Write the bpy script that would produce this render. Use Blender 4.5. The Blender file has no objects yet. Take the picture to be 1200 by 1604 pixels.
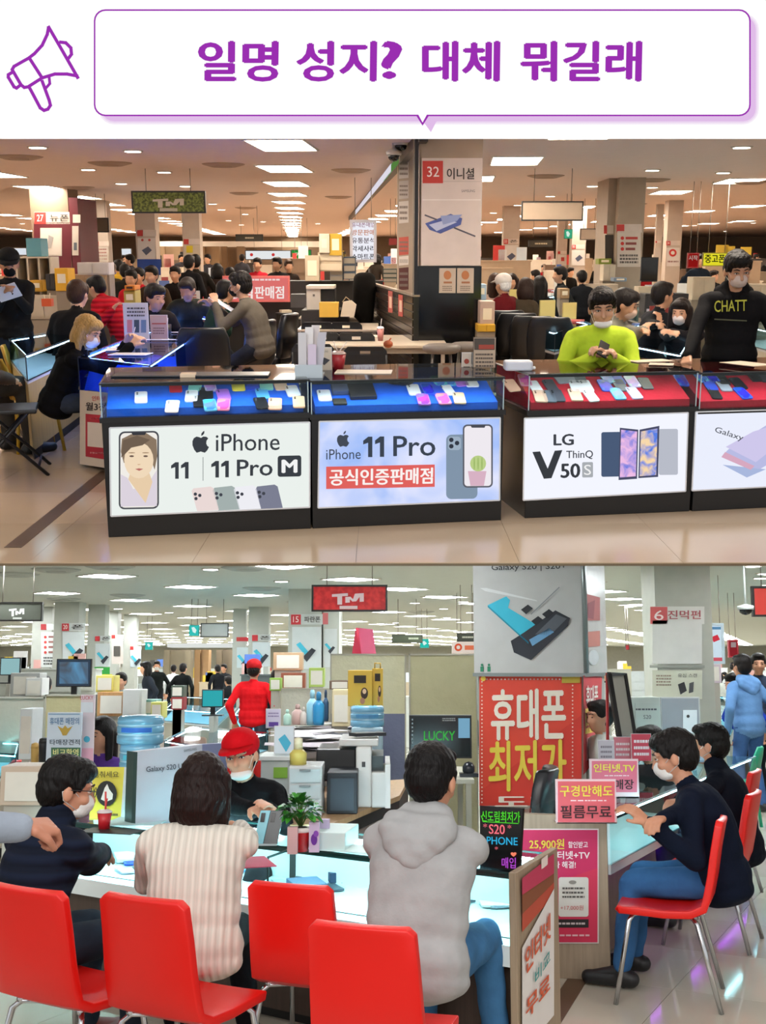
import bpy, math, random
import numpy as np
from mathutils import Vector as V, Matrix as Mx

random.seed(7)
S = bpy.context.scene
# ------------------------------------------------------------------ camera
F, CX, CY = 1700.0, 600.0, 802.0            # focal length in px of the 1200x1604 frame
cam_d = bpy.data.cameras.new('camera')
cam = bpy.data.objects.new('camera', cam_d)
S.collection.objects.link(cam)
S.camera = cam
cam_d.sensor_fit = 'HORIZONTAL'
cam_d.sensor_width = 36.0
cam_d.lens = 36.0 * F / 1200.0
cam_d.clip_start, cam_d.clip_end = 0.05, 400


class Room:
    """A hall with its own level floor; the camera looks into it under its own pitch."""
    def __init__(s, h, horizon):
        s.h = h
        s.a = math.atan((horizon - CY) / F)
        s.objs = []

    def ray(s, x, y):
        dz = -(y - CY) / F
        return V(((x - CX) / F, math.cos(s.a) - math.sin(s.a) * dz, math.sin(s.a) + math.cos(s.a) * dz))

    def at(s, x, y, z=None, Y=None, X=None):
        d = s.ray(x, y)
        t = (z - s.h) / d.z if z is not None else (Y / d.y if Y is not None else X / d.x)
        return V((0, 0, s.h)) + d * t

    def hit(s, x, y, P, N):
        d = s.ray(x, y); o = V((0, 0, s.h))
        return o + d * ((P - o).dot(N) / d.dot(N))


UP = Room(1.65, 398)      # upper hall
LO = Room(1.60, 1040)     # lower hall
R = UP
cam.location = (0, 0, LO.h)
cam.rotation_euler = (math.pi / 2 + LO.a, 0, 0)
UP_M = Mx.Translation((0, 0, LO.h)) @ Mx.Rotation(LO.a - UP.a, 4, 'X') @ Mx.Translation((0, 0, -UP.h))

# ------------------------------------------------------------------ world and exposure
w = bpy.data.worlds.new('world'); S.world = w; w.use_nodes = True
w.node_tree.nodes['Background'].inputs[0].default_value = (1.0, 0.99, 0.98, 1)
w.node_tree.nodes['Background'].inputs[1].default_value = 0.85
vs = S.view_settings
S.display_settings.display_device = 'sRGB'
vs.view_transform = 'Standard'; vs.look = 'None'; vs.exposure = 0.0; vs.gamma = 1.0
vs.use_curve_mapping = False
S.cycles.use_denoising = True
S.cycles.max_bounces = 8
S.cycles.transparent_max_bounces = 24
S.cycles.caustics_reflective = False
S.cycles.caustics_refractive = False
S.cycles.sample_clamp_indirect = 6.0
PANEL_UP, PANEL_LO = 33.0, 46.0      # strength of the ceiling panels of the two halls

# added broad fill light, no lamp of the halls, above and behind the camera, facing the open front of both halls
ld = bpy.data.lights.new('front_fill_light', 'AREA'); ld.shape = 'RECTANGLE'; ld.size = 7; ld.size_y = 3; ld.energy = 330; ld.color = (1, .98, .95)
lo_ = bpy.data.objects.new('front_fill_light', ld); S.collection.objects.link(lo_); lo_.location = (-1.5, -2.5, 4.6); lo_.rotation_euler = (math.radians(66), 0, math.radians(-8))

# ------------------------------------------------------------------ materials


def lin(h):
    h = h.lstrip('#')
    if len(h) == 3: h = ''.join(c * 2 for c in h)
    c = [int(h[i:i + 2], 16) / 255 for i in (0, 2, 4)]
    return tuple(x / 12.92 if x <= .04045 else ((x + .055) / 1.055) ** 2.4 for x in c) + (1,)


_mats = {}


def M(col, rough=.55, metal=0., emit=0., kind='', spec=.5, scale=20., amt=.12):
    """A Principled material with a little procedural variation; kind picks the relief."""
    key = (col, rough, metal, emit, kind, spec, scale, amt)
    if key in _mats: return _mats[key]
    m = bpy.data.materials.new(('glow_' if emit else '') + (kind or 'paint') + '_' + col.strip('#'))
    m.use_nodes = True
    nt = m.node_tree; N = nt.nodes; L = nt.links
    b = N['Principled BSDF']
    c = lin(col)
    b.inputs['Base Color'].default_value = c
    b.inputs['Roughness'].default_value = rough
    b.inputs['Metallic'].default_value = metal
    b.inputs['Specular IOR Level'].default_value = spec
    if emit:
        b.inputs['Base Color'].default_value = (0, 0, 0, 1)
        b.inputs['Emission Color'].default_value = c
        b.inputs['Emission Strength'].default_value = emit
        b.inputs['Specular IOR Level'].default_value = 0. if emit <= 1.1 else .2
        _mats[key] = m
        return m
    tc = N.new('ShaderNodeTexCoord')

    def noise(sc, det=3, sx=1, sy=1, sz=1):
        mp = N.new('ShaderNodeMapping'); mp.inputs['Scale'].default_value = (sx, sy, sz)
        L.new(tc.outputs['Object'], mp.inputs[0])
        n = N.new('ShaderNodeTexNoise'); n.inputs['Scale'].default_value = sc; n.inputs['Detail'].default_value = det
        L.new(mp.outputs[0], n.inputs[0]); return n

    def vary(n, amount):
        r = N.new('ShaderNodeMapRange')
        r.inputs['From Min'].default_value = .25; r.inputs['From Max'].default_value = .75
        r.inputs['To Min'].default_value = 1 - amount; r.inputs['To Max'].default_value = 1 + amount
        L.new(n.outputs[0], r.inputs['Value'])
        x = N.new('ShaderNodeVectorMath'); x.operation = 'SCALE'; x.inputs[0].default_value = c[:3]
        L.new(r.outputs[0], x.inputs['Scale']); L.new(x.outputs[0], b.inputs['Base Color'])

    def bump(src, dist, strength=.6):
        bp = N.new('ShaderNodeBump'); bp.inputs['Distance'].default_value = dist; bp.inputs['Strength'].default_value = strength
        L.new(src, bp.inputs['Height']); L.new(bp.outputs[0], b.inputs['Normal'])
    if kind == 'fabric':
        vary(noise(9, 4), amt); bump(noise(28, 5).outputs[0], .006)
        b.inputs['Specular IOR Level'].default_value = .12
    elif kind == 'rib':
        b.inputs['Specular IOR Level'].default_value = .12
        wv = N.new('ShaderNodeTexWave'); wv.inputs['Scale'].default_value = scale; wv.inputs['Distortion'].default_value = .6
        L.new(tc.outputs['Object'], wv.inputs[0]); bump(wv.outputs['Fac'], .006, .8)
        vary(wv, .07)
    elif kind == 'quilt':
        b.inputs['Specular IOR Level'].default_value = .2
        wv = N.new('ShaderNodeTexWave'); wv.bands_direction = 'Z'; wv.inputs['Scale'].default_value = scale; wv.inputs['Distortion'].default_value = 1.2
        L.new(tc.outputs['Object'], wv.inputs[0]); bump(wv.outputs['Fac'], .014, .9); vary(wv, .25)
    elif kind == 'hair':
        n = noise(40, 4, 4, 4, .35); vary(n, .45); bump(n.outputs[0], .006, .9); b.inputs['Specular IOR Level'].default_value = .2
    elif kind == 'wood':
        n = noise(10, 5, 6, 6, .35); vary(n, .16); bump(n.outputs[0], .001)
    elif kind == 'denim':
        b.inputs['Specular IOR Level'].default_value = .12
        vary(noise(7, 6), .3); bump(noise(30, 4).outputs[0], .004)
    elif kind == 'marble':
        vary(noise(1.4, 6), .06)
    elif kind == 'skin':
        vary(noise(12, 3), .06); b.inputs['Subsurface Weight'].default_value = 0.0
    elif kind == 'screen':
        v = N.new('ShaderNodeTexVoronoi'); v.inputs['Scale'].default_value = scale
        L.new(tc.outputs['Object'], v.inputs[0])
        mx = N.new('ShaderNodeMix'); mx.data_type = 'RGBA'; mx.blend_type = 'SOFT_LIGHT'; mx.inputs[0].default_value = .9
        mx.inputs[6].default_value = c; L.new(v.outputs['Color'], mx.inputs[7]); L.new(mx.outputs[2], b.inputs['Base Color'])
    else:
        vary(noise(scale * .3, 2), amt * .35)
    _mats[key] = m
    return m


def glass_mat(tint='#dfeff0', mixf=.10, name='case_glass', edge=.0):
    key = (tint, mixf, name)
    if key in _mats: return _mats[key]
    m = bpy.data.materials.new(name); m.use_nodes = True
    nt = m.node_tree; N = nt.nodes; L = nt.links
    N.remove(N['Principled BSDF'])
    t = N.new('ShaderNodeBsdfTransparent'); t.inputs[0].default_value = lin(tint)
    g = N.new('ShaderNodeBsdfGlossy'); g.inputs['Roughness'].default_value = .03
    fr = N.new('ShaderNodeFresnel'); fr.inputs[0].default_value = 1.5
    ma = N.new('ShaderNodeMath'); ma.operation = 'MULTIPLY_ADD'; ma.inputs[1].default_value = .75; ma.inputs[2].default_value = mixf * .3
    L.new(fr.outputs[0], ma.inputs[0])
    # the rear side of a pane adds no second mirror: its Fresnel term would act as if light left solid glass
    ge = N.new('ShaderNodeNewGeometry'); iv = N.new('ShaderNodeMath'); iv.operation = 'SUBTRACT'; iv.inputs[0].default_value = 1.; L.new(ge.outputs['Backfacing'], iv.inputs[1])
    mu = N.new('ShaderNodeMath'); mu.operation = 'MULTIPLY'; L.new(ma.outputs[0], mu.inputs[0]); L.new(iv.outputs[0], mu.inputs[1])
    mx = N.new('ShaderNodeMixShader'); L.new(mu.outputs[0], mx.inputs[0]); L.new(t.outputs[0], mx.inputs[1]); L.new(g.outputs[0], mx.inputs[2])
    L.new(mx.outputs[0], N['Material Output'].inputs[0])
    _mats[key] = m
    return m


# ------------------------------------------------------------------ mesh building
def nrm(v):
    v = V(v); return v.normalized()


class MB:
    """Collects shapes in hall coordinates; becomes ONE mesh."""
    def __init__(s): s.v = []; s.f = []; s.m = []; s.mi = 0; s.sm = []

    def add(s, vs, fs, smooth=False):
        n = len(s.v); s.v += [tuple(v) for v in vs]
        for f in fs: s.f.append([n + i for i in f]); s.m.append(s.mi); s.sm.append(smooth)
        return s

    def box(s, c, size, rz=0., mat=None):
        hx, hy, hz = (d / 2 for d in size)
        vs = [V((x, y, z)) for z in (-hz, hz) for x, y in ((-hx, -hy), (hx, -hy), (hx, hy), (-hx, hy))]
        m = mat if mat is not None else Mx.Rotation(rz, 3, 'Z')
        vs = [m @ v + V(c) for v in vs]
        return s.add(vs, [(0, 3, 2, 1), (4, 5, 6, 7), (0, 1, 5, 4), (1, 2, 6, 5), (2, 3, 7, 6), (3, 0, 4, 7)])

    def bb(s, x0, x1, y0, y1, z0, z1):
        return s.box(((x0 + x1) / 2, (y0 + y1) / 2, (z0 + z1) / 2), (abs(x1 - x0), abs(y1 - y0), abs(z1 - z0)))

    def prism(s, poly, z0, z1):
        n = len(poly)
        if sum(poly[i][0] * poly[(i + 1) % n][1] - poly[(i + 1) % n][0] * poly[i][1] for i in range(n)) < 0: poly = poly[::-1]
        vs = [(p[0], p[1], z0) for p in poly] + [(p[0], p[1], z1) for p in poly]
        return s.add(vs, [tuple(range(n - 1, -1, -1)), tuple(range(n, 2 * n))] + [(i, (i + 1) % n, n + (i + 1) % n, n + i) for i in range(n)])

    def slab(s, pts, d):
        """planar polygon pts swept along vector d"""
        n = len(pts); d = V(d); P = [V(p) for p in pts]
        return s.add(P + [p + d for p in P], [tuple(range(n - 1, -1, -1)), tuple(range(n, 2 * n))] + [(i, (i + 1) % n, n + (i + 1) % n, n + i) for i in range(n)])

    def tube(s, path, r, n=8, smooth=True):
        P = [V(p) for p in path]; rr = r if isinstance(r, (list, tuple)) else [r] * len(P)
        vs = []; fs = []; up = None
        for i, p in enumerate(P):
            d = (P[min(i + 1, len(P) - 1)] - P[max(i - 1, 0)]).normalized()
            a = d.orthogonal().normalized() if up is None else (up - d * up.dot(d)).normalized()
            up = a; b = d.cross(a)
            vs += [p + (a * math.cos(2 * math.pi * k / n) + b * math.sin(2 * math.pi * k / n)) * rr[i] for k in range(n)]
        for i in range(len(P) - 1):
            fs += [(i * n + k, i * n + (k + 1) % n, (i + 1) * n + (k + 1) % n, (i + 1) * n + k) for k in range(n)]
        fs += [tuple(range(n - 1, -1, -1)), tuple((len(P) - 1) * n + k for k in range(n))]
        return s.add(vs, fs, smooth)

    def lathe(s, c, prof, n=20, smooth=True):
        vs = []; fs = []
        for r, z in prof:
            vs += [(c[0] + r * math.cos(2 * math.pi * k / n), c[1] + r * math.sin(2 * math.pi * k / n), c[2] + z) for k in range(n)]
        for i in range(len(prof) - 1):
            fs += [(i * n + k, i * n + (k + 1) % n, (i + 1) * n + (k + 1) % n, (i + 1) * n + k) for k in range(n)]
        fs += [tuple(range(n - 1, -1, -1)), tuple((len(prof) - 1) * n + k for k in range(n))]
        return s.add(vs, fs, smooth)

    def ell(s, c, r, n=12, rot=None, smooth=True):
        vs = []; fs = []; h = n // 2
        for i in range(h + 1):
            t = math.pi * i / h
            for k in range(n):
                q = V((math.sin(t) * math.cos(2 * math.pi * k / n) * r[0], math.sin(t) * math.sin(2 * math.pi * k / n) * r[1], -math.cos(t) * r[2]))
                vs.append((rot @ q if rot is not None else q) + V(c))
        for i in range(h):
            fs += [(i * n + k, i * n + (k + 1) % n, (i + 1) * n + (k + 1) % n, (i + 1) * n + k) for k in range(n)]
        return s.add(vs, fs, smooth)

    def face(s, pts): return s.add(pts, [tuple(range(len(pts)))])


def reg(o):
    R.objs.append(o)


def setp(o, label=None, cat=None, group=None, kind=None):
    for k, v in (('label', label), ('category', cat), ('group', group), ('kind', kind)):
        if v: o[k] = v
    return o


def thing(name, label, cat, loc=(0, 0, 0), rz=0., group=None):
    o = bpy.data.objects.new(name, None); S.collection.objects.link(o)
    o.empty_display_size = .1
    o.location = loc; o.rotation_euler = (0, 0, rz)
    setp(o, label, cat, group); reg(o); return o


def linkmesh(name, me, mats, parent=None, label=None, local=False, bevel=0):
    o = bpy.data.objects.new(name, me); S.collection.objects.link(o)
    for m in (mats if isinstance(mats, (list, tuple)) else [mats]): me.materials.append(m)
    if parent is not None:
        if not local:
            me.transform((xf(parent)).inverted())
        o.parent = parent
    else: reg(o)
    if label: o['label'] = label
    if bevel:
        b = o.modifiers.new('edge', 'BEVEL'); b.width = bevel; b.segments = 2; b.limit_method = 'ANGLE'
    return o


def xf(o):
    m = Mx.Translation(o.location) @ o.rotation_euler.to_matrix().to_4x4()
    if o.scale != V((1, 1, 1)): m = m @ Mx.Diagonal(o.scale).to_4x4()
    return xf(o.parent) @ m if o.parent else m


def part(name, mb, mats, parent=None, label=None, local=False, bevel=0, kind=None):
    me = bpy.data.meshes.new(name)
    me.from_pydata(mb.v, [], mb.f)
    me.polygons.foreach_set('material_index', mb.m)
    me.polygons.foreach_set('use_smooth', mb.sm)
    o = linkmesh(name, me, mats, parent, label, local, bevel)
    if kind: o['kind'] = kind
    return o


def single(name, mb, mats, label, cat, group=None, bevel=0, kind=None):
    """a top-level thing that is one mesh; its origin goes to its base"""
    xs = [v[0] for v in mb.v]; ys = [v[1] for v in mb.v]; zs = [v[2] for v in mb.v]
    b = V(((min(xs) + max(xs)) / 2, (min(ys) + max(ys)) / 2, min(zs)))
    mb.v = [(v[0] - b.x, v[1] - b.y, v[2] - b.z) for v in mb.v]
    o = part(name, mb, mats, None, None, True, bevel)
    o.location = b
    setp(o, label, cat, group, kind); return o


def struct(name, mb, mats):
    o = part(name, mb, mats, None, None, True); o['kind'] = 'structure'; return o


def dup(o, loc=None, rz=None, label=None, parent=None, mats=None):
    c = o.copy(); S.collection.objects.link(c)
    if parent is not None: c.parent = parent
    else: reg(c)
    if loc is not None: c.location = loc
    if rz is not None: c.rotation_euler.z = rz
    if label: c['label'] = label
    for ch in list(o.children): dup(ch, parent=c)
    return c


# ------------------------------------------------------------------ flat print: plane = (point, normal)
_txt = {}


def textmesh(s, off):
    k = (s, off)
    if k not in _txt:
        cu = bpy.data.curves.new('t', 'FONT'); cu.body = s; cu.resolution_u = 3
        o = bpy.data.objects.new('t', cu)
        me = bpy.data.meshes.new_from_object(o)
        co = np.empty(len(me.vertices) * 3); me.vertices.foreach_get('co', co); co = co.reshape(-1, 3)
        fs = [list(p.vertices) for p in me.polygons]
        if off:                     # heavier weight: the glyphs stamped again a little to each side
            n0 = len(co); st = [(0, 0), (off, 0), (-off, 0), (0, off * .6), (0, -off * .6)]
            fs = [[i + n0 * k for i in f] for k in range(5) for f in fs]
            co = np.concatenate([co + np.array((a, b, .0)) for a, b in st]); dz = np.repeat(np.arange(5), n0)
        else: dz = np.zeros(len(co))
        mn, mx = co.min(0), co.max(0)
        _txt[k] = (np.column_stack([(co[:, :2] - mn[:2]) / np.maximum(mx[:2] - mn[:2], 1e-6), dz]), fs)
        bpy.data.objects.remove(o); bpy.data.curves.remove(cu); bpy.data.meshes.remove(me)
    return _txt[k]


LAY = .0016


class Print:
    """Flat print on a plane; pixel positions are turned into points of that plane."""
    def __init__(s, parent, P, N, glow=0., lay=LAY):
        s.p = parent; s.P = V(P); s.N = nrm(N); s.r = R; s.glow = glow; s.k = 0; s.lay = lay

    def pt(s, x, y, layer=1):
        return s.r.hit(x, y, s.P + s.N * s.lay * layer, s.N)

    def mat(s, col, glow=None):
        g = s.glow if glow is None else glow
        return M(col, .6, emit=g) if g else M(col, .6)

    def text(s, t, bl, br, tl, col, layer=2, off=.0, name='lettering', glow=None):
        uv, fs = textmesh(t, off)
        O, A, B = s.pt(*bl, layer), s.pt(*br, layer), s.pt(*tl, layer)
        U, W = A - O, B - O
        mb = MB(); mb.add([O + U * u + W * v + s.N * (.00025 * z) for u, v, z in uv], fs)
        return part(name, mb, s.mat(col, glow), s.p)

    def tx(s, t, x0, y0, x1, y1, col, k=0., layer=2, off=.0, name='lettering', glow=None):
        """text in a box of pixels, k = slope of its baseline"""
        d = k * (x1 - x0)
        return s.text(t, (x0, y1), (x1, y1 + d), (x0, y0), col, layer, off, name, glow)

    def poly(s, pts, col, layer=1, name='printed_shape', glow=None, mat=None):
        mb = MB(); mb.face([s.pt(x, y, layer) for x, y in pts])
        return part(name, mb, mat or s.mat(col, glow), s.p)

    def polys(s, lst, col, layer=1, name='printed_shape', glow=None, mat=None):
        mb = MB()
        for pts in lst: mb.face([s.pt(x, y, layer) for x, y in pts])
        return part(name, mb, mat or s.mat(col, glow), s.p)

    def rect(s, x0, y0, x1, y1, col, layer=1, k=0., name='printed_shape', glow=None, mat=None):
        d = k * (x1 - x0)
        return s.poly([(x0, y0), (x1, y0 + d), (x1, y1 + d), (x0, y1)], col, layer, name, glow, mat)


def rr(x0, y0, x1, y1, r, k=0., n=5):
    out = []
    for cx, cy, a0 in ((x1 - r, y0 + r, -90), (x1 - r, y1 - r, 0), (x0 + r, y1 - r, 90), (x0 + r, y0 + r, 180)):
        for i in range(n + 1):
            a = math.radians(a0 + 90 * i / n)
            x, y = cx + r * math.cos(a), cy + r * math.sin(a)
            out.append((x, y + k * (x - x0)))
    return out


def circ(x, y, rx, ry=None, n=20, rot=0.):
    ry = ry or rx; c, s_ = math.cos(rot), math.sin(rot)
    return [(x + rx * math.cos(2 * math.pi * i / n) * c - ry * math.sin(2 * math.pi * i / n) * s_,
             y + rx * math.cos(2 * math.pi * i / n) * s_ + ry * math.sin(2 * math.pi * i / n) * c) for i in range(n)]


def fr(x0, y0, x1, y1, Y):
    """X0, X1, Z0, Z1 at depth Y of a pixel rectangle"""
    ym = (y0 + y1) / 2
    return R.at(x0, ym, Y=Y).x, R.at(x1, ym, Y=Y).x, R.at(600, y1, Y=Y).z, R.at(600, y0, Y=Y).z


FRONT = V((0, -1, 0))
# ------------------------------------------------------------------ people


SHOP = bpy.data.scenes.new('workshop')      # an empty bench scene where surfaces are remeshed, so the hall is not re-evaluated each time


def caps(p0, p1, r0, r1, n=12):
    """closed tapered capsule"""
    d = (p1 - p0); L = d.length; d = d.normalized() if L > 1e-6 else V((0, 0, 1))
    a = d.orthogonal().normalized(); b = d.cross(a); vs = []; fs = []
    rings = [(p0 + d * (-r0 * math.sin(t)), r0 * math.cos(t)) for t in (1.35, .9, .45, 0)] + [(p1 + d * (r1 * math.sin(t)), r1 * math.cos(t)) for t in (0, .45, .9, 1.35)]
    for c, r in rings:
        vs += [c + (a * math.cos(2 * math.pi * k / n) + b * math.sin(2 * math.pi * k / n)) * r for k in range(n)]
    for i in range(len(rings) - 1):
        fs += [(i * n + k, i * n + (k + 1) % n, (i + 1) * n + (k + 1) % n, (i + 1) * n + k) for k in range(n)]
    fs += [tuple(range(n - 1, -1, -1)), tuple((len(rings) - 1) * n + k for k in range(n))]
    return vs, fs


class Prims:
    def __init__(s): s.l = []

    def c(s, p0, p1, r0, r1, tag=0): s.l.append(('c', V(p0), V(p1), r0, r1, tag)); return s
    def e(s, c, r, rot, tag=0): s.l.append(('e', V(c), r, rot, tag)); return s

    def mesh(s, g=0.):
        mb = MB()
        for p in s.l:
            if p[0] == 'c': mb.add(*caps(p[1], p[2], p[3] + g, p[4] + g))
            else: mb.ell(p[1], [r + g for r in p[2]], 16, p[3])
        return mb

    def label(s, P):
        best = np.full(len(P), 1e9); tag = np.zeros(len(P), int)
        for p in s.l:
            if p[0] == 'c':
                a = np.array(p[1]); d = np.array(p[2]) - a; q = P - a
                t = np.clip(q @ d / max(d @ d, 1e-9), 0, 1)
                D = np.linalg.norm(q - t[:, None] * d, axis=1) - (p[3] + t * (p[4] - p[3]))
            else:
                q = (P - np.array(p[1])) @ np.array(p[3])
                D = (np.linalg.norm(q / np.array(p[2]), axis=1) - 1) * min(p[2])
            m = D < best; best[m] = D[m]; tag[m] = p[-1]
        return tag


def fold(P, amp, f, seed=0.):
    """soft folds: a few crossed sine waves"""
    x, y, z = P[:, 0] + seed, P[:, 1] - seed, P[:, 2]
    v = np.sin(f * (x * .8 + z * 1.3) + 2.2 * np.sin(f * .45 * (y + z))) + .6 * np.sin(f * 1.9 * (y * .7 - z + x * .4) + 1.7 * np.sin(f * .8 * x))
    return amp * v


def remesh(prims, voxel, smooth=3, g=0., name='body', disp=None):
    mb = prims.mesh(g)
    me = bpy.data.meshes.new('tmp'); me.from_pydata([tuple(v) for v in mb.v], [], mb.f)
    o = bpy.data.objects.new('tmp', me); SHOP.collection.objects.link(o)
    m = o.modifiers.new('r', 'REMESH'); m.mode = 'VOXEL'; m.voxel_size = voxel
    if smooth:
        m = o.modifiers.new('s', 'SMOOTH'); m.factor = .6; m.iterations = smooth
    SHOP.view_layers[0].update(); dg = SHOP.view_layers[0].depsgraph
    out = bpy.data.meshes.new_from_object(o.evaluated_get(dg))
    bpy.data.objects.remove(o); bpy.data.meshes.remove(me)
    out.name = name
    n = len(out.vertices)
    if disp and n:
        co = np.empty(n * 3); out.vertices.foreach_get('co', co); no = np.empty(n * 3); out.vertices.foreach_get('normal', no)
        co = co.reshape(-1, 3); no = no.reshape(-1, 3)
        co = co + no * disp(co)[:, None]
        out.vertices.foreach_set('co', co.ravel())
    out.polygons.foreach_set('use_smooth', [True] * len(out.polygons))
    return out


def tagfaces(me, prims):
    n = len(me.polygons); c = np.empty(n * 3); me.polygons.foreach_get('center', c)
    me.polygons.foreach_set('material_index', prims.label(c.reshape(-1, 3)))


def ik(A, T, l1, l2, hint):
    A, T = V(A), V(T); d = T - A; L = min(d.length, (l1 + l2) * .995); dn = d.normalized()
    a = (l1 * l1 - l2 * l2 + L * L) / (2 * L); h = math.sqrt(max(l1 * l1 - a * a, 0))
    n = V(hint) - dn * V(hint).dot(dn); n = n.normalized() if n.length > 1e-5 else dn.orthogonal()
    return A + dn * a + n * h, A + dn * L


def basis(yaw, pitch=0., roll=0.):
    """columns right, forward, up; yaw 0 looks along +Y, 90 looks to -X, 180 to the camera; pitch > 0 looks down"""
    return Mx.Rotation(math.radians(yaw), 3, 'Z') @ Mx.Rotation(-math.radians(pitch), 3, 'X') @ Mx.Rotation(math.radians(roll), 3, 'Y')


def hand(pr, W, d, n, side, sc=1., curl=.5, tag=1, thin=0.):
    d = nrm(d); n = V(n); n = (n - d * n.dot(d)).normalized(); s_ = d.cross(n) * side
    k = sc
    for i in range(4):
        b = W + s_ * (i - 1.5) * .021 * k
        pr.c(b * .35 + W * .65 + d * .012 * k, b + d * .078 * k, .017 * k, .0125 * k, tag)
        p = b + d * .08 * k; ang = 0.
        for j, L in enumerate(((.036, .026, .02), (.042, .03, .021), (.039, .028, .021), (.03, .021, .018))[i]):
            ang += curl * (.75 if j == 0 else .95)
            q = p + (d * math.cos(ang) + n * math.sin(ang)) * L * k
            pr.c(p, q, (.0095 - .0006 * j - thin) * k, (.0088 - .0008 * j - thin) * k, tag); p = q
    p = W + d * .02 * k - s_ * .03 * k
    q = p + (d * .75 - s_ * .5 + n * .35).normalized() * .042 * k
    r = q + (d * .85 - s_ * .1 + n * (.3 + curl * .4)).normalized() * .032 * k
    pr.c(W + d * .015 * k, p, .017 * k, .016 * k, tag); pr.c(p, q, .0135 * k, .0115 * k, tag); pr.c(q, r, .0108 * k, .009 * k, tag)


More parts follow.
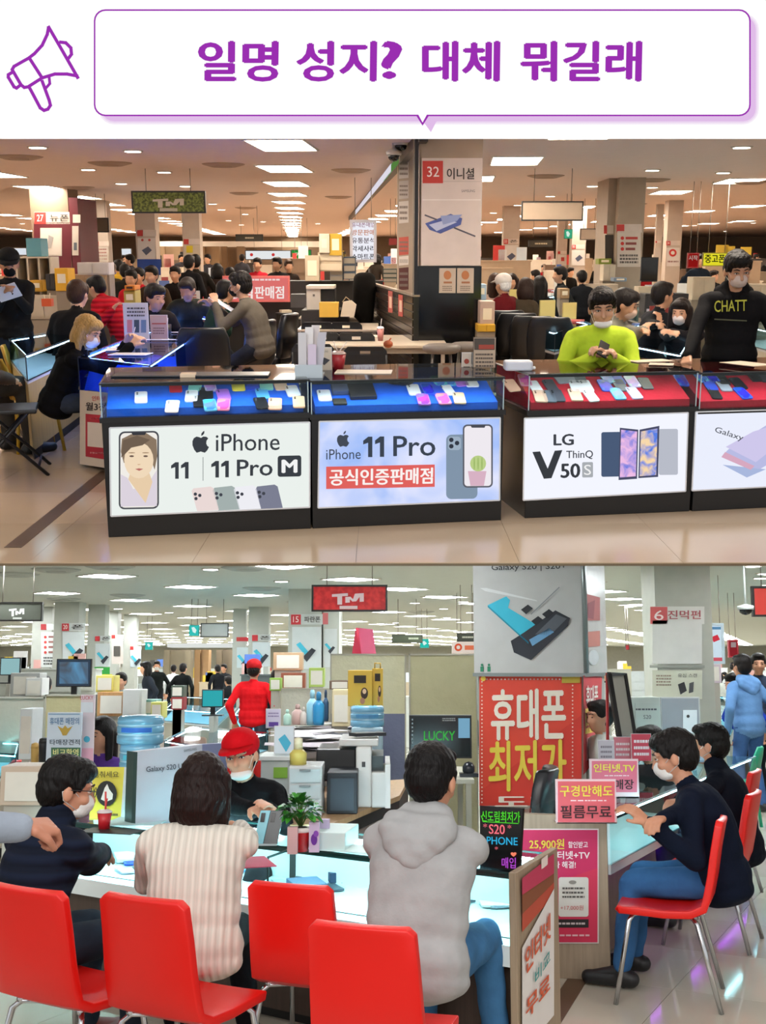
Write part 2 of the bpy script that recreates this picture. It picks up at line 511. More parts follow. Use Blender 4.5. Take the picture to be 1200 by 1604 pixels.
def person(label, X, Y, yaw, pz=.9, lean=0., sc=1., hands=(None, None), head=(0, 0, 0), top='#222226', legs='#23242a', hair=('short', '#15100e'),
           mask=None, skin='#d9a583', q='lo', sit=False, side=0., w=1., hoodie=False, cap=None, glasses=False, shoe='#1b1b1d', hunch=0., feet=None,
           group=None, topkind='fabric', curl=(.5, .5), elb=(None, None), collar=None, sleeve=1., topscale=20., hn=(None, None), toff=0., floor=0.):
    T = thing('person', label, 'person', (X, Y, floor), 0, group)
    hi = q == 'hi'
    B = Mx.Rotation(math.radians(yaw), 3, 'Z')
    rt, fw, up = B @ V((1, 0, 0)), B @ V((0, 1, 0)), V((0, 0, 1))
    Sb = B @ Mx.Rotation(-math.radians(lean), 3, 'X') @ Mx.Rotation(math.radians(side), 3, 'Y')
    Sc = B @ Mx.Rotation(-math.radians(lean + hunch), 3, 'X') @ Mx.Rotation(math.radians(side), 3, 'Y')
    s1, s2 = Sb @ up, Sc @ up
    O = V((X, Y, floor + pz))
    p = lambda a: O + s1 * a * sc
    mid = p(.22)
    c2 = lambda a: mid + s2 * (a - .22) * sc
    r2 = Sc @ V((1, 0, 0)); f2 = Sc @ V((0, 1, 0))
    neck = c2(.462); HS = 1.08; sh_ = sc * 1.08
    Hd = basis(yaw + head[0], lean * .35 + head[1], head[2])
    hu, hf, hr = Hd @ up, Hd @ V((0, 1, 0)), Hd @ V((1, 0, 0))
    C = neck + (s2 * .5 + hu * .5).normalized() * .152 * sc + hf * .012 * sc + s2 * .012
    E = lambda a, b, c: C + (hr * a + hf * b + hu * c) * sc * HS
    body, topp, leg, shps = Prims(), Prims(), Prims(), []
    # tags of the body: 0 skin, 1 top, 2 legs, 3 shoes
    for P, g, t in ((body, 0., 1), (topp, .016, 0)):
        k = w
        P.e(p(.02), ((.158 * k + g * 1.7) * sc, (.118 + g * 1.9) * sc, (.12 + g * 1.3) * sc), Sb, 2 if P is body else 0)
        if P is topp: P.e(p(-.045), ((.165 * k + g) * sc, (.128 + g) * sc, .085 * sc), Sb, 0)
        P.e(p(.14), ((.150 * k + g * 1.3) * sc, (.108 + g * 1.4) * sc, (.15 + g) * sc), Sb, t)
        P.e(c2(.31), ((.165 * k + g) * sc, (.112 + g) * sc, (.165 + g) * sc), Sc, t)
        P.e(p(.22), ((.156 * k + g) * sc, (.108 + g) * sc, (.2 + g) * sc), Sb, t)
        P.c(c2(.405) - r2 * .13 * sc * k, c2(.405) + r2 * .13 * sc * k, (.056 + g) * sc, (.056 + g) * sc, t)
        P.c(c2(.395) - r2 * .09 * sc * k, c2(.395) + r2 * .09 * sc * k, (.07 + g) * sc, (.07 + g) * sc, t)
        P.c(c2(.43), c2(.478), (.078 + g) * sc, (.05 + g * .6) * sc, t)
    body.c(c2(.44), C - hu * .05 * sc, .054 * sc, .05 * sc, 0)
    if collar:
        topp.c(c2(.45), c2(.515), .075 * sc, .068 * sc, 0)
    # head
    body.e(E(0, -.012, .022), (.075 * sh_, .094 * sh_, .094 * sh_), Hd, 0)
    body.e(E(0, .018, -.03), (.062 * sh_, .07 * sh_, .082 * sh_), Hd, 0)
    body.e(E(0, .042, -.078), (.04 * sh_, .037 * sh_, .032 * sh_), Hd, 0)
    body.c(E(0, .087, .0), E(0, .1, -.034), .0085 * sh_, .0135 * sh_, 0)
    for s_ in (-1, 1):
        body.e(E(.077 * s_, -.008, -.012), (.011 * sh_, .02 * sh_, .031 * sh_), Hd, 0)
        body.e(E(.036 * s_, .058, -.03), (.026 * sh_, .024 * sh_, .024 * sh_), Hd, 0)
        body.c(E(.016 * s_, .082, .022), E(.05 * s_, .068, .022), .009 * sh_, .008 * sh_, 0)
    # arms
    for i, s_ in enumerate((-1, 1)):
        sh = c2(.398) + r2 * s_ * .165 * sc * w
        tgt = hands[i]
        if tgt is None:
            tgt = (O + rt * s_ * .16 * sc + fw * .3 * sc + up * .06) if sit else (O + rt * s_ * .26 * sc + fw * .03 * sc - up * .06 * sc)
        hint = elb[i] if elb[i] is not None else (-up + rt * s_ * .45 - fw * .35)
        el, wr = ik(sh, tgt, .285 * sc, .26 * sc, hint)
        t1 = 1; t2 = 1 if sleeve > .5 else 0
        body.c(sh, el, .05 * sc, .04 * sc, t1); body.c(el, wr, .039 * sc, .027 * sc, t2)
        topp.c(sh, el, .06 * sc, .053 * sc)
        if sleeve > .5: topp.c(el, wr, .053 * sc, .04 * sc)
        d = (wr - el).normalized()
        n = hn[i] if hn[i] is not None else (-up * .8 - r2 * s_ * .3 + V((0, 0, 0)))
        dd = d
        if sleeve > .5: topp.c(wr - d * .03, wr, .040 * sc, .038 * sc)
        hand(body, wr + d * .012, dd, n, s_, sc, curl[i], 0)
    # legs
    for i, s_ in enumerate((-1, 1)):
        hp = O + rt * s_ * .085 * sc
        if sit:
            an = hp + rt * s_ * .07 + fw * (.44 + toff) * sc - up * min(.62, pz - .085)
        else:
            an = hp + rt * s_ * .04 * sc + up * (.085 - pz) * 1.0
        if feet and feet[i] is not None: an = V(feet[i])
        kn, an = ik(hp, an, .418 * sc, .418 * sc, fw + up * (.9 if sit else 0))
        body.c(hp, kn, .08 * sc, .052 * sc, 2); body.c(kn, an, .05 * sc, .035 * sc, 2)
        leg.c(hp, kn, .094 * sc, .067 * sc); leg.c(kn, an + up * .03, .064 * sc, .05 * sc)
        body.c(an, an + fw * .15 * sc - up * .035, .033 * sc, .026 * sc, 3)
        shp = Prims(); shps.append(shp)
        shp.c(an - fw * .04 * sc - up * .035, an + fw * .17 * sc - up * .045, .042 * sc, .036 * sc); shp.c(an - up * .02, an - up * .03, .045 * sc, .045 * sc)
    leg.e(O - s1 * .015, (.162 * sc * w, .125 * sc, .105 * sc), Sb)
    if topkind == 'quilt': topp.l = [(a[:3] + (a[3] + .012, a[4] + .012) + a[5:]) if a[0] == 'c' else a for a in topp.l]
    skinm = M(skin, .5, kind='skin'); topm = M(top, .85, kind=topkind, scale=topscale); legm = M(legs, .85, kind='denim'); shm = M(shoe, .5)
    sd = X * 3.1 + Y
    if hi:
        me = remesh(body, .0065, 2)
        tagfaces(me, body)
        linkmesh('body', me, [skinm, topm, legm, shm], T)
        me = remesh(topp, .01, 7, disp=lambda c: fold(c, .003, 17, sd)); linkmesh('jacket' if topkind == 'quilt' else 'sweater', me, topm, T)
        me = remesh(leg, .011, 5, disp=lambda c: fold(c, .003, 24, sd)); linkmesh('trousers', me, legm, T)
        for shp in shps: me = remesh(shp, .01, 2); linkmesh('shoe', me, shm, T)
        # face: eyes, brows, lips
        if not (hair[0] == 'back'):
            ew = MB(); ed = MB(); br = MB(); lp = MB()
            for s_ in (-1, 1):
                ew.ell(E(.031 * s_, .0755, .001), (.0145 * sc, .008 * sc, .0055 * sc), 12, Hd)
                ed.ell(E(.031 * s_, .0805, .0005), (.0058 * sc, .004 * sc, .0055 * sc), 10, Hd)
                ed.tube([E(.015 * s_, .083, .001), E(.031 * s_, .0855, .008), E(.048 * s_, .076, .003)], .0022 * sc, 6)
                br.tube([E(.014 * s_, .09, .022), E(.033 * s_, .089, .029), E(.052 * s_, .077, .024)], [.0035 * sc, .0045 * sc, .002 * sc], 6)
            part('eye_whites', ew, M('#e8e2dc', .3), T); part('irises', ed, M('#1c1210', .3), T); part('eyebrows', br, M('#241a16', .8), T)
            if not mask:
                lp.tube([E(-.024, .073, -.068), E(-.01, .081, -.065), E(.01, .081, -.065), E(.024, .073, -.068)], [.002 * sc, .005 * sc, .005 * sc, .002 * sc], 8)
                part('lips', lp, M('#b0645a', .5), T)
    else:
        for pr_, off in ((topp, 0),):
            for a in pr_.l: body.l.append(a[:-1] + (1,))
        for a in leg.l: body.l.append(a[:-1] + (2,))
        for a in shps[0].l + shps[1].l: body.l.append(a[:-1] + (3,))
        if q == 'lo' and Y < 15 and hair[0] != 'back':
            ed = MB()
            for s_ in (-1, 1):
                ed.ell(E(.031 * s_, .078, .0), (.012 * sc, .006 * sc, .0045 * sc), 8, Hd)
                ed.tube([E(.014 * s_, .091, .022), E(.033 * s_, .09, .028), E(.052 * s_, .078, .023)], .0035 * sc, 4)
            part('eyes_and_brows', ed, M('#241a16', .6), T)
        me = remesh(body, .0175 if q == 'lo' else .03, 1)
        tagfaces(me, body)
        linkmesh('body', me, [skinm, topm, legm, shm], T)
    # hair
    hs, hc = hair
    hp_ = Prims()
    hp_.e(E(0, -.02, .04), (.087 * sh_, .1 * sh_, .092 * sh_), Hd)
    hp_.e(E(0, -.045, -.0), (.08 * sh_, .075 * sh_, .085 * sh_), Hd)
    if cap: hs = 'cap'
    if hs in ('bangs', 'bob', 'back'):
        hp_.e(E(0, .045, .072), (.074 * sh_, .054 * sh_, .042 * sh_), Hd)
        for s_ in (-1, 1): hp_.c(E(.06 * s_, .045, .06), E(.068 * s_, .03, .015), .022 * sh_, .014 * sh_)
    if hs in ('short', 'bangs'):
        hp_.e(E(0, .03, .088), (.072 * sh_, .062 * sh_, .034 * sh_), Hd)
        for s_ in (-1, 1): hp_.c(E(.074 * s_, .0, .03), E(.076 * s_, .012, .0), .016 * sh_, .008 * sh_)
    if hs == 'bob':
        hp_.e(E(0, -.035, -.05), (.104 * sh_, .088 * sh_, .125 * sh_), Hd)
        for s_ in (-1, 1): hp_.c(E(.08 * s_, -.01, .03), E(.088 * s_, .0, -.12), .032 * sh_, .03 * sh_)
    if hs == 'long':
        hp_.c(E(0, -.06, 0), E(0, -.09, -.3), .08 * sh_, .05 * sh_)
        for s_ in (-1, 1): hp_.c(E(.07 * s_, -.01, .03), E(.08 * s_, .0, -.2), .03 * sh_, .025 * sh_)
    if hs != 'none':
        me = remesh(hp_, .006 if hi else .014, 1, disp=(lambda c: .0022 * np.sin(c[:, 0] * 190 + 3 * np.sin(c[:, 2] * 45)) * np.sin(c[:, 1] * 150 + 2)) if hi else None)
        linkmesh('hair', me, M(hc, .45, kind='hair'), T)
    if cap:
        m = MB(); prof = []
        H = Hd
        m.ell(E(0, -.012, .058), (.097 * sh_, .113 * sh_, .086 * sh_), 20, H)
        o = part('cap', m, M(cap, .8, kind='fabric'), T)
        m = MB(); n = 10; top_, bot = [], []
        for i in range(n + 1):
            a = math.pi * (i / n)
            inner = E(.086 * math.cos(a), .045 + .045 * math.sin(a), .052)
            outer = E(.088 * math.cos(a), .055 + .125 * math.sin(a), .04 - .012 * math.sin(a))
            top_ += [inner, outer]
        up_ = hu * .005
        vs = top_ + [v + up_ for v in top_]
        k = len(top_); fs = []
        for i in range(n):
            a, b, c, d = 2 * i, 2 * i + 1, 2 * i + 3, 2 * i + 2
            fs += [(a, d, c, b), (k + a, k + b, k + c, k + d), (b, c, k + c, k + b), (d, a, k + a, k + d)]
        m.add(vs, fs, True)
        part('cap_brim', m, M(cap, .8, kind='fabric'), o)
    if hoodie:
        hd = Prims()
        for h_, hw, hr_, fb in ((.455, .1, .043, .07), (.425, .098, .048, .085), (.39, .075, .048, .095), (.355, .045, .044, .1), (.325, .012, .038, .1)):
            hd.c(c2(h_) - f2 * fb * sc - r2 * hw * sc, c2(h_) - f2 * fb * sc + r2 * hw * sc, hr_ * sc, hr_ * sc)
        for s_ in (-1, 1): hd.c(c2(.47) + r2 * s_ * .085 * sc - f2 * .04 * sc, c2(.43) + r2 * s_ * .04 * sc + f2 * .09 * sc, .04 * sc, .032 * sc)
        hd.c(c2(.49) - r2 * .045 * sc - f2 * .02, c2(.49) + r2 * .045 * sc - f2 * .02, .058 * sc, .058 * sc)
        me = remesh(hd, .009 if hi else .016, 6, disp=lambda c: fold(c, .003, 40, sd)); linkmesh('hood', me, topm, T)
    if mask:
        mk = Prims()
        dn = -.03 if mask == 'chin' else 0.
        mk.e(E(0, .05, -.046), (.055 * sh_, .06 * sh_, .046 * sh_), Hd)
        mk.e(E(0, .04, -.07), (.054 * sh_, .056 * sh_, .034 * sh_), Hd)
        if mask == 'chin': mk.l = []; mk.e(E(0, .04, -.088), (.058 * sh_, .052 * sh_, .03 * sh_), Hd)
        mc = '#eceae6' if mask in ('chin', 'white') else mask
        me = remesh(mk, .006 if hi else .012, 2)
        mo = linkmesh('face_mask', me, M(mc, .8, kind='fabric', amt=.03), T)
        if hi:
            m = MB()
            for s_ in (-1, 1):
                m.tube([E(.05 * s_, .05, -.03 + dn), E(.074 * s_, .0, .012), E(.078 * s_, -.03, -.005), E(.072 * s_, -.02, -.035), E(.05 * s_, .04, -.07 + dn)], .0018 * sh_, 5)
            part('ear_loop', m, M('#eceae6', .8), mo)
    if glasses:
        m = MB()
        for s_ in (-1, 1):
            pts = [E(.033 * s_ + .024 * math.cos(a), .098, .002 + .018 * math.sin(a)) for a in np.linspace(0, 2 * math.pi, 15)]
            m.tube(pts, .0016 * sh_, 5); m.tube([E(.057 * s_, .096, .006), E(.08 * s_, .07, .008), E(.084 * s_, -.01, .004)], .0018 * sh_, 5)
        m.tube([E(-.01, .1, .004), E(.01, .1, .004)], .0016 * sh_, 5)
        part('glasses', m, M('#161616', .3), T)
    T['_C'] = list(C); T['_f'] = list(hf)
    return T


def folk(label, hx, hy, Y, yaw, sit=True, lean=0., hunch=0., sc=1., **k):
    """person whose head top shows at pixel (hx, hy) at depth Y"""
    H = R.at(hx, hy, Y=Y)
    L1, L2 = math.radians(lean), math.radians(lean + hunch)
    rise = .22 * math.cos(L1) + .242 * math.cos(L2) + .125 * math.cos(L2 * .75) + .155
    if not sit:
        sc = H.z / (.905 + rise)
    pz = H.z - rise * sc if sit else .905 * sc
    off = sc * (.22 * math.sin(L1) + .242 * math.sin(L2) + .13 * math.sin(L2 * .75))
    fw = V((-math.sin(math.radians(yaw)), math.cos(math.radians(yaw)), 0))
    B = V((H.x, H.y, 0)) - fw * off
    if not (.35 < pz < 1.0): print('POSE', label, 'pz %.2f sc %.2f' % (pz, sc))
    return person(label, B.x, B.y, yaw, pz=pz, lean=lean, hunch=hunch, sc=sc, sit=sit, **k)
GLOWK = 24.
# ------------------------------------------------------------------ props shared by both halls
BLACK, CHROME = '#141416', '#c9ccd0'


def boxpx(name, label, cat, x0, y0, x1, y1, Y, d, col, z0=None, group=None, rough=.6, kind='', bevel=.004, **k):
    X0, X1, Z0, Z1 = fr(x0, y0, x1, y1, Y)
    if z0 is not None: Z0 = z0
    return single(name, MB().bb(X0, X1, Y, Y + d, Z0, Z1), M(col, rough, kind=kind, **k), label, cat, group, bevel=bevel)


def thingpx(name, label, cat, x0, y0, x1, y1, Y, group=None, z0=None):
    X0, X1, Z0, Z1 = fr(x0, y0, x1, y1, Y)
    if z0 is not None: Z0 = z0
    return thing(name, label, cat, ((X0 + X1) / 2, Y, Z0), 0, group), X0, X1, Z0, Z1


def poly_counter(name, label, px, z, zg, body, glow, cat='counter', group=None, tint='#cfe6ee', inner=None, gk=None, edge=True, plinth=.08, frame='#2a2c30'):
    """counter whose glass top shows as the pixel polygon px at height z; glass from zg up"""
    P = [R.at(x, y, z=z) for x, y in px]
    P = [(p.x, p.y) for p in P]
    c = (sum(p[0] for p in P) / len(P), sum(p[1] for p in P) / len(P))
    t = thing(name, label, cat, (c[0], c[1], 0), 0, group)
    sh = lambda k: [(c[0] + (p[0] - c[0]) * k, c[1] + (p[1] - c[1]) * k) for p in P]
    part('plinth', MB().prism(sh(.96), 0, plinth), M('#17171a'), t)
    part('base_cabinet', MB().prism(sh(.99), plinth, zg - .03), M(body[0], .5, kind=body[1]), t)
    part('display_floor', MB().prism(sh(1.0), zg - .03, zg), M(inner or glow, .6), t)
    g = MB(); n = len(P)
    for i in range(n):
        a, b = P[i], P[(i + 1) % n]
        g.slab([(a[0], a[1], zg), (b[0], b[1], zg), (b[0], b[1], z), (a[0], a[1], z)], ((c[0] - a[0]) * .004, (c[1] - a[1]) * .004, 0))
    part('side_glass', g, glass_mat(tint), t)
    part('glass_top', MB().prism(P, z, z + .008), glass_mat(tint), t)
    if edge:
        e = MB()
        for i in range(n):
            a, b = P[i], P[(i + 1) % n]
            for zz in (zg, z): e.tube([(a[0], a[1], zz), (b[0], b[1], zz)], .006, 4, False)
            e.tube([(a[0], a[1], zg), (a[0], a[1], z)], .005, 4, False)
        part('metal_edging', e, M(frame, .3, .6), t)
    s_ = MB(); q = sh(.94)
    for i in range(n):
        a, b = q[i], q[(i + 1) % n]
        s_.tube([(a[0], a[1], z - .02), (b[0], b[1], z - .02)], .006, 4, False)
    part('light_strip', s_, M(glow, emit=gk or GLOWK), t)
    return t, P


_ph = [0]
PHN = {'#f2f2f2': 'white', '#17181c': 'black', '#c81e2a': 'red', '#8ee0d0': 'mint', '#f0dc50': 'yellow', '#c9c2e6': 'lilac', '#e0b79a': 'gold', '#2b4fd0': 'blue', '#b070d8': 'purple',
       '#9aa0a8': 'silver', '#3a3d48': 'graphite', '#e48ab0': 'pink', '#e8c8a0': 'cream', '#5ab0e0': 'sky blue', '#58606a': 'grey'}


def phone_on(plane, px, w, h, col, where, group, ang=0., t=.008, screen=None, cat='phone', n=None):
    """a phone lying on a tilted plane (point, normal, along) at pixel px"""
    P0, N, U = plane
    c = R.hit(px[0], px[1], P0, N)
    U = nrm(U); W = N.cross(U).normalized(); N = nrm(N)
    ca, sa = math.cos(ang), math.sin(ang)
    a, b = U * ca + W * sa, W * ca - U * sa
    pts = []
    r = min(w, h) * .16
    for x, y in rr(-w / 2, -h / 2, w / 2, h / 2, r, n=2): pts.append(c + a * x + b * y + N * .002)
    o = thing('phone', '', cat, c, 0, group)
    cname = PHN.get(col, 'grey')
    o['label'] = '%s %s' % (cname, where)
    part('phone_body', MB().slab(pts, N * t), M(col, .35), o)
    if screen:
        q = [c + a * x + b * y + N * (t + .003) for x, y in rr(-w / 2 + .006, -h / 2 + .006, w / 2 - .006, h / 2 - .006, r, n=2)]
        part('screen', MB().face(q), M(screen, .25, kind='screen', scale=14), o)
    else:
        q = MB()
        for i, (x, y) in enumerate(((-.3, .36), (-.3, .24))):
            cc = c + a * x * w + b * y * h + N * (t + .003)
            q.face([cc + a * .006 * math.cos(k) + b * .006 * math.sin(k) for k in np.linspace(0, 5.5, 7)])
        part('camera_lens', q, M('#202226' if col != '#17181c' else '#6a6d74', .2), o)
    return o


def red_chair(label, X, Y, yaw, group=None, proto=[None], small=False, sc=1.):
    if proto[0] is None:
        t = thing('red_chair', label, 'chair', (0, 0, 0), 0)
        prof = [(.235, .435), (.22, .455), (.12, .452), (0, .445), (-.12, .45), (-.175, .475), (-.205, .53), (-.225, .62), (-.245, .74), (-.27, .86), (-.278, .885)]
        mb = MB(); n = len(prof); nx = 9
        top, bot = [], []
        for i, (y, z) in enumerate(prof):
            a = prof[max(i - 1, 0)]; b = prof[min(i + 1, n - 1)]
            d = V((0, b[0] - a[0], b[1] - a[1])).normalized(); nn = V((1, 0, 0)).cross(d)
            f = i / (n - 1)
            wd = .215 - (.012 if i in (0,) else 0) - (.02 * max(0, (f - .5) * 2)) - (.022 if i == n - 1 else 0)
            for k in range(nx):
                u = -1 + 2 * k / (nx - 1)
                curve = .018 * u * u * (1 if f > .5 else .3)
                base = V((u * wd, y, z)) + (V((0, curve, 0)) if f > .5 else V((0, 0, curve)))
                top.append(base); bot.append(base + nn * .036)
        vs = top + bot; N_ = len(top); fs = []
        for i in range(n - 1):
            for k in range(nx - 1):
                a = i * nx + k
                fs += [(a, a + 1, a + nx + 1, a + nx), (N_ + a, N_ + a + nx, N_ + a + nx + 1, N_ + a + 1)]
        for i in range(n - 1):
            a = i * nx; b = a + nx
            fs += [(a, b, N_ + b, N_ + a)]
            a = i * nx + nx - 1; b = a + nx
            fs += [(a, N_ + a, N_ + b, b)]
        for k in range(nx - 1):
            fs += [(k, N_ + k, N_ + k + 1, k + 1)]
            a = (n - 1) * nx + k
            fs += [(a, a + 1, N_ + a + 1, N_ + a)]
        mb.add(vs, fs, True)
        o = part('shell', mb, M('#e0140c', .38, amt=.04), t, local=True, bevel=.012)
        for sx in (-1, 1):
            for y0, y1 in ((.15, .24), (-.13, -.25)):
                part('leg', MB().tube([(sx * .06, y0 * .6, .415), (sx * .16, y0, .415), (sx * .185, y0 + (y1 - y0) * .2, .39), (sx * .215, y1, 0)], .0125, 8), M(CHROME, .18, 1.), t, local=True)
        for sx in (-1, 1):
            part('seat_rail', MB().tube([(sx * .16, .2, .425), (sx * .16, -.15, .422)], .011, 8), M(CHROME, .18, 1.), t, local=True)
        proto[0] = t; o = t
    else: o = dup(proto[0], label=label)
    if group: o['group'] = group
    o.location = (X, Y, 0); o.rotation_euler.z = math.radians(yaw); o.scale = (sc, sc, sc)
    return o


def folding_chair(label, X, Y, yaw, group=None, proto=[None], sc=1.):
    if proto[0] is None:
        t = thing('folding_chair', label, 'chair', (0, 0, 0), 0)
        m = M('#19191b', .45)
        part('seat', MB().box((0, .02, .44), (.4, .38, .03)), m, t, local=True, bevel=.01)
        # back with a hand slot
        pts = [(x, z) for x, z in rr(-.215, .56, .215, .86, .06, n=4)]
        sl = rr(-.05, .79, .05, .815, .012, n=2)
        mb = MB(); mb.slab([(-.215, -.2, .56), (.215, -.2, .56), (.215, -.215, .785), (-.215, -.215, .785)], (0, .02, 0))
        mb.slab([(-.215, -.215, .785), (-.05, -.215, .785), (-.05, -.215, .82), (-.21, -.215, .82)], (0, .02, 0))
        mb.slab([(.05, -.215, .785), (.215, -.215, .785), (.21, -.215, .82), (.05, -.215, .82)], (0, .02, 0))
        mb.slab([(-.21, -.215, .82), (.21, -.215, .82), (.17, -.22, .862), (-.17, -.22, .862)], (0, .02, 0))
        part('backrest', mb, m, t, local=True)
        for sx in (-1, 1):
            part('leg', MB().tube([(sx * .205, -.215, .78), (sx * .205, -.19, .45), (sx * .205, .26, 0)], .012, 6), m, t, local=True)
            part('leg', MB().tube([(sx * .19, .15, .43), (sx * .19, -.25, 0)], .012, 6), m, t, local=True)
        part('crossbar', MB().tube([(-.205, .2, .07), (.205, .2, .07)], .009, 6).tube([(-.19, -.2, .06), (.19, -.2, .06)], .009, 6), m, t, local=True)
        proto[0] = t; o = t
    else: o = dup(proto[0], label=label)
    if group: o['group'] = group
    o.location = (X, Y, 0); o.rotation_euler.z = math.radians(yaw); o.scale = (sc,) * 3
    return o


def office_chair(label, X, Y, yaw, group=None, proto=[None], h=.9):
    if proto[0] is None:
        t = thing('office_chair', label, 'chair', (0, 0, 0), 0)
        m = M('#121317', .32)
        part('seat', MB().prism([(x, y) for x, y in rr(-.25, -.24, .25, .24, .08, n=3)], .42, .52), m, t, local=True, bevel=.025)
        mb = MB(); prof = [(-.22, .5), (-.26, .6), (-.27, .75), (-.29, .9), (-.31, 1.0)]
        vs = []; ws = [.2, .245, .25, .24, .2]
        for (y, z), wd in zip(prof, ws):
            for u in (-1, -.6, 0, .6, 1): vs.append(V((u * wd, y + .05 * u * u, z)))
        k = len(vs); vs += [v + V((0, -.075, 0)) for v in vs]; fs = []
        for i in range(4):
            for j in range(4):
                a = i * 5 + j; fs += [(a, a + 5, a + 6, a + 1), (k + a, k + a + 1, k + a + 6, k + a + 5)]
        for i in range(4): fs += [(i * 5, k + i * 5, k + i * 5 + 5, i * 5 + 5), (i * 5 + 4, i * 5 + 9, k + i * 5 + 9, k + i * 5 + 4)]
        for j in range(4): fs += [(j, j + 1, k + j + 1, k + j), (20 + j, k + 20 + j, k + 21 + j, 21 + j)]
        mb.add(vs, fs, True)
        part('backrest', mb, m, t, local=True, bevel=.02)
        part('post', MB().tube([(0, 0, .1), (0, 0, .42)], .028, 8), M('#55585c', .3, .8), t, local=True)
        for i in range(5):
            a = i * 1.2566
            part('base_arm', MB().tube([(0, 0, .11), (.28 * math.cos(a), .28 * math.sin(a), .06)], .018, 6).ell((.28 * math.cos(a), .28 * math.sin(a), .03), (.03, .03, .03), 8), M('#2a2b2e', .4), t, local=True)
        proto[0] = t; o = t
    else: o = dup(proto[0], label=label)
    if group: o['group'] = group
    o.location = (X, Y, 0); o.rotation_euler.z = math.radians(yaw); return o


def shell_chair(name, label, X, Y, yaw, col, group=None, sc=1.):
    """moulded plastic chair with rounded back"""
    t = thing(name, label, 'chair', (X, Y, 0), math.radians(yaw), group)
    m = M(col, .4)
    prof = [(.2, .44), (0, .43), (-.16, .46), (-.21, .6), (-.24, .72), (-.26, .8)]; ws = [.2, .22, .21, .215, .18, .09]
    vs = []
    for (y, z), wd in zip(prof, ws):
        for u in (-1, -.5, 0, .5, 1): vs.append(V((u * wd, y + (.03 * u * u if z > .5 else 0), z + (.02 * u * u if z < .5 else 0))))
    k = len(vs); vs += [v + V((0, -.015, -.015)) for v in vs]; fs = []
    n = len(prof)
    for i in range(n - 1):
        for j in range(4):
            a = i * 5 + j; fs += [(a, a + 1, a + 6, a + 5), (k + a, k + a + 5, k + a + 6, k + a + 1)]
    for i in range(n - 1): fs += [(i * 5, i * 5 + 5, k + i * 5 + 5, k + i * 5), (i * 5 + 4, k + i * 5 + 4, k + i * 5 + 9, i * 5 + 9)]
    for j in range(4): fs += [(j, k + j, k + j + 1, j + 1), ((n - 1) * 5 + j, (n - 1) * 5 + j + 1, k + (n - 1) * 5 + j + 1, k + (n - 1) * 5 + j)]
    part('shell', MB().add(vs, fs, True), m, t, local=True)
    for sx in (-1, 1):
        for y in (.16, -.14): part('leg', MB().tube([(sx * .15, y, .43), (sx * .19, y * 1.3, 0)], .016, 6), m, t, local=True)
    return t


def hanging_sign(label, x0, y0, x1, y1, Y, face, frame='#1c1a18', zc=2.9, glow=0., rods=True, kind='', cat='sign', rz=0.):
    t, X0, X1, Z0, Z1 = thingpx('hanging_sign', label, cat, x0, y0, x1, y1, Y)
    if rz: t.rotation_euler.z = rz
    d = .05; e = (Z1 - Z0) * .07
    part('face_panel', MB().bb(X0 + e, X1 - e, Y + .01, Y + d, Z0 + e, Z1 - e), M(face, .5, emit=glow, kind=kind), t, local=False)
    f = MB().bb(X0, X1, Y, Y + d + .01, Z1 - e, Z1).bb(X0, X1, Y, Y + d + .01, Z0, Z0 + e).bb(X0, X0 + e, Y, Y + d + .01, Z0 + e, Z1 - e).bb(X1 - e, X1, Y, Y + d + .01, Z0 + e, Z1 - e)
    part('frame', f, M(frame, .4), t)
    if rods:
        r = MB()
        for u in (.2, .8): r.tube([(X0 + (X1 - X0) * u, Y + .03, Z1), (X0 + (X1 - X0) * u, Y + .03, zc)], .006, 5)
        part('hanger_rod', r, M('#8a8076', .4, .5), t)
    return t, Print(t, (0, Y + .01, 0), FRONT, glow)


def ceiling_light(kindname, label, X, Y, z, a, b, rot, emit, col, group, proto={}):
    k = kindname + str(z) + str(id(R))
    if k not in proto:
        t = thing(kindname, label, 'ceiling light', (0, 0, 0), 0)
        if kindname == 'panel_light':
            fm = MB()
            e = .025
            for s_ in (-1, 1):
                fm.box((s_ * (a / 2 + e / 2), 0, -.008), (e, b + 2 * e, .016)); fm.box((0, s_ * (b / 2 + e / 2), -.008), (a, e, .016))
            part('frame', fm, M('#ded8cf', .5), t, local=True)
            part('diffuser', MB().box((0, 0, -.004), (a, b, .006)), M(col, emit=emit), t, local=True)
        else:
            n = 14; rg = MB(); ds = MB()
            rg.lathe((0, 0, -.012), [(a * .5, 0), (a * .62, 0), (a * .66, .012), (a * .5, .012)], n)
            ds.add([V((a * .5 * math.cos(q), a * .5 * math.sin(q), -.016)) for q in np.linspace(0, 2 * math.pi, n + 1)[:-1]], [tuple(range(n - 1, -1, -1))])
            part('trim_ring', rg, M('#cfc6ba', .5), t, local=True); part('diffuser', ds, M(col, emit=emit), t, local=True)
        proto[k] = t; o = t; o['label'] = label
    else: o = dup(proto[k], label=label)
    o['group'] = group
    o.location = (X, Y, z); o.rotation_euler.z = rot
    return o


def vent(label, X, Y, z, r, col, proto={}):
    z_ = z; z = (z, id(R))
    if z not in proto:
        t = thing('ceiling_vent', label, 'vent', (0, 0, 0), 0)
        part('grille', MB().lathe((0, 0, -.03), [(r * .55, .0), (r * .6, -.01), (r * .95, .02), (r, .03)], 20), M(col, .6), t, local=True)
        part('centre_disc', MB().lathe((0, 0, -.045), [(.01, 0), (r * .35, .0), (r * .45, .03), (r * .3, .04)], 16), M(col, .6), t, local=True)
        proto[z] = t; o = t
    else: o = dup(proto[z], label=label)
    o.location = (X, Y, z_); o['group'] = 'round ceiling vents'
    return o


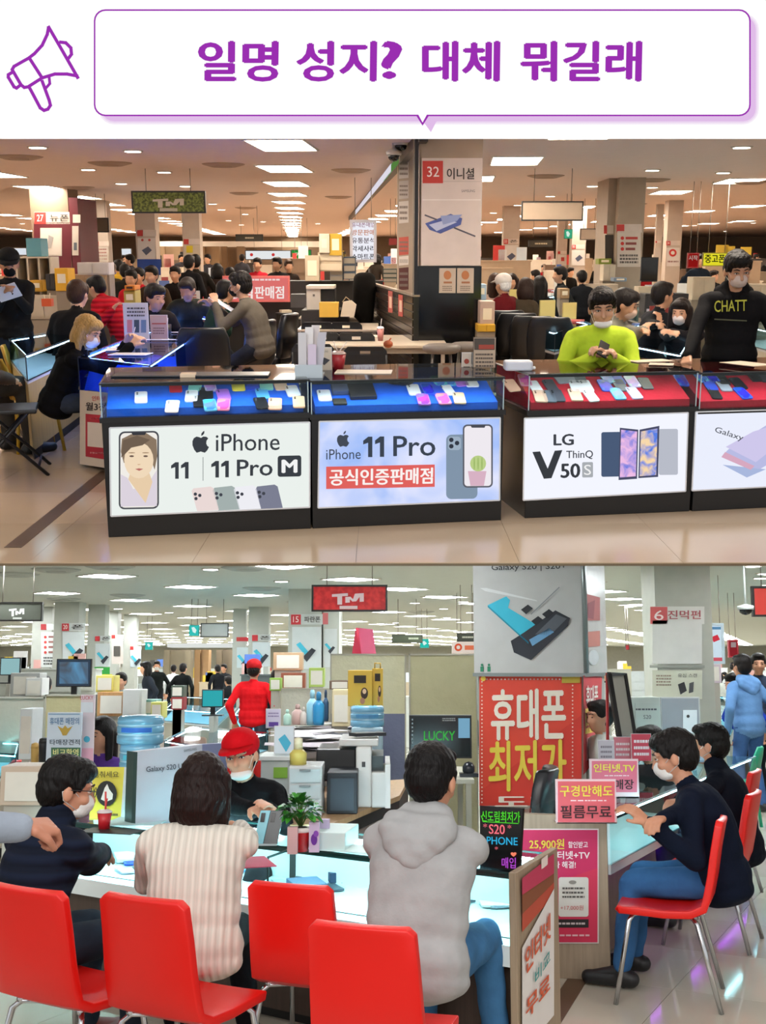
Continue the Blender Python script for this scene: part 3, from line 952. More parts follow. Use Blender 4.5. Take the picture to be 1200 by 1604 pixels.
def stand_sign(name, label, x0, y0, x1, y1, Y, col, edge='#d8d8d8', z0=None, lean=.1, glow=0., cat='sign', d=.03):
    """small upright card; returns its Print"""
    t, X0, X1, Z0, Z1 = thingpx(name, label, cat, x0, y0, x1, y1, Y, z0=z0)
    part('card', MB().bb(X0, X1, Y, Y + .008, Z0, Z1), M(col, .5, emit=glow), t)
    part('holder_back', MB().slab([(X0 - .004, Y + .008, Z0 - .0), (X1 + .004, Y + .008, Z0), (X1 + .004, Y + .008, Z1 + .004), (X0 - .004, Y + .008, Z1 + .004)], (0, .004, 0)), M(edge, .3), t)
    part('foot', MB().bb(X0, X1, Y, Y + d + .04, Z0, Z0 + .005), M(edge, .3), t)
    return t, Print(t, (0, Y, 0), FRONT, glow)


def drink_cup(label, x, y, w, h, Y, col, straw='#d02028', lid='#f0f0f0', z0=None, n=1):
    """take-away cup whose base shows at pixel (x, y)"""
    b = R.at(x, y, Y=Y)
    if z0 is not None: b.z = z0
    k = Y / F; r = w * k / 2; hh = h * k
    t = thing('drink_cup', label, 'cup', b)
    part('cup_body', MB().lathe(b, [(r * .72, 0), (r, hh * .85), (r * .95, hh * .85)], 16), M(col, .35), t)
    part('lid', MB().lathe(b + V((0, 0, hh * .85)), [(r * 1.05, 0), (r * 1.05, hh * .05), (r * .7, hh * .15), (r * .2, hh * .16)], 16), M(lid, .3), t)
    for i in range(n):
        a = i * 2.1
        part('straw', MB().tube([b + V((0, 0, hh * .9)), b + V((.02 * math.cos(a) * n * .6, .02 * math.sin(a), hh * 1.55))], .0035, 5), M(straw, .4), t)
    return t


def monitor(label, x0, y0, x1, y1, Y, screen, bezel='#101113', glow=.0, rz=0., stand=True, zb=None, kind='', ped=False):
    t, X0, X1, Z0, Z1 = thingpx('monitor', label, 'monitor', x0, y0, x1, y1, Y)
    e = .012
    part('housing', MB().bb(X0, X1, Y, Y + .04, Z0, Z1), M(bezel, .35), t, bevel=.004)
    part('screen', MB().bb(X0 + e, X1 - e, Y - .002, Y + .01, Z0 + e, Z1 - e), M(screen, .15, emit=glow, kind=kind), t)
    if stand:
        zb = Z0 - .1 if zb is None else zb; xm = (X0 + X1) / 2
        part('stand', MB().bb(xm - .03, xm + .03, Y + .03, Y + .06, zb, Z0 + .1).bb(xm - .12, xm + .12, Y - .02, Y + .14, zb, zb + .015), M(bezel, .35), t)
    if ped: part('pedestal', MB().bb(X0 + .1, X1 - .1, Y - .05, Y + .3, 0, Z0 - .1), M('#a8a69c', .6), t)
    return t, Print(t, (0, Y - .002, 0), FRONT, glow)


def lines(pr, x0, y0, x1, y1, n, col, name='small_print', k=0., frac=.45, seed=1, layer=2):
    """rows of small unreadable print as broken dashes"""
    rn = random.Random(seed); L = []
    for i in range(n):
        y = y0 + (y1 - y0) * (i + .3) / n; h = (y1 - y0) / n * frac; x = x0
        while x < x1 - 1:
            w_ = min(x1 - x, rn.uniform(.08, .2) * (x1 - x0)); a = k * (x - x0); b = k * (x + w_ * .8 - x0)
            L.append([(x, y + a), (x + w_ * .8, y + b), (x + w_ * .8, y + h + b), (x, y + h + a)]); x += w_
    o = pr.polys(L, col, layer, name); o['kind'] = 'stuff'; return o


def lattice_hall(H, a, b, base, inside):
    pts = []
    for i in range(-60, 60):
        for j in range(-60, 60):
            x, y = base[0] + i * a[0] + j * b[0], base[1] + i * a[1] + j * b[1]
            if inside(x, y): pts.append((x, y, i, j))
    return pts


def one(pr, x0, y0, x1, y1, col, k=0., n=2):
    """a pair of heavy figure ones"""
    w_ = (x1 - x0) / n
    for i in range(n):
        a = x0 + i * w_; s_ = w_ * .86; d = k * (a - x0)
        pr.poly([(a + s_ * .5, y0 + d), (a + s_ * .9, y0 + d), (a + s_ * .9, y1 + d), (a + s_ * .48, y1 + d), (a + s_ * .48, y0 + (y1 - y0) * .3 + d), (a, y0 + (y1 - y0) * .38 + d), (a, y0 + (y1 - y0) * .2 + d)], col, 2, 'figure')
# ================================================================== UPPER HALL: setting
R = UP
CEIL = 2.9
AX = -.079                                   # the hall's long axis leans this much in X per metre of Y
near = R.at(600, 881, z=0).y
FL = '#b79c7c'
struct('floor', MB().bb(-50, 50, near, 84, -.02, -.006), M('#6f5c46', .5))
floor_up = bpy.data.objects['floor']
tile_m = [M(c, .16, kind='marble') for c in ('#c2a88a', '#bda385', '#c8ae91')]
fld = MB().bb(-50, 50, 12.6, 84, -.006, 0)
part('floor_field', fld, M('#b59f88', .2, kind='marble'), floor_up, kind='stuff')
tme = None
for i in range(-6, 6):
    for j in range(0, 7):
        mb = MB(); s_ = .898 / 2
        x, y = .9 * i + .3, near + .9 * j + .45
        if y + s_ > 12.62: continue
        mb.bb(x - s_, x + s_, y - s_, min(y + s_, 12.6), -.006, 0)
        part('tile', mb, tile_m[(i * 3 + j * 5) % 3], floor_up)
y1 = 12.6
struct('ceiling', MB().bb(-50, 50, 5.75, 84, CEIL, CEIL + .06), M('#ead5ca', .8, amt=.05))
struct('wall_back', MB().bb(-50, 50, 83, 83.3, 0, CEIL), M('#8d765d', .7))
# brown floor inlay strips
for k, (a, b) in enumerate((((20, 858), (168, 738)), ((345, 566), (372, 556)))):
    A, B_ = R.at(*a, z=.0), R.at(*b, z=.0); d = (B_ - A).normalized(); n_ = V((-d.y, d.x, 0)) * .05
    struct('trim_%d' % (k + 1), MB().slab([A - n_, A + n_, B_ + n_, B_ - n_], (0, 0, .003)), M('#5a4331', .4))

# ceiling lights
cols = [(-1.23, 6.2, 22, 'central'), (1.95, 4.8, 21, 'pillar side'), (-5.95, 11., 18, 'maroon pillar side'), (6.7, 9., 18, 'yellow sign side'), (-10.5, 15., 15, 'outer bookshelf side'), (11., 12., 16, 'far hoodie side'), (16.3, 22., 12, 'outermost hoodie side'), (-15.5, 22., 12, 'outermost bookshelf side')]
ORD = 'first second third fourth fifth sixth seventh eighth ninth tenth eleventh twelfth thirteenth fourteenth fifteenth sixteenth seventeenth eighteenth nineteenth twentieth 21st 22nd 23rd 24th'.split()
for x0, ys, n, nm in cols:
    for i in range(n):
        Y = ys + 3.6 * i
        X = x0 + AX * (Y - 14)
        if abs(X) > Y * .36 + 2.5 or Y > 82 or Y < 6.6: continue
        ceiling_light('panel_light', '%s rectangular light panel in the %s ceiling row of the upper hall' % (ORD[i], nm), X, Y, CEIL, .65, 1.3, AX * .9 * -1 * -1, PANEL_UP, '#fff2e0', 'ceiling light panels of the upper hall')
dl = [(59, 230), (208, 236), (138, 265), (257, 269), (190, 287), (290, 291), (333, 319), (347, 328), (1162, 230), (1022, 266), (1133, 270), (928, 291), (1022, 293), (862, 307), (944, 309), (811, 321), (773, 333), (800, 341), (864, 328),
      (384, 335), (358, 345), (412, 347), (378, 352), (60, 349), (35, 350), (1088, 353), (1136, 362), (1144, 348), (498, 350), (240, 330), (1180, 349), (1040, 343), (1105, 372)]
for i, (x, y) in enumerate(dl):
    p_ = R.at(x, y, z=CEIL)
    o = ceiling_light('downlight', '', p_.x, p_.y, CEIL, .2, .2, 0, 14., '#fff0dc', 'round downlights of the upper hall')
    o['label'] = 'round downlight number %d counted from the camera side of the upper ceiling' % (i + 1)
    o['label'] = 'small round downlight in the tan ceiling of the upper hall'
for i, (x, y, s_) in enumerate(((350, 257, 'big round air vent above the TM sign'), (172, 255, 'round air vent between two downlights by the shelf side'), (30, 245, 'round air vent cut by the edge of the upper hall ceiling'), (123, 293, 'round air vent above the maroon pillar'),
                           (550, 266, 'round air vent beside the central light row'), (382, 302, 'round air vent past the TM sign'), (385, 325, 'farther small vent past the TM sign'), (530, 308, 'small vent between light row and ceiling track'), (855, 275, 'round air vent above the blank framed board'),
                           (1022, 281, 'round air vent between four downlights'), (1175, 285, 'round air vent over the hoodie man'), (995, 319, 'small vent above the red lettered pillar'), (690, 0, ''))):
    if not s_: continue
    p_ = R.at(x, y, z=CEIL)
    vent(s_, p_.x, p_.y, CEIL, .31, '#a08673')

# ================================================================== caption banner, not a sign of the hall, built as a glowing board
TB = V((0, 5.62, 0)); Z0 = R.at(600, 215, Y=5.62).z; Z1 = R.at(600, -6, Y=5.62).z; X1 = R.at(1206, 100, Y=5.62).x + 2.2
t = thing('caption_board', 'long white caption banner built as a board, with purple speech bubble, megaphone and Korean lettering above the upper hall', 'caption board', (0, 5.62, Z0))
part('board', MB().bb(-X1, X1, 5.62, 5.70, Z0, Z1), M('#ffffff', emit=1.02), t)  # self-glow stands in for bright white; nothing backlights the caption
pr = Print(t, TB, FRONT, 1.0)
PUR = '#9a2fb0'
sh = rr(159, 26, 1186, 192, 18)
for k, (g, c) in enumerate(((5, '#f6ebf8'), (2.5, '#ecd7f1'), (0, '#e1bde9'))):
    pr.poly(rr(159 - g, 26 - g, 1184 + g, 190 + g, 20 + g), c, 1 + k, 'bubble_shadow')
pr.poly([(660, 186), (686, 186), (675, 207)], '#e1bde9', 3, 'bubble_shadow')
pr.poly(rr(147, 14.5, 1176, 182, 18), PUR, 4, 'bubble_outline'); pr.poly([(652, 181), (672, 181), (662, 197)], PUR, 4, 'bubble_outline')
pr.poly(rr(149.4, 17, 1173.6, 179.6, 16), '#ffffff', 5, 'bubble', glow=1.02); pr.poly([(655, 179), (669, 179), (662, 192)], '#ffffff', 5, 'bubble', glow=1.02)
for s_, a, b in (('일명', 310, 436), ('성지', 464, 590), ('대체', 661, 783), ('뭐길래', 815, 1005)):
    pr.tx(s_, a, 64, b, 128, PUR, off=.034, layer=6)
pr.tx('?', 597, 64, 630, 124, PUR, off=.03, layer=6)
# megaphone icon: strokes


def stroke(P, w_):
    out = []
    for (x0, y0), (x1_, y1_) in zip(P[:-1], P[1:]):
        L = math.hypot(x1_ - x0, y1_ - y0) or 1; nx, ny = -(y1_ - y0) / L * w_ / 2, (x1_ - x0) / L * w_ / 2
        ex, ey = (x1_ - x0) / L * w_ * .3, (y1_ - y0) / L * w_ * .3
        out.append([(x0 - ex + nx, y0 - ey + ny), (x1_ + ex + nx, y1_ + ey + ny), (x1_ + ex - nx, y1_ + ey - ny), (x0 - ex - nx, y0 - ey - ny)])
    return out


ic = []
ic += stroke([(76, 42), (98, 80), (122, 122)], 5.2)
ic += stroke([(76, 43), (74, 54), (66, 71), (54, 84), (45, 91)], 5.2)
ic += stroke([(45, 91), (22, 104), (19, 109), (33, 133), (38, 137), (44, 136), (66, 122), (46, 91)], 5.2)
ic += stroke([(66, 122), (86, 116), (105, 116), (121, 119)], 5.2)
ic += stroke([(18, 114), (13, 117), (13, 121), (22, 136), (26, 138), (31, 134)], 5.2)
ic += stroke([(46, 137), (63, 169), (69, 173), (75, 171), (79, 165), (77, 157), (66, 127)], 5.2)
ic += stroke([(94, 66), (103, 67), (111, 75), (112, 85), (106, 93)], 5.2)
ic += stroke([(77, 121), (78, 131), (71, 139)], 4.5)
pr.polys(ic, PUR, 2, 'megaphone_icon')

# ================================================================== display cases in front


def glow_noise(name, c1, c2, sc_, e=1.):
    m = bpy.data.materials.new(name); m.use_nodes = True; N = m.node_tree.nodes; L = m.node_tree.links
    b = N['Principled BSDF']; b.inputs['Base Color'].default_value = (.05, .05, .05, 1)
    n = N.new('ShaderNodeTexNoise'); n.inputs['Scale'].default_value = sc_; n.inputs['Detail'].default_value = 3; n.inputs['Distortion'].default_value = 1.
    tc = N.new('ShaderNodeTexCoord'); L.new(tc.outputs['Object'], n.inputs[0])
    r = N.new('ShaderNodeValToRGB'); r.color_ramp.elements[0].color = lin(c1); r.color_ramp.elements[1].color = lin(c2)
    r.color_ramp.elements[0].position = .35; r.color_ramp.elements[1].position = .65
    L.new(n.outputs[0], r.inputs[0]); L.new(r.outputs[0], b.inputs['Emission Color']); b.inputs['Emission Strength'].default_value = e
    return m


TOPG = glass_mat('#b9bab4', .35, 'top_glass')
SIDEG = glass_mat('#f0f7f8', .02, 'side_glass')


def case(label, a, b, depth, px1, px2, face, tray, panel_px, group='display cases with backlit fronts'):
    """a, b: pixels of the floor line; px1/px2: pixels fixing body height and glass height"""
    A, B_ = R.at(*a, z=0), R.at(*b, z=0)
    U = (B_ - A).normalized(); W = V((-U.y, U.x, 0)); L = (B_ - A).length
    N = -W
    z1 = R.hit(*px1, A, N).z; z2 = R.hit(*px2, A, N).z
    t = thing('display_case', label, 'display case', A + U * L / 2 + W * depth / 2)
    t['group'] = group
    q = lambda u, w, z: A + U * u + W * w + V((0, 0, z))
    pl = lambda u0, u1, w0, w1: [q(u0, w0, 0), q(u1, w0, 0), q(u1, w1, 0), q(u0, w1, 0)]
    bm = MB().prism([(p.x, p.y) for p in pl(.0, L, .0, depth)], .0, z1)
    part('cabinet_body', bm, M('#0d0d0f', .3), t, bevel=.004)
    part('body_rim', MB().prism([(p.x, p.y) for p in pl(-.01, L + .01, -.012, depth)], z1 - .02, z1 + .012), M('#141416', .25), t)
    pr = Print(t, A + N * .009, N, 1.0)
    c = [R.hit(x, y, A, N) for x, y in panel_px]
    part('light_panel', MB().slab([p + N * .002 for p in c], N * .006), face, t)
    fm = MB()
    for i in range(4):
        d = c[(i + 1) % 4] - c[i]; fm.tube([c[i] + N * .008, c[(i + 1) % 4] + N * .008], .006, 4, False)
    part('panel_frame', fm, M('#dfe3ea', .3, .5), t)
    # tray: front lip, slope, back
    tr = MB(); e = .03; zt0, zt1 = z1 + .055, z2 - .012
    pts = [(0.04, z1 + .01), (.04, zt0), (.42, zt1), (depth - .06, zt1), (depth - .06, z1 + .01)]
    tr.slab([q(e, w_, z) for w_, z in pts], U * (L - 2 * e))
    part('display_tray', tr, M(tray, .7, kind='fabric', amt=.06), t)
    # glass
    g = MB()
    for w_ in (0.004, depth - .004): g.slab([q(0, w_, z1 + .012), q(L, w_, z1 + .012), q(L, w_, z2), q(0, w_, z2)], W * .004)
    part('front_glass', g, SIDEG, t)
    g = MB()
    for u in (0.002, L - .006): g.slab([q(u, 0, z1 + .012), q(u, depth, z1 + .012), q(u, depth, z2), q(u, 0, z2)], U * .004)
    part('side_glass', g, SIDEG, t)
    part('glass_top', MB().prism([(p.x, p.y) for p in pl(0, L, 0, depth)], z2, z2 + .008), TOPG, t)
    ed = MB()
    for u in (0.004, L - .004):
        for w_ in (0.004, depth - .004): ed.tube([q(u, w_, z1), q(u, w_, z2)], .0045, 4, False)
    part('glass_edge', ed, M('#b8c8cc', .25, .3), t)
    part('top_edge', MB().tube([q(0, 0, z2), q(L, 0, z2), q(L, depth, z2), q(0, depth, z2), q(0, 0, z2)], .006, 4, False), M('#202426', .3, .4), t)
    part('strip_housing', MB().slab([q(.01, .008, z2), q(L - .01, .008, z2), q(L - .01, .008, z2 - .016), q(.01, .008, z2 - .016)], W * .003).slab([q(.01, .008, z2 - .001), q(L - .01, .008, z2 - .001), q(L - .01, .04, z2 - .001), q(.01, .04, z2 - .001)], V((0, 0, -.003))), M('#1c1e22', .3), t)
    part('light_strip', MB().slab([q(.03, .014, z2 - .006), q(L - .03, .014, z2 - .006), q(L - .03, .036, z2 - .006), q(.03, .036, z2 - .006)], V((0, 0, -.004))), M('#eef3ff', emit=38.), t)
    S0 = q(0, .04, zt0); sl = (q(0, .42, zt1) - S0).normalized(); TN = U.cross(sl).normalized()
    if TN.z < 0: TN = -TN
    pr._q = (A, U, W, L, z1, z2)
    pr.plane = (S0, TN, U)
    pr.top = z2 + .008
    return t, pr


def portrait(pr, x0, y0, x1, y1, k):
    w_, h = x1 - x0, y1 - y0
    f = lambda u, v: (x0 + u * w_, y0 + v * h + k * u * w_)
    pr.poly(rr(x0 - 2, y0 - 2, x1 + 2, y1 + 2, 9, k), '#4a4c52', 2, 'printed_phone')
    pr.poly(rr(x0 + .6, y0 + .6, x1 - .6, y1 - .6, 7, k), '#f1ede6', 3, 'printed_phone')
    pr.poly([f(.02, .98), f(.02, .55), f(.2, .6), f(.35, .75), f(.7, .72), f(.85, .6), f(.98, .5), f(.98, .98)], '#dcd3de', 4, 'printed_portrait')
    pr.poly([f(.22, .62), f(.68, .94), f(.86, .66), f(.75, .5), f(.3, .48)], '#e8cdaa', 5, 'printed_portrait')
    pr.poly([f(*p) for p in ((.02, .25), (.05, .08), (.3, .02), (.7, .01), (.97, .1), (.99, .32), (.92, .5), (.85, .4), (.1, .4))], '#8a7763', 6, 'printed_portrait')
    pr.poly(circ(x0 + .5 * w_, y0 + .37 * h + k * w_ / 2, .39 * w_, .24 * h), '#f0d9ba', 7, 'printed_portrait')
    pr.poly([f(*p) for p in ((.03, .33), (.08, .1), (.45, .04), (.8, .1), (.6, .17), (.3, .2), (.14, .28))], '#6f5f50', 8, 'printed_portrait')
    for u in (.31, .68):
        pr.poly(circ(x0 + u * w_, y0 + .31 * h, 3.6, 1.5), '#6d5a50', 8, 'printed_portrait'); pr.poly(circ(x0 + u * w_, y0 + .265 * h, 5.5, .8), '#a08468', 8, 'printed_portrait')
    pr.poly([f(.4, .485), f(.5, .475), f(.62, .485), f(.51, .51)], '#b8706a', 8, 'printed_portrait')
    pr.poly([f(.45, .42), f(.56, .42), f(.5, .435)], '#cfa88a', 8, 'printed_portrait')
    pr.poly([f(.3, .0), f(.7, .0), f(.66, .035), f(.34, .035)], '#3a3b40', 9, 'printed_phone')


def fruit_logo(pr, x, y, s_, col, bg, layer=2, k=0.):
    P = [(0, -.26), (.12, -.34), (.3, -.33), (.42, -.24), (.32, -.1), (.3, .06), (.36, .2), (.46, .27), (.36, .46), (.22, .6), (.08, .56), (-.02, .53), (-.14, .57), (-.26, .6), (-.4, .42), (-.5, .16), (-.5, -.08), (-.42, -.25), (-.26, -.34), (-.12, -.31)]
    pr.poly([(x + a * s_, y + b * s_) for a, b in P], col, layer, 'emblem')
    pr.poly([(x + a * s_, y + b * s_) for a, b in ((.0, -.38), (.02, -.52), (.12, -.64), (.2, -.67), (.18, -.52), (.1, -.42))], col, layer, 'emblem')


DK = '#3c4046'
# ---- case A
tA, pA = case('display case with white backlit front showing a portrait phone and four camera phones', (170, 842), (487, 828), .9, (172, 657), (172, 602), M('#e6ece8', emit=1.05), '#1f5fd0',
              [(174, 808), (485, 794), (485, 661), (172, 670)])
portrait(pA, 188, 678, 247, 796, -.02)
fruit_logo(pA, 315, 693, 27, DK, '')
pA.tx('iPhone', 338, 680, 438, 707, DK, -.02, off=.004)
one(pA, 268, 724, 299, 750, DK, -.02)
pA.poly([(317.5, 716), (318.6, 716), (318.6, 753), (317.5, 753)], '#8a9090', 2, 'divider_line')
one(pA, 331, 722, 362, 748, DK, -.02); pA.tx('Pro', 371, 720, 427, 746, DK, -.02, off=.014)
pA.poly(rr(435, 714, 472, 747, 4, -.02), DK, 2, 'letter_block'); pA.tx('M', 441, 720, 466, 741, '#f4f4f4', -.02, layer=3, off=.04)
for i, (c, x) in enumerate((('#ead9d6', 300), ('#a4b0ae', 333), ('#eeeef4', 366), ('#7c7f92', 400))):
    pA.poly([(x, 769 - i * .8), (x + 3, 765 - i), (x + 30, 762 - i), (x + 35, 765 - i), (x + 43, 799 - i * 1.2), (x + 9, 801 - i * 1.2)], c, 2, 'printed_phone')
    for dx, dy in ((6, 774), (7, 781), (13, 776)): pA.poly(circ(x + dx, dy - i, 2.7, n=10), '#43464f', 3, 'printed_camera_lens')
# ---- case B
tB, pB = case('display case with pale blue watercolour backlit front and red label strip', (490, 828), (785, 815), .9, (498, 652), (498, 598), glow_noise('watercolour_glow', '#8fb0ee', '#d8dcf4', 2.2, 1.05), '#1f5fd0',
              [(498, 795), (782, 783), (783, 654), (500, 660)])
fruit_logo(pB, 538, 688, 20, '#454c58', '')
pB.tx('iPhone', 511, 704, 565, 720, '#454c58', -.02, off=.0)
one(pB, 569, 684, 606, 716, '#3d4552', -.02); pB.tx('Pro', 616, 683, 682, 715, '#3d4552', -.02, off=.012)
pB.rect(511, 731, 681, 766, '#e0635e', 2, -.02, 'label_strip')
pB.tx('공식인증판매점', 516, 735, 678, 761, '#fbf3f0', -.02, layer=3, off=.03)
pB.poly(rr(699, 681, 748, 782, 8, -.02), '#8295aa', 2, 'printed_phone'); pB.poly(rr(702, 684, 722, 705, 5), '#9fb0c2', 3, 'printed_phone')
for x, y in ((707, 689), (707, 699), (716, 694)): pB.poly(circ(x, y, 3.6, n=12), '#353a46', 4, 'printed_camera_lens')
pB.poly(rr(725, 665, 772, 764, 7, -.01), '#5c5e68', 3, 'printed_phone'); pB.poly(rr(727.5, 667.5, 769.5, 761.5, 5, -.01), '#efeaf0', 4, 'printed_phone')
pB.poly([(737, 666), (761, 665.5), (759, 670), (739, 670)], '#4a4c55', 5, 'printed_phone')
pB.poly([(733, 738), (762, 738), (758, 761), (737, 761)], '#d8b2c4', 5, 'printed_pot')
pB.poly(circ(749, 726, 12.5, 12.5), '#b9cf86', 6, 'printed_cactus')
for dx in (-6, 0, 6): pB.poly(circ(749 + dx, 726, .8, 11, 8), '#93b060', 7, 'printed_cactus')
# ---- case C
tC, pC = case('display case with white backlit front showing an opened folding phone', (822, 812), (1080, 801), .9, (822, 646), (822, 588), M('#eff1fb', emit=1.05), '#b81c2c',
              [(819, 783), (1073, 769), (1077, 646), (821, 655)])
pC.tx('LG', 867, 680, 899, 698, '#40434a', -.02, off=.03)
pC.poly([(834, 708), (846, 707), (858, 734), (869, 706), (881, 705), (864, 749), (852, 750)], '#3a3d42', 2, 'lettering')
pC.tx('ThinQ', 887, 706, 929, 720, '#45484e', -.02, off=.012)
pC.tx('50', 878, 726, 909, 749, '#3a3d42', -.02, off=.03)
pC.poly(rr(912, 724, 929, 748, 2, -.02), '#a9adb2', 2, 'letter_block'); pC.tx('S', 915, 728, 926, 744, '#f2f2f2', 0, layer=3)
pC.poly(rr(942, 677, 973, 747, 3, -.02), '#4a5b78', 2, 'printed_phone')
for (a, b, c, d) in ((944, 746, 960, 752),): pass
ph1 = glow_noise('rainbow_screen_glow', '#3a63d8', '#e8b4e0', 14, 1.); ph2 = glow_noise('swirl_screen_glow', '#2f6ee0', '#f0d0a0', 16, 1.)
pC.poly([(971, 670), (1000, 673), (998, 750), (969, 752)], '#4b4e68', 3, 'printed_phone'); pC.poly([(973, 673), (998, 676), (996, 746), (971, 748)], '', 4, 'printed_screen', mat=ph1)
pC.poly([(1002, 673), (1033, 667), (1031, 747), (1000, 749)], '#4b4e68', 3, 'printed_phone'); pC.poly([(1004, 676), (1030, 671), (1028, 744), (1002, 746)], '', 4, 'printed_screen', mat=ph2)
pC.poly(rr(1032, 672, 1062, 744, 3, -.01), '#b9bdc9', 2, 'printed_phone')
# ---- case D
tD, pD = case('display case with white backlit front of stacked lilac phones at the hoodie man', (1084, 801), (1330, 789), .9, (1084, 644), (1084, 586), M('#e6eaf8', emit=1.05), '#b81c2c',
              [(1083, 768), (1326, 756), (1326, 638), (1089, 645)])
pD.text('Galaxy', (1118, 679), (1162, 693), (1122, 668), '#50535c', 3, .005)
pD.poly([(1133, 712), (1141, 704), (1210, 660), (1300, 672), (1190, 735), (1176, 733)], '#b9bce4', 2, 'printed_phone')
pD.poly([(1137, 700), (1180, 676), (1250, 655), (1215, 700), (1184, 724)], '#cfc8ec', 3, 'printed_phone'); pD.poly([(1130, 716), (1176, 736), (1182, 730), (1136, 708)], '#d8a9c0', 3, 'printed_phone')
pD.poly([(1132, 728), (1170, 748), (1200, 735), (1180, 733)], '#a9b8de', 2, 'printed_shadow')

rn = random.Random(3)
W_, K_ = '#f2f2f2', '#17181c'
LA = [(221, 624, W_), (275, 607, '#c81e2a'), (306, 605, '#8ee0d0'), (329, 606, '#c9c2e6'), (300, 622, W_), (323, 617, K_), (313, 630, K_), (270, 638, W_), (350, 620, '#b070d8'), (329, 636, '#5ab0e0'), (350, 635, '#e48ab0'), (373, 605, '#f0dc50'), (396, 604, '#2b4fd0'),
      (417, 604, '#8ee0d0'), (439, 604, '#e0b79a'), (458, 614, W_), (411, 618, '#5ab0e0'), (409, 633, K_), (431, 634, '#e0b79a'), (468, 631, '#e8c8a0')]
LB = [(508, 621, W_), (555, 600, W_), (648, 612, W_), (670, 611, '#2b4fd0'), (684, 612, '#2b4fd0'), (700, 612, W_), (687, 598, '#5ab0e0'), (703, 597, '#5ab0e0'), (720, 598, '#b070d8'), (737, 599, W_), (663, 627, '#b070d8'), (694, 626, '#e48ab0'), (719, 625, '#e8c8a0')]
LC = [(801, 605, '#e0b79a'), (838, 607, W_), (822, 597, '#e48ab0'), (862, 605, '#3a3d48'), (846, 622, '#e0b79a'), (860, 622, '#58606a'), (873, 621, '#3a3d48'), (878, 593, '#9aa0a8'), (894, 593, '#9aa0a8'), (908, 593, '#58606a'), (902, 606, W_), (918, 606, W_), (901, 620, '#e0b79a'), (925, 621, W_),
      (950, 593, '#5ab0e0'), (948, 605, '#2b4fd0'), (967, 595, '#2b4fd0'), (971, 605, '#58606a'), (967, 618, '#5ab0e0'), (990, 599, '#c9c2e6'), (993, 617, '#c9c2e6'), (1011, 602, '#3a3d48')]
LD = [(1046, 592, '#b070d8'), (1067, 597, '#2b4fd0'), (1097, 591, '#5ab0e0'), (1114, 591, '#2b4fd0'), (1112, 604, '#2b4fd0'), (1130, 595, K_), (1133, 605, '#9aa0a8'), (1156, 602, K_), (1119, 617, K_), (1163, 617, '#2b4fd0'), (1180, 590, K_), (1196, 591, '#3a3d48')]
for lst, pr_, nm in ((LA, pA, 'blue tray of the portrait case'), (LB, pB, 'blue tray above the red strip'), (LC, pC, 'red tray of the folding phone case'), (LD, pD, 'red tray below the hoodie man')):
    for i, (x, y, c) in enumerate(lst):
        row = 'upper' if y < 609 else 'lower'
        scr = None
        if c in ('#2b4fd0', '#5ab0e0', '#b070d8', '#e48ab0', '#c9c2e6') and i % 4: scr = c
        phone_on(pr_.plane, (x, y), .075 + rn.uniform(-.004, .008), .145, c, '%s phone on the %s, %s one' % (row, nm, ORD[i % 24]) if i < 24 else nm, 'phones on show in the %s' % nm,
                 ang=rn.uniform(-.12, .12), screen=scr)
# boxes and cap on tray B


def box_on(plane, px, w_, h, hh, col, name, label, cat, ang=0.):
    P0, N, U = plane; c = R.hit(px[0], px[1], P0, N); U = nrm(U); W = N.cross(U).normalized()
    a = U * math.cos(ang) + W * math.sin(ang); b = W * math.cos(ang) - U * math.sin(ang)
    mb = MB().slab([c - a * w_ / 2 - b * h / 2 + N * .002, c + a * w_ / 2 - b * h / 2 + N * .002, c + a * w_ / 2 + b * h / 2 + N * .002, c - a * w_ / 2 + b * h / 2 + N * .002], N * hh)
    return single(name, mb, M(col, .5), label, cat, bevel=.003)


box_on(pB.plane, (532, 613), .1, .11, .03, '#3c4660', 'phone_box', 'dark blue phone box beside the big black box on the blue tray', 'box')
box_on(pB.plane, (566, 615), .165, .2, .025, '#14151a', 'laptop_box', 'large black flat box on the second blue tray', 'box')
box_on(pB.plane, (532, 631), .085, .07, .012, '#2b2a22', 'calculator', 'small dark calculator at the front edge of the second blue tray', 'calculator')
c = R.hit(632, 600, pB.plane[0], pB.plane[1])
single('baseball_cap', MB().ell(c + V((0, 0, .012)), (.07, .1, .025), 16).ell(c + V((-.05, -.02, .006)), (.05, .09, .008), 14), M('#15161a', .6, kind='fabric'), 'dark flat folded cap lying on the second blue tray', 'cap')

# things on the case tops
zt = pA.top
for nm, lb, x, y, w_, d, h, col in (('paper_pad', 'small cream card on the glass top of the portrait case', 295, 590, .09, .12, .02, '#d8c0a4'), ):
    p_ = R.at(x, y, z=zt); single(nm, MB().box((p_.x, p_.y, zt + h / 2 + .001), (w_, d, h), .1), M(col, .6), lb, 'paper')
p_ = R.at(255, 588, z=zt); single('black_folder', MB().box((p_.x + .18, p_.y, zt + .006), (.95, .22, .01), .03), M('#22252a', .35), 'long thin black tray mat on the glass top of the portrait case', 'mat', bevel=.003)
zt = pB.top
p_ = R.at(570, 583, z=zt); single('paper_sheet', MB().box((p_.x, p_.y, zt + .003), (.36, .22, .004), -.05), M('#e2d8c8', .7), 'white paper sheet lying on the glass near the brochure rack', 'paper')
p_ = R.at(482, 590, z=pA.top)
t = thing('brochure_rack', 'tall clear rack of white brochures standing at the joint of two cases', 'rack', (p_.x, p_.y, zt))
mb = MB(); m2 = MB()
yb = p_.y + .05
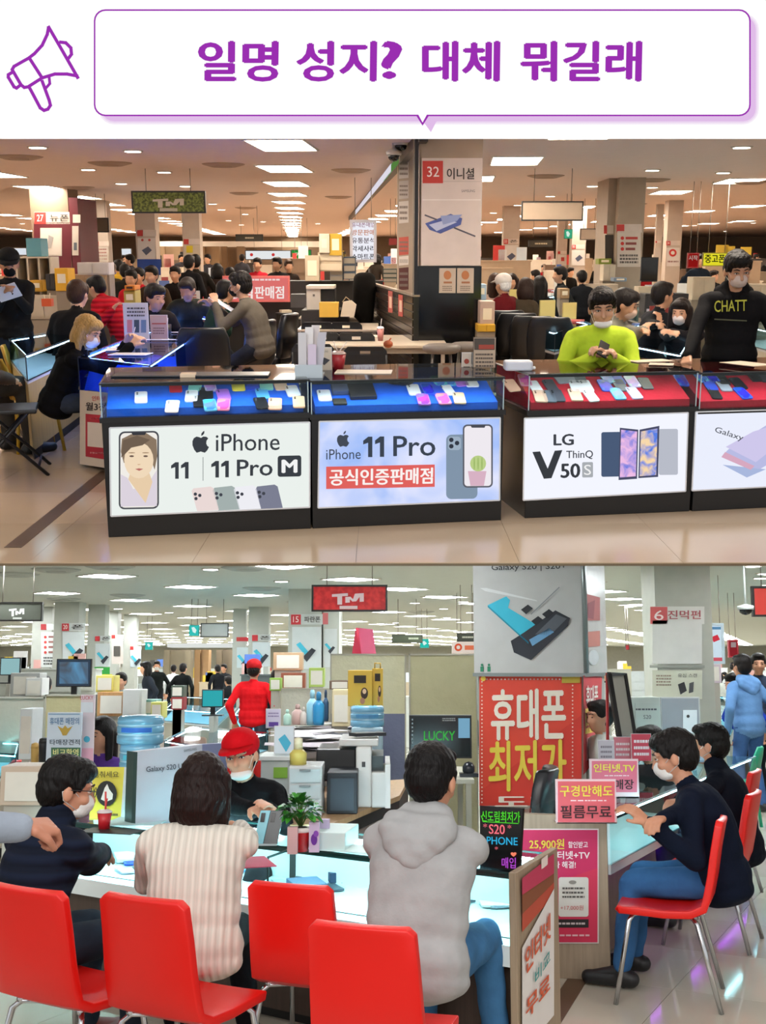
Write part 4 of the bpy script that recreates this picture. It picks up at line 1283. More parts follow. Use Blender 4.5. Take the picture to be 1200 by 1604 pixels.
for i, (xx, h, lean_, yy) in enumerate(((-.06, .27, .0, 0), (-.03, .3, .012, .03), (.0, .31, .02, .06), (.028, .27, .035, .02), (.0, .2, .0, -.02))):
    part('brochure', MB().slab([(p_.x + xx, yb + yy, zt), (p_.x + xx + .05, yb + yy, zt), (p_.x + xx + .05 + lean_, yb + yy + .03, zt + h), (p_.x + xx + lean_, yb + yy + .03, zt + h)], (0, .012, 0)), M(('#c6c4c8', '#dddadb', '#cfc8c8', '#b8b6c0', '#c9bcd0')[i], .6), t)
part('holder', MB().bb(p_.x - .08, p_.x + .09, yb - .03, yb + .2, zt, zt + .012).bb(p_.x - .08, p_.x + .09, yb - .035, yb - .03, zt, zt + .08), M('#b9c4cc', .2), t)
t_, q_ = stand_sign('phone_flyer', 'beige flyer card with dark phone picture beside the brochure rack', 496, 545, 519, 592, 7.1, '#cfc3b2', z0=zt)
q_.poly([(499, 565), (508, 560), (517, 564), (508, 572)], '#40424a', 2, 'printed_phone'); q_.tx('SAMSUNG', 501, 549, 514, 552, '#777', 0)
drink_cup('red iced drink with bundle of pens on the case top', 530, 585, 24, 28, 7.15, '#a02028', straw='#d8d0cc', lid='#c8b0a8', z0=zt, n=5)
for i, (x0, lb) in enumerate(((724, 'small white crest card standing on the glass, nearer the brochure rack'), (741, 'small white crest card standing on the glass, beside the menu card'))):
    t_, q_ = stand_sign('crest_card', lb, x0, 553, x0 + 14, 584, 7.3, '#cdbfb0', z0=zt)
    q_.poly(circ(x0 + 7, 566, 4), '#a04030', 2, 'emblem'); q_.rect(x0 + 2, 574, x0 + 12, 575.5, '#6b6058', 2)
t_, q_ = stand_sign('menu_card', 'upright brown price menu card with photo strip on top', 742, 529, 776, 582, 7.25, '#b8a28c', '#2a2422', z0=zt)
q_.rect(743, 530, 775, 548, '#4a4038', 2, 0, 'printed_photo'); q_.rect(750, 540, 774, 547, '#a04030', 3, 0, 'printed_photo'); lines(q_, 745, 552, 773, 576, 4, '#5c5048', seed=4)
p_ = R.at(812, 580, z=pC.top)
t = thing('white_router', 'white rounded device box on the glass top of the red case', 'box', (p_.x, p_.y + .05, pC.top))
part('shell', MB().prism(rr(p_.x - .09, p_.y - .05, p_.x + .09, p_.y + .1, .03), pC.top, pC.top + .06), M('#c9ccd6', .4), t, bevel=.01)
part('side_plug', MB().ell((p_.x + .1, p_.y, pC.top + .015), (.012, .02, .012), 8), M('#e8e8ea', .4), t)
for i, (x, y, w_, h, a) in enumerate(((1018, 566, .3, .16, .35), (1036, 572, .16, .14, -.3), (1170, 572, .2, .3, .5))):
    p_ = R.at(x, y, z=pC.top)
    single('document', MB().box((p_.x, p_.y, pC.top + .004 + i * .003), (w_, h, .004), a), M('#cdb9a4', .7), ('cream paper sheet on the glass beside the phone user', 'small slip of paper over the cream sheet edge', 'white leaflet on the glass by the hoodie man')[i], 'paper')

# ================================================================== big pillar with the red number sign
X0, X1, _, _ = fr(655, 300, 756, 400, 12.)
t = thing('pillar', 'square pillar with white phone poster above and black glossy base', 'pillar', ((X0 + X1) / 2, 12.4, 0))
zb = R.at(700, 417, Y=12).z
part('base_cladding', MB().bb(X0, X1, 12., 12.9, 0, zb), M('#0c0d0f', .12), t)
part('shaft', MB().bb(X0 + .01, X1 - .01, 12.02, 12.9, zb, CEIL), M('#a89684', .6), t)
part('corner_strip', MB().bb(X0 - .04, X0, 11.97, 12.05, 0, CEIL), M('#16171a', .3), t)
part('edge_trim', MB().bb(X0 - .055, X0 - .045, 11.97, 12.02, 0, CEIL), M('#8a8070', .3, .6), t)
f = MB(); a0, a1, c0, c1 = fr(660, 248, 754, 416, 11.97)
part('poster_box', MB().bb(a0, a1, 11.94, 12.02, c0, c1), M('#d3c4bc', .3), t)
pr = Print(t, (0, 11.94, 0), FRONT)
pr.rect(662, 252, 694, 287, '#c03a32', 2, 0, 'number_plate'); pr.tx('32', 669, 261, 688, 277, '#f3e6e0', layer=3, off=.005)
pr.tx('이니셜', 700, 263, 743, 281, '#3a3430', layer=2, off=.02); pr.tx('SAMSUNG', 723, 297, 744, 301, '#5d5a60', layer=2)
pr.poly([(666, 350), (706, 335), (724, 342), (722, 352), (690, 366), (673, 360)], '#4a5a9a', 2, 'printed_phone'); pr.poly([(672, 352), (700, 344), (716, 348), (684, 362)], '#b8c0dc', 3, 'printed_phone')
pr.poly([(690, 338), (724, 336), (716, 346), (694, 352)], '#8f9cc8', 4, 'printed_phone'); pr.polys(stroke([(666, 337), (684, 344)], 2.5) + stroke([(712, 357), (744, 370)], 2.5), '#55525c', 4, 'printed_pen')
pr.rect(662, 312, 753, 314, '#e2d8d2', 1)
pr.rect(660, 284, 754, 284.6, '#b0a49c', 1)
for x in (688, 716):
    a0, a1, c0, c1 = fr(x, 420, x + 26, 459, 11.99)
    part('notice', MB().bb(a0, a1, 11.985, 12.0, c0, c1), M('#c4b4a2', .6), t)
    pn = Print(t, (0, 11.985, 0), FRONT); pn.poly(circ(x + 13, 431, 6, 7), '#b8764a', 2, 'emblem'); pn.rect(x + 7, 441, x + 20, 444, '#a06a48', 2); lines(pn, x + 5, 447, x + 21, 456, 3, '#6b5f55', seed=x)

# pillar behind, ceiling track, sliding partition
t, X0, X1, Z0, Z1 = thingpx('pillar', 'narrow pillar with pasted posters behind the numbered pillar', 'pillar', 623, 240, 649, 461, 14.5, z0=0)
part('shaft', MB().bb(X0, X1, 14.5, 15.1, 0, CEIL), M('#a89480', .6), t)
pr = Print(t, (0, 14.5, 0), FRONT)
for i, (y0, y1, c) in enumerate(((248, 280, '#c9beb4'), (284, 312, '#b9aca0'), (316, 350, '#cfc4b8'), (372, 400, '#c25a4a'), (402, 416, '#d8ccc0'), (420, 455, '#5a2f2a'))):
    pr.rect(625, y0, 640, y1, c, 1, -.1, 'poster'); lines(pr, 626, y0 + 4, 639, y1 - 4, 3, '#7a6a60', seed=i)
A, B_ = R.at(657, 222, z=CEIL - .12), R.at(546, 345, z=CEIL - .12)
single('ceiling_track', MB().slab([A, A + V((.09, 0, 0)), B_ + V((.09, 0, 0)), B_], (0, 0, .12)), M('#2b211b', .4), 'long dark ceiling track running away from the numbered pillar', 'track')
A2, B2 = R.at(612, 268, z=CEIL - .2), R.at(556, 336, z=CEIL - .2)
single('track_banner', MB().slab([A2, B2, B2 + V((0, 0, .09)), A2 + V((0, 0, .09))], (.02, 0, 0)), M('#e9e4f0', emit=.9), 'thin lit banner strip hung along the dark ceiling track', 'banner')
A2, B2 = R.at(622, 256, z=CEIL - .2), R.at(600, 284, z=CEIL - .2)
single('track_banner', MB().slab([A2, B2, B2 + V((0, 0, .08)), A2 + V((0, 0, .08))], (.02, 0, 0)), M('#5c8a44', emit=.8), 'short green banner on the ceiling track by the camera dome', 'banner')
for x, y, lb in ((628, 236, 'white dome camera under the ceiling nearer the numbered pillar'), (617, 252, 'white dome camera beside the green track banner')):
    p_ = R.at(x, y, Y=13.2); t = thing('dome_camera', lb, 'camera', (p_.x, p_.y, p_.z))
    part('housing', MB().lathe(p_, [(.085, .06), (.095, .1), (.02, .14)], 14), M('#cfc7bd', .4), t); part('dome', MB().ell(p_ + V((0, 0, .05)), (.07, .07, .06), 12), M('#1a1a1c', .1), t)
    part('mount', MB().tube([p_ + V((0, 0, .13)), (p_.x, p_.y, CEIL)], .02, 6), M('#b8aea2', .5), t)
# vertical white light sign
t, pr = hanging_sign('upright white lightbox sign with stacked Korean words beside the partition', 548, 344, 590, 411, 19., '#eeeef6', frame='#cfcdd6', glow=1.0)
for i, (s_, c) in enumerate((('휴대폰매입', '#a07a8c'), ('방문판매', '#c07a50'), ('유통분석', '#5a4a50'), ('악세사리', '#3a3a44'), ('스마트폰', '#303038'))):
    pr.tx(s_, 551, 347 + i * 12.6, 587, 356 + i * 12.6, c, off=.02)
# slatted partition
A, B_ = V((.33, 11.95, 0)), V((-.24, 17.6, 0)); d = (B_ - A).normalized(); n_ = V((d.y, -d.x, 0)); L = (B_ - A).length
t = thing('partition_wall', 'low black slatted partition running away from the numbered pillar', 'partition', (A + B_) / 2)
part('core', MB().slab([A, B_, B_ + V((0, 0, 1.2)), A + V((0, 0, 1.2))], n_ * .06), M('#15130f', .3), t)
for i in range(14):
    z = .05 + i * .083
    part('slat', MB().slab([A + V((0, 0, z)), B_ + V((0, 0, z)), B_ + V((0, 0, z + .072)), A + V((0, 0, z + .072))], -n_ * .014), M('#2a2119' if i % 3 else '#33281e', .25, kind='wood'), t)
part('top_rail', MB().slab([A + V((0, 0, 1.2)), B_ + V((0, 0, 1.2)), B_ + V((0, 0, 1.22)), A + V((0, 0, 1.22))], n_ * .07), M('#9a8a74', .3, .4), t)
pr = Print(t, A - n_ * .016, -n_)
for x, c1, y0 in ((608, '#a03a30', 455), (624, '#b03c30', 461)):
    pr.rect(x, y0, x + 7, y0 + 34, c1, 2, .2, 'vertical_poster'); pr.rect(x + 1.5, y0 + 9, x + 5.5, y0 + 27, '#d8b8a0', 3, .2, 'vertical_poster')

# ================================================================== cafe tables, folding chairs, back desk


def table(label, X0, X1, Y0, Y1, col='#c8b9a4', h=.73, group=None):
    t = thing('table', label, 'table', ((X0 + X1) / 2, (Y0 + Y1) / 2, 0), 0, group)
    part('tabletop', MB().bb(X0, X1, Y0, Y1, h - .03, h), M(col, .4), t, bevel=.005)
    for x in (X0 + .05, X1 - .05):
        for y in (Y0 + .06, Y1 - .06): part('leg', MB().bb(x - .02, x + .02, y - .02, y + .02, 0, h - .03), M('#b8aea0', .4), t)
    part('apron', MB().bb(X0 + .05, X1 - .05, Y0 + .05, Y0 + .07, h - .09, h - .03), M('#a89c8c', .5), t)
    return t


def tpx(label, x0, x1, y, depth, **k):
    p = R.at(x0, y, z=.73); q = R.at(x1, y, z=.73)
    return table(label, p.x, q.x, p.y, p.y + depth, **k), p, q


tpx('white cafe table in front of the slatted partition', 470, 702, 541, 1.5)
tpx('white cafe table in the second row', 465, 592, 516, 1.3)
tpx('white cafe table in the third row by the printer', 468, 575, 497, 1.6)
for x, y, lb, Y in ((572, 532, 'black folding chair with hand slot, alone at the front cafe table', 10.1), (504, 512, 'black folding chair at the second table, nearer the bin', 11.9), (558, 512, 'black folding chair at the second table, nearer the partition', 11.9),
                    (490, 546, 'black folding chair half hidden behind the brochure rack', 10.4), (497, 497, 'black folding chair at the third table, nearer the bin', 13.8), (542, 497, 'black folding chair at the third table, nearer the partition', 13.8)):
    p_ = R.at(x, y, Y=Y); folding_chair(lb, p_.x, Y + .2, 0, 'folding chairs at the cafe tables', sc=.95)
drink_cup('clear cup with pink drink on the front cafe table', 596, 534, 11, 22, 10.9, '#c98278', straw='#e8e0dc')
p_ = R.at(608, 528, Y=11.); single('tissue_bag', MB().ell((p_.x, 11., .77), (.05, .06, .04), 10).tube([(p_.x, 11, .79), (p_.x + .03, 11, .83)], .008, 6), M('#b0582e', .6), 'small orange snack bag on the front cafe table', 'bag')
p_ = R.at(560, 528, z=.735); single('paper_sheet', MB().box((p_.x, p_.y + .1, .738), (.45, .3, .004), .04), M('#e8e0d4', .7), 'white papers on the front cafe table', 'paper')
# printer & boxes at Y 15
t, X0, X1, Z0, Z1 = thingpx('printer', 'tall white multifunction printer on the dark back desk', 'printer', 480, 447, 524, 487, 15.5)
xm = X0 + (X1 - X0) * .5
part('body', MB().bb(X0, xm, 15.5, 16.1, Z0, Z1 - .03), M('#cbc2b4', .5), t, bevel=.01); part('scanner', MB().bb(X0, X1, 15.45, 16.1, Z1 - .05, Z1), M('#d6cdbf', .5), t, bevel=.008)
part('paper_bay', MB().bb(xm, X1, 15.6, 16.1, Z0 + .08, Z1 - .05), M('#1b1917', .4), t); part('base', MB().bb(xm, X1 + .02, 15.5, 16.1, Z0, Z0 + .08), M('#c4baab', .5), t); part('emblem', MB().bb(X0 + .09, X0 + .12, 15.49, 15.5, Z0 + .2, Z0 + .23), M('#6a635a', .5), t)
boxpx('yellow_box', 'yellow and cream product box in front of the white printer', 'box', 500, 474, 530, 497, 15.0, .3, '#c9a03a')
boxpx('desk_cabinet', 'dark desk body carrying the white printer', 'cabinet', 472, 486, 545, 520, 15.3, .8, '#241f1b', z0=0)
t, X0, X1, Z0, Z1 = thingpx('paper_bag', 'white paper bag with handle on the back desk', 'bag', 533, 471, 558, 496, 15.1)
part('bag_body', MB().slab([(X0, 15.1, Z0), (X1 - .03, 15.1, Z0), (X1, 15.1, Z1 - .06), (X1 - .07, 15.1, Z1), (X0 + .04, 15.1, Z1 - .02)], (0, .2, 0)), M('#d2c4ae', .7), t)
part('handle', MB().tube([(X0 + .03, 15.1, Z1 - .02), (X0 + .08, 15.1, Z1 + .05), (X0 + .14, 15.1, Z1)], .006, 5), M('#b09a78', .6), t)
t, X0, X1, Z0, Z1 = thingpx('coat_on_rack', 'black coat hanging in front of the slatted partition', 'coat', 552, 425, 590, 500, 16.)
pr_ = Prims(); pr_.c(V((X0 + .12, 16.1, Z1 - .12)), V((X1 - .12, 16.1, Z1 - .12)), .11, .11); pr_.c(V((X0 + .14, 16.1, Z1 - .2)), V((X0 + .12, 16.1, Z0 + .1)), .14, .13); pr_.c(V((X1 - .14, 16.1, Z1 - .2)), V((X1 - .16, 16.1, Z0)), .14, .12)
linkmesh('coat_body', remesh(pr_, .03, 2), M('#15120f', .8, kind='fabric'), t); part('rack_pole', MB().tube([(X1 - .1, 16.2, 0), (X1 - .1, 16.2, Z1 + .04)], .018, 6), M('#3a302a', .4), t)
t, X0, X1, Z0, Z1 = thingpx('waste_bin', 'tall round black waste bin beside the cafe tables', 'bin', 433, 490, 461, 545, 17.5, z0=0)
part('bin_body', MB().lathe(((X0 + X1) / 2, 17.6, 0), [(.12, 0), (.155, Z1 - .02), (.16, Z1), (.14, Z1)], 18), M('#111113', .45), t)
part('papers_on_top', MB().box(((X0 + X1) / 2, 17.6, Z1 + .02), (.16, .2, .04), .3), M('#c8b8a0', .7), t)
for i, (x0, y0, x1, y1, c, nm, lb) in enumerate(((478, 400, 500, 440, '#b8a78e', 'storage_box', 'cream upright storage box on the rear shelf'), (500, 366, 516, 396, '#c9bda8', 'phone_poster_box', 'white phone box high on the rear cupboard'), (516, 366, 535, 400, '#c09a2c', 'yellow_folder_box', 'yellow box on the rear cupboard'),
                                                 (498, 395, 536, 425, '#b9a68c', 'cupboard', 'cream cupboard behind the white printer'), (478, 418, 497, 441, '#4a3a33', 'brown_rack', 'dark brown drawer rack on the rear shelf'), (538, 402, 557, 438, '#3c4652', 'file_rack', 'blue grey stacked file trays on the rear shelf'),
                                                 (517, 414, 537, 440, '#8a8a88', 'tray_rack', 'grey stacked letter trays on the rear shelf'), (600, 421, 622, 442, '#2c3a30', 'green_rack', 'dark green tray rack beside the narrow pillar'))):
    t, X0, X1, Z0, Z1 = thingpx(nm, lb, 'box', x0, y0, x1, y1, 18. + i * .03)
    Yd = 18. + i * .03
    part('carcass', MB().bb(X0, X1, Yd, Yd + .35, Z0, Z1), M(c, .6), t)
    if 'rack' in nm or 'cup' in nm:
        n = 3 if 'cup' not in nm else 2
        for k in range(n): part('drawer', MB().bb(X0 + .01, X1 - .01, Yd - .012, Yd, Z0 + (Z1 - Z0) * (k + .12) / n, Z0 + (Z1 - Z0) * (k + .8) / n), M('#8d8272' if 'cup' not in nm else '#c8b89e', .5), t)
    else: part('face_label', MB().bb(X0 + .04, X1 - .04, Yd - .004, Yd, Z0 + .08, Z1 - .08), M('#e0d4b8', .6), t)
boxpx('long_dark_shelf', 'long dark back shelf behind the red lightbox sign', 'shelf', 345, 440, 600, 475, 18.6, .5, '#1a1613', z0=0)
t, pr = hanging_sign('red lightbox board with white Korean letters on the dark shelf', 349, 432, 454, 473, 18.2, '#e07470', frame='#c86460', glow=.95, rods=False)
pr.tx('판매점', 399, 448, 445, 468, '#f8e8e4', off=.03); lines(pr, 395, 435, 440, 441, 1, '#f4d8d4'); pr.tx('공식', 356, 448, 396, 468, '#f8e8e4', off=.03)
boxpx('desk_machine', 'small grey machine on the dark desk under the red board', 'machine', 455, 461, 478, 482, 16.6, .3, '#4c4a4a')
# ================================================================== UPPER HALL: counters, people and the crowd behind
R = UP
# blue counter receding behind case A
t, P = poly_counter('long_counter', 'long glass counter with glowing blue sides, blonde visitor writing at its end', [(122, 560), (234, 573), (345, 500), (300, 492)], .87, .6, ('#141416', ''), '#7fa8ff', inner='#2a60e0', tint='#cfe0f8', gk=55.)
t['category'] = 'counter'
a, b = V((P[0][0], P[0][1], 0)), V((P[1][0], P[1][1], 0))
N = V(((b - a).y, -(b - a).x, 0)).normalized()
pr = Print(t, a + N * .015, N)
pr.poly([(125, 611), (178, 616), (178, 735), (125, 727)], '#c6b4a0', 1, 'poster'); pr.poly([(134, 648), (178, 652), (178, 722), (134, 715)], '#a82030', 2, 'poster'); pr.poly([(137, 661), (175, 664), (175, 703), (137, 699)], '#cfbfae', 3, 'poster')
pr.tx('월3천원', 134, 630, 180, 643, '#332a2a', .03, off=.03); pr.tx('인터넷', 144, 620, 166, 628, '#b8383c', .02, off=.02); lines(pr, 141, 667, 172, 698, 5, '#6d5f58', k=.05)
lines(pr, 141, 652, 170, 658, 1, '#e8c8c0', k=.04); lines(pr, 141, 706, 170, 712, 1, '#d88a88', k=.04)
tri = [V((p[0], p[1], 0)) for p in P]
part('display_tray', MB().slab([tri[0] * .98 + tri[2] * .02 + V((0, 0, .61)), tri[1] * .98 + tri[3] * .02 + V((0, 0, .61)), tri[1] * .93 + tri[2] * .07 + V((0, 0, .8)), tri[0] * .93 + tri[3] * .07 + V((0, 0, .8))], (0, 0, -.01)), M('#2458d8', .6), t)
rn = random.Random(5)
for i in range(16):
    u, v = rn.random(), rn.random()
    x = P[0][0] * (1 - u) * (1 - v) + P[1][0] * u * (1 - v) + P[2][0] * u * v + P[3][0] * (1 - u) * v
    y = P[0][1] * (1 - u) * (1 - v) + P[1][1] * u * (1 - v) + P[2][1] * u * v + P[3][1] * (1 - u) * v
    single('phone', MB().box((x * .97 - .05, y * .97 + .3, .607), (.075, .15, .01), rn.uniform(-.4, .4)), M(rn.choice(['#e8ecf6', '#20242c', '#9ab4e8', '#c8d4f0']), .3), 'phone lying inside the long blue lit counter', 'phone', 'phones inside the long blue counter')
zt = .88
for (x0, y0, x1, y1, lb, c, tx_) in ((194, 475, 232, 533, 'white price sign with three phone pictures on the blue counter', '#cdc4ba', 1), (285, 456, 313, 499, 'white sign with red heading near the paper reader', '#dccfc6', 2), (236, 494, 262, 532, 'small pink framed picture card on the blue counter', '#b89a90', 3)):
    Y = R.at((x0 + x1) / 2, y1, z=zt).y
    t, pr = stand_sign('price_sign', lb, x0, y0, x1, y1, Y, c, z0=zt)
    if tx_ == 1:
        for k, cc in enumerate(('#c8786e', '#3f4850', '#66788a')): pr.rect(x0 + 5 + k * 11, y0 + 26, x0 + 13 + k * 11, y0 + 46, cc, 2, 0, 'printed_phone')
        lines(pr, x0 + 5, y0 + 5, x1 - 5, y0 + 22, 3, '#50463f', seed=2)
    elif tx_ == 2:
        lines(pr, x0 + 5, y0 + 4, x1 - 5, y0 + 12, 2, '#b83a34', seed=3); pr.poly(circ(299, 481, 9, 6), '#5a5a58', 2, 'printed_phone'); lines(pr, x0 + 4, y0 + 36, x1 - 4, y1 - 3, 1, '#80746c')
    else: pr.rect(x0 + 2, y0 + 12, x1 - 2, y0 + 14, '#a0483c', 2); lines(pr, x0 + 4, y0 + 18, x1 - 4, y1 - 8, 3, '#7a5a54')
p_ = R.at(261, 528, z=zt); t = thing('pen_holder', 'dark pen cup on the blue counter beside the pink card', 'holder', p_)
part('cup', MB().lathe(p_, [(.045, 0), (.05, .12), (.044, .12)], 14), M('#26221f', .4), t); part('pen', MB().tube([p_ + V((0, 0, .02)), p_ + V((.02, 0, .18))], .004, 5).tube([p_ + V((0.01, 0, .02)), p_ + V((-.02, 0, .17))], .004, 5), M('#c8c0b8', .4), t)
drink_cup('small dark red cup beside the reader on the blue counter', 318, 492, 9, 17, R.at(318, 492, z=zt).y, '#5a2a2a', z0=zt)
p_ = R.at(190, 546, z=zt)
for i, (x, y, w_, h, a) in enumerate(((188, 548, .22, .3, .2), (205, 556, .3, .2, -.1), (270, 522, .5, .06, .0), (258, 534, .5, .06, .0))):
    p_ = R.at(x, y, z=zt); single('document', MB().box((p_.x, p_.y, zt + .006 + .002 * i), (w_, h, .004), a), M('#dcd6da', .7), ('white form under the blonde visitor\'s hand', 'white form overhanging the near end of the blue counter', 'thin white paper strip across the blue counter', 'second thin paper strip across the blue counter')[i], 'paper')

# white-lit counter by the yellow chairs, and farther lit counters
poly_counter('long_counter', 'white lit counter edge by the yellow chairs', [(14, 531), (40, 557), (120, 527), (118, 514)], .86, .66, ('#b9a06a', 'wood'), '#eef2ff', inner='#cfd4dc')
for i, (px, z, lb, body, gl) in enumerate((([(226, 461), (262, 470), (300, 452), (268, 446)], .86, 'bright white lit counter by the maroon and blue pillars', '#a08c70', '#f4f6ff'),
                                           ([(762, 496), (870, 521), (926, 506), (800, 478)], .86, 'white counter with brochures and black chairs alongside', '#1e1a18', '#e8e4e8'),
                                           ([(962, 536), (1068, 556), (1090, 520), (1000, 506)], .86, 'glass counter between the patterned jacket visitor and the masked woman', '#3a3430', '#e0e6ee'),
                                           ([(985, 478), (1060, 497), (1090, 470), (1010, 462)], .9, 'farther counter top beside the black jacket man', '#3a3029', '#e6e0d8'),
                                           ([(1120, 500), (1210, 520), (1215, 480), (1130, 470)], .86, 'counter behind the hoodie man', '#b8a890', '#e8e0d0'),
                                           ([(770, 460), (830, 468), (918, 459), (860, 453)], .86, 'far white counter under the blank board', '#9a8a78', '#f0ece8'))):
    poly_counter('long_counter', lb, px, z, z - .2, (body, 'wood'), gl, inner='#b8b4b0')
    A = [R.at(x, y, z=z) for x, y in px]
    for k in range(9):
        u, v = rn.random() * .9 + .05, rn.random() * .8 + .1
        q = A[0] * (1 - u) * (1 - v) + A[1] * u * (1 - v) + A[2] * u * v + A[3] * (1 - u) * v
        hgt = rn.choice([.02, .02, .05, .2, .28])
        single('brochure' if hgt < .06 else 'counter_card', MB().box((q.x, q.y, z + .01 + hgt / 2), (.2, .25 if hgt < .06 else .02, hgt), rn.uniform(-.5, .5)), M(rn.choice(['#e0d8cf', '#c8bfc4', '#b04a44', '#5a6a9a', '#d8cfc0', '#c9b26a']), .6),
               'paper item on the %s' % lb, 'paper', 'papers on the %s' % lb)

# ---------------- chairs
# seats
office_chair('black padded chair back against the blue counter, nearer the cases', R.at(317, 560, Y=10.2).x, 10.3, 8, 'black chairs along the blue counter')
office_chair('black padded chair under the paper reader', R.at(372, 520, Y=11.2).x, 11.3, 62, 'black chairs along the blue counter')
office_chair('black padded chair at the far end of the blue counter', R.at(413, 520, Y=12.3).x, 12.5, 75, 'black chairs along the blue counter')
for i, (x, y, Y, yw) in enumerate(((783, 492, 13.4, 10), (803, 500, 12.8, 5), (835, 494, 12.2, -8), (865, 505, 12., -12))):
    office_chair(('black square chair back nearest the numbered pillar', 'second black chair from the numbered pillar', 'third black chair, squarely facing the white counter', 'fourth black chair, beside the neon sweater man')[i], R.at(x, y, Y=Y).x, Y, yw, 'black chairs along the white counter')
for i, (x, y, Y, yw) in enumerate(((12, 480, 10.2, -60), (42, 478, 10.6, -75), (40, 505, 9.3, -60), (62, 476, 10.9, -80), (165, 476, 11.6, -20), (118, 490, 11.2, 20))):
    p_ = R.at(x, y, Y=Y)
    shell_chair('yellow_chair', ('yellow shell chair behind the grey coat at the frame edge', 'second yellow shell chair behind the blonde visitor', 'yellow shell chair closest to the folding chair', 'yellow shell chair at the white lit counter', 'yellow shell chair beside the red jacket man', 'yellow shell chair behind the blonde hair')[i], p_.x, Y, yw, '#b8922a', 'yellow shell chairs', sc=1)
folding_chair('black folding chair under the blonde visitor', -2.9, 8.3, -75, sc=1.12)
# stacked grey stools
for i, (x, Y) in enumerate(((692, 11.0), (733, 11.2))):
    p_ = R.at(x, 530, Y=Y); t = thing('bar_stool', ('grey topped stool beside the pillar base, nearer the partition', 'grey topped stool beside the pillar base, nearer the menu card')[i], 'stool', (p_.x, Y, 0))
    part('seat', MB().lathe((p_.x, Y, .68), [(.15, 0), (.19, .03), (.19, .07), (.14, .09)], 18), M('#6d655e', .5), t)
    for k in range(4):
        a = .78 + k * 1.5708; part('leg', MB().tube([(p_.x + .12 * math.cos(a), Y + .12 * math.sin(a), .69), (p_.x + .2 * math.cos(a), Y + .2 * math.sin(a), 0)], .011, 6), M('#8a8580', .3, .7), t)
    part('footrest', MB().tube([(p_.x + .17 * math.cos(a), Y + .17 * math.sin(a), .28) for a in np.linspace(0, 2 * math.pi, 17)], .008, 5), M('#8a8580', .3, .7), t)

# ---------------- people near
EE = V((0, 0, 0))
c0 = R.at(925, 548, Y=7.55); 
hl, hr_ = R.at(952, 553, Y=7.48), R.at(925, 552, Y=7.5)
folk('young man in neon yellow sweater, mask under the chin, looking at his phone', 946, 453, 7.72, 176, sit=True, lean=8, hunch=22, sc=1.05, w=1.12, hands=(R.at(953, 556, Y=7.5), R.at(932, 558, Y=7.52)), q='hi', head=(-2, 8, 4), top='#c2dc3c', legs='#22242a', hair=('bangs', '#17110f'), mask='chin',
     skin='#c99878', curl=(.75, .75), elb=(V((.9, .2, -.8)), V((-.9, .2, -.8))))
t = thing('phone', 'black phone held in both hands by the neon sweater man', 'phone', R.at(946, 548, Y=7.47))
p_ = R.at(945, 547, Y=7.46); rot = Mx.Rotation(.5, 3, 'Y') @ Mx.Rotation(-.9, 3, 'X')
part('phone_body', MB().box(p_, (.075, .012, .15), mat=rot), M('#101114', .25), t, bevel=.004); part('screen', MB().box(p_ + rot @ V((0, .008, 0)), (.066, .002, .138), mat=rot), M('#303848', .2), t)
hood = folk('man in black hoodie with yellow chest lettering and white mask, standing over the red case', 1156, 395, 7.95, 170, sit=False, q='hi', lean=4, hunch=6, head=(12, 14, 4), top='#161517', legs='#17181c', hair=('bangs', '#14100f'), mask='#d8c4bc', hoodie=True, skin='#c49274', w=1.12,
            hands=(R.at(1235, 545, Y=7.7), R.at(1077, 562, Y=7.62)), curl=(.9, 1.1), elb=(V((.6, .4, -.9)), V((-.5, .5, -.9))), toff=0)
pr = Print(hood, V((R.at(1153, 480, Y=7.83).x, 7.795, 1.2)), V((.1, -1, .12)))
pr.text('CHATT', (1119, 489), (1170, 487), (1119, 471), '#b8b838', 1, .01); pr.rect(1119, 499, 1170, 501, '#4a4a30', 1, .05)
folk('blonde visitor in black fur-trimmed coat writing on the blue counter', 131, 495, 8.75, -82, sit=True, q='hi', lean=22, hunch=8, sc=1., top='#0c0b0c', legs='#2e333d', hair=('bob', '#b08a50'), skin='#d8a888', hands=(R.at(196, 540, z=.93), R.at(204, 543, z=.93)), mask='#e8e4e2',
     w=1.12, head=(-25, 12, 0), shoe='#16161c', hoodie=True, curl=(.7, .7))
p_ = R.at(206, 536, z=.95); single('pen', MB().tube([p_, p_ + V((.03, .03, .12))], .004, 6), M('#e8dcd8', .4), 'thin pen held by the blonde visitor', 'pen')
folk('man in grey brown sweater with black mask reading a sheet of paper', 377, 428, 10.7, 78, sit=True, q='hi', lean=10, hunch=16, sc=.98, top='#5a534a', legs='#22242a', hair=('bangs', '#14100f'), mask='#1a1718', skin='#c09074', hands=(R.at(338, 477, Y=10.6), R.at(334, 480, Y=10.9)), curl=(.6, .6))
a = R.at(348, 476, Y=10.75); single('document', MB().box(a, (.26, .3, .003), mat=Mx.Rotation(.55, 3, 'Y')), M('#c8ccdc', .7), 'white paper sheet held up by the grey sweater man', 'paper')
folk('man in dark green top facing the paper reader', 352, 441, 11.6, -50, sit=True, lean=14, hunch=10, sc=.92, top='#1f3328', hair=('bangs', '#14100f'), skin='#b88868', hands=(R.at(345, 490, Y=11.4), R.at(350, 488, Y=11.2)))
folk('man in dark top leaning forward behind the price sign, black hair', 240, 447, 11.6, 200, sit=True, lean=22, hunch=14, sc=1.08, top='#28221f', hair=('bangs', '#171210'), skin='#b88464', head=(30, 0, 0))
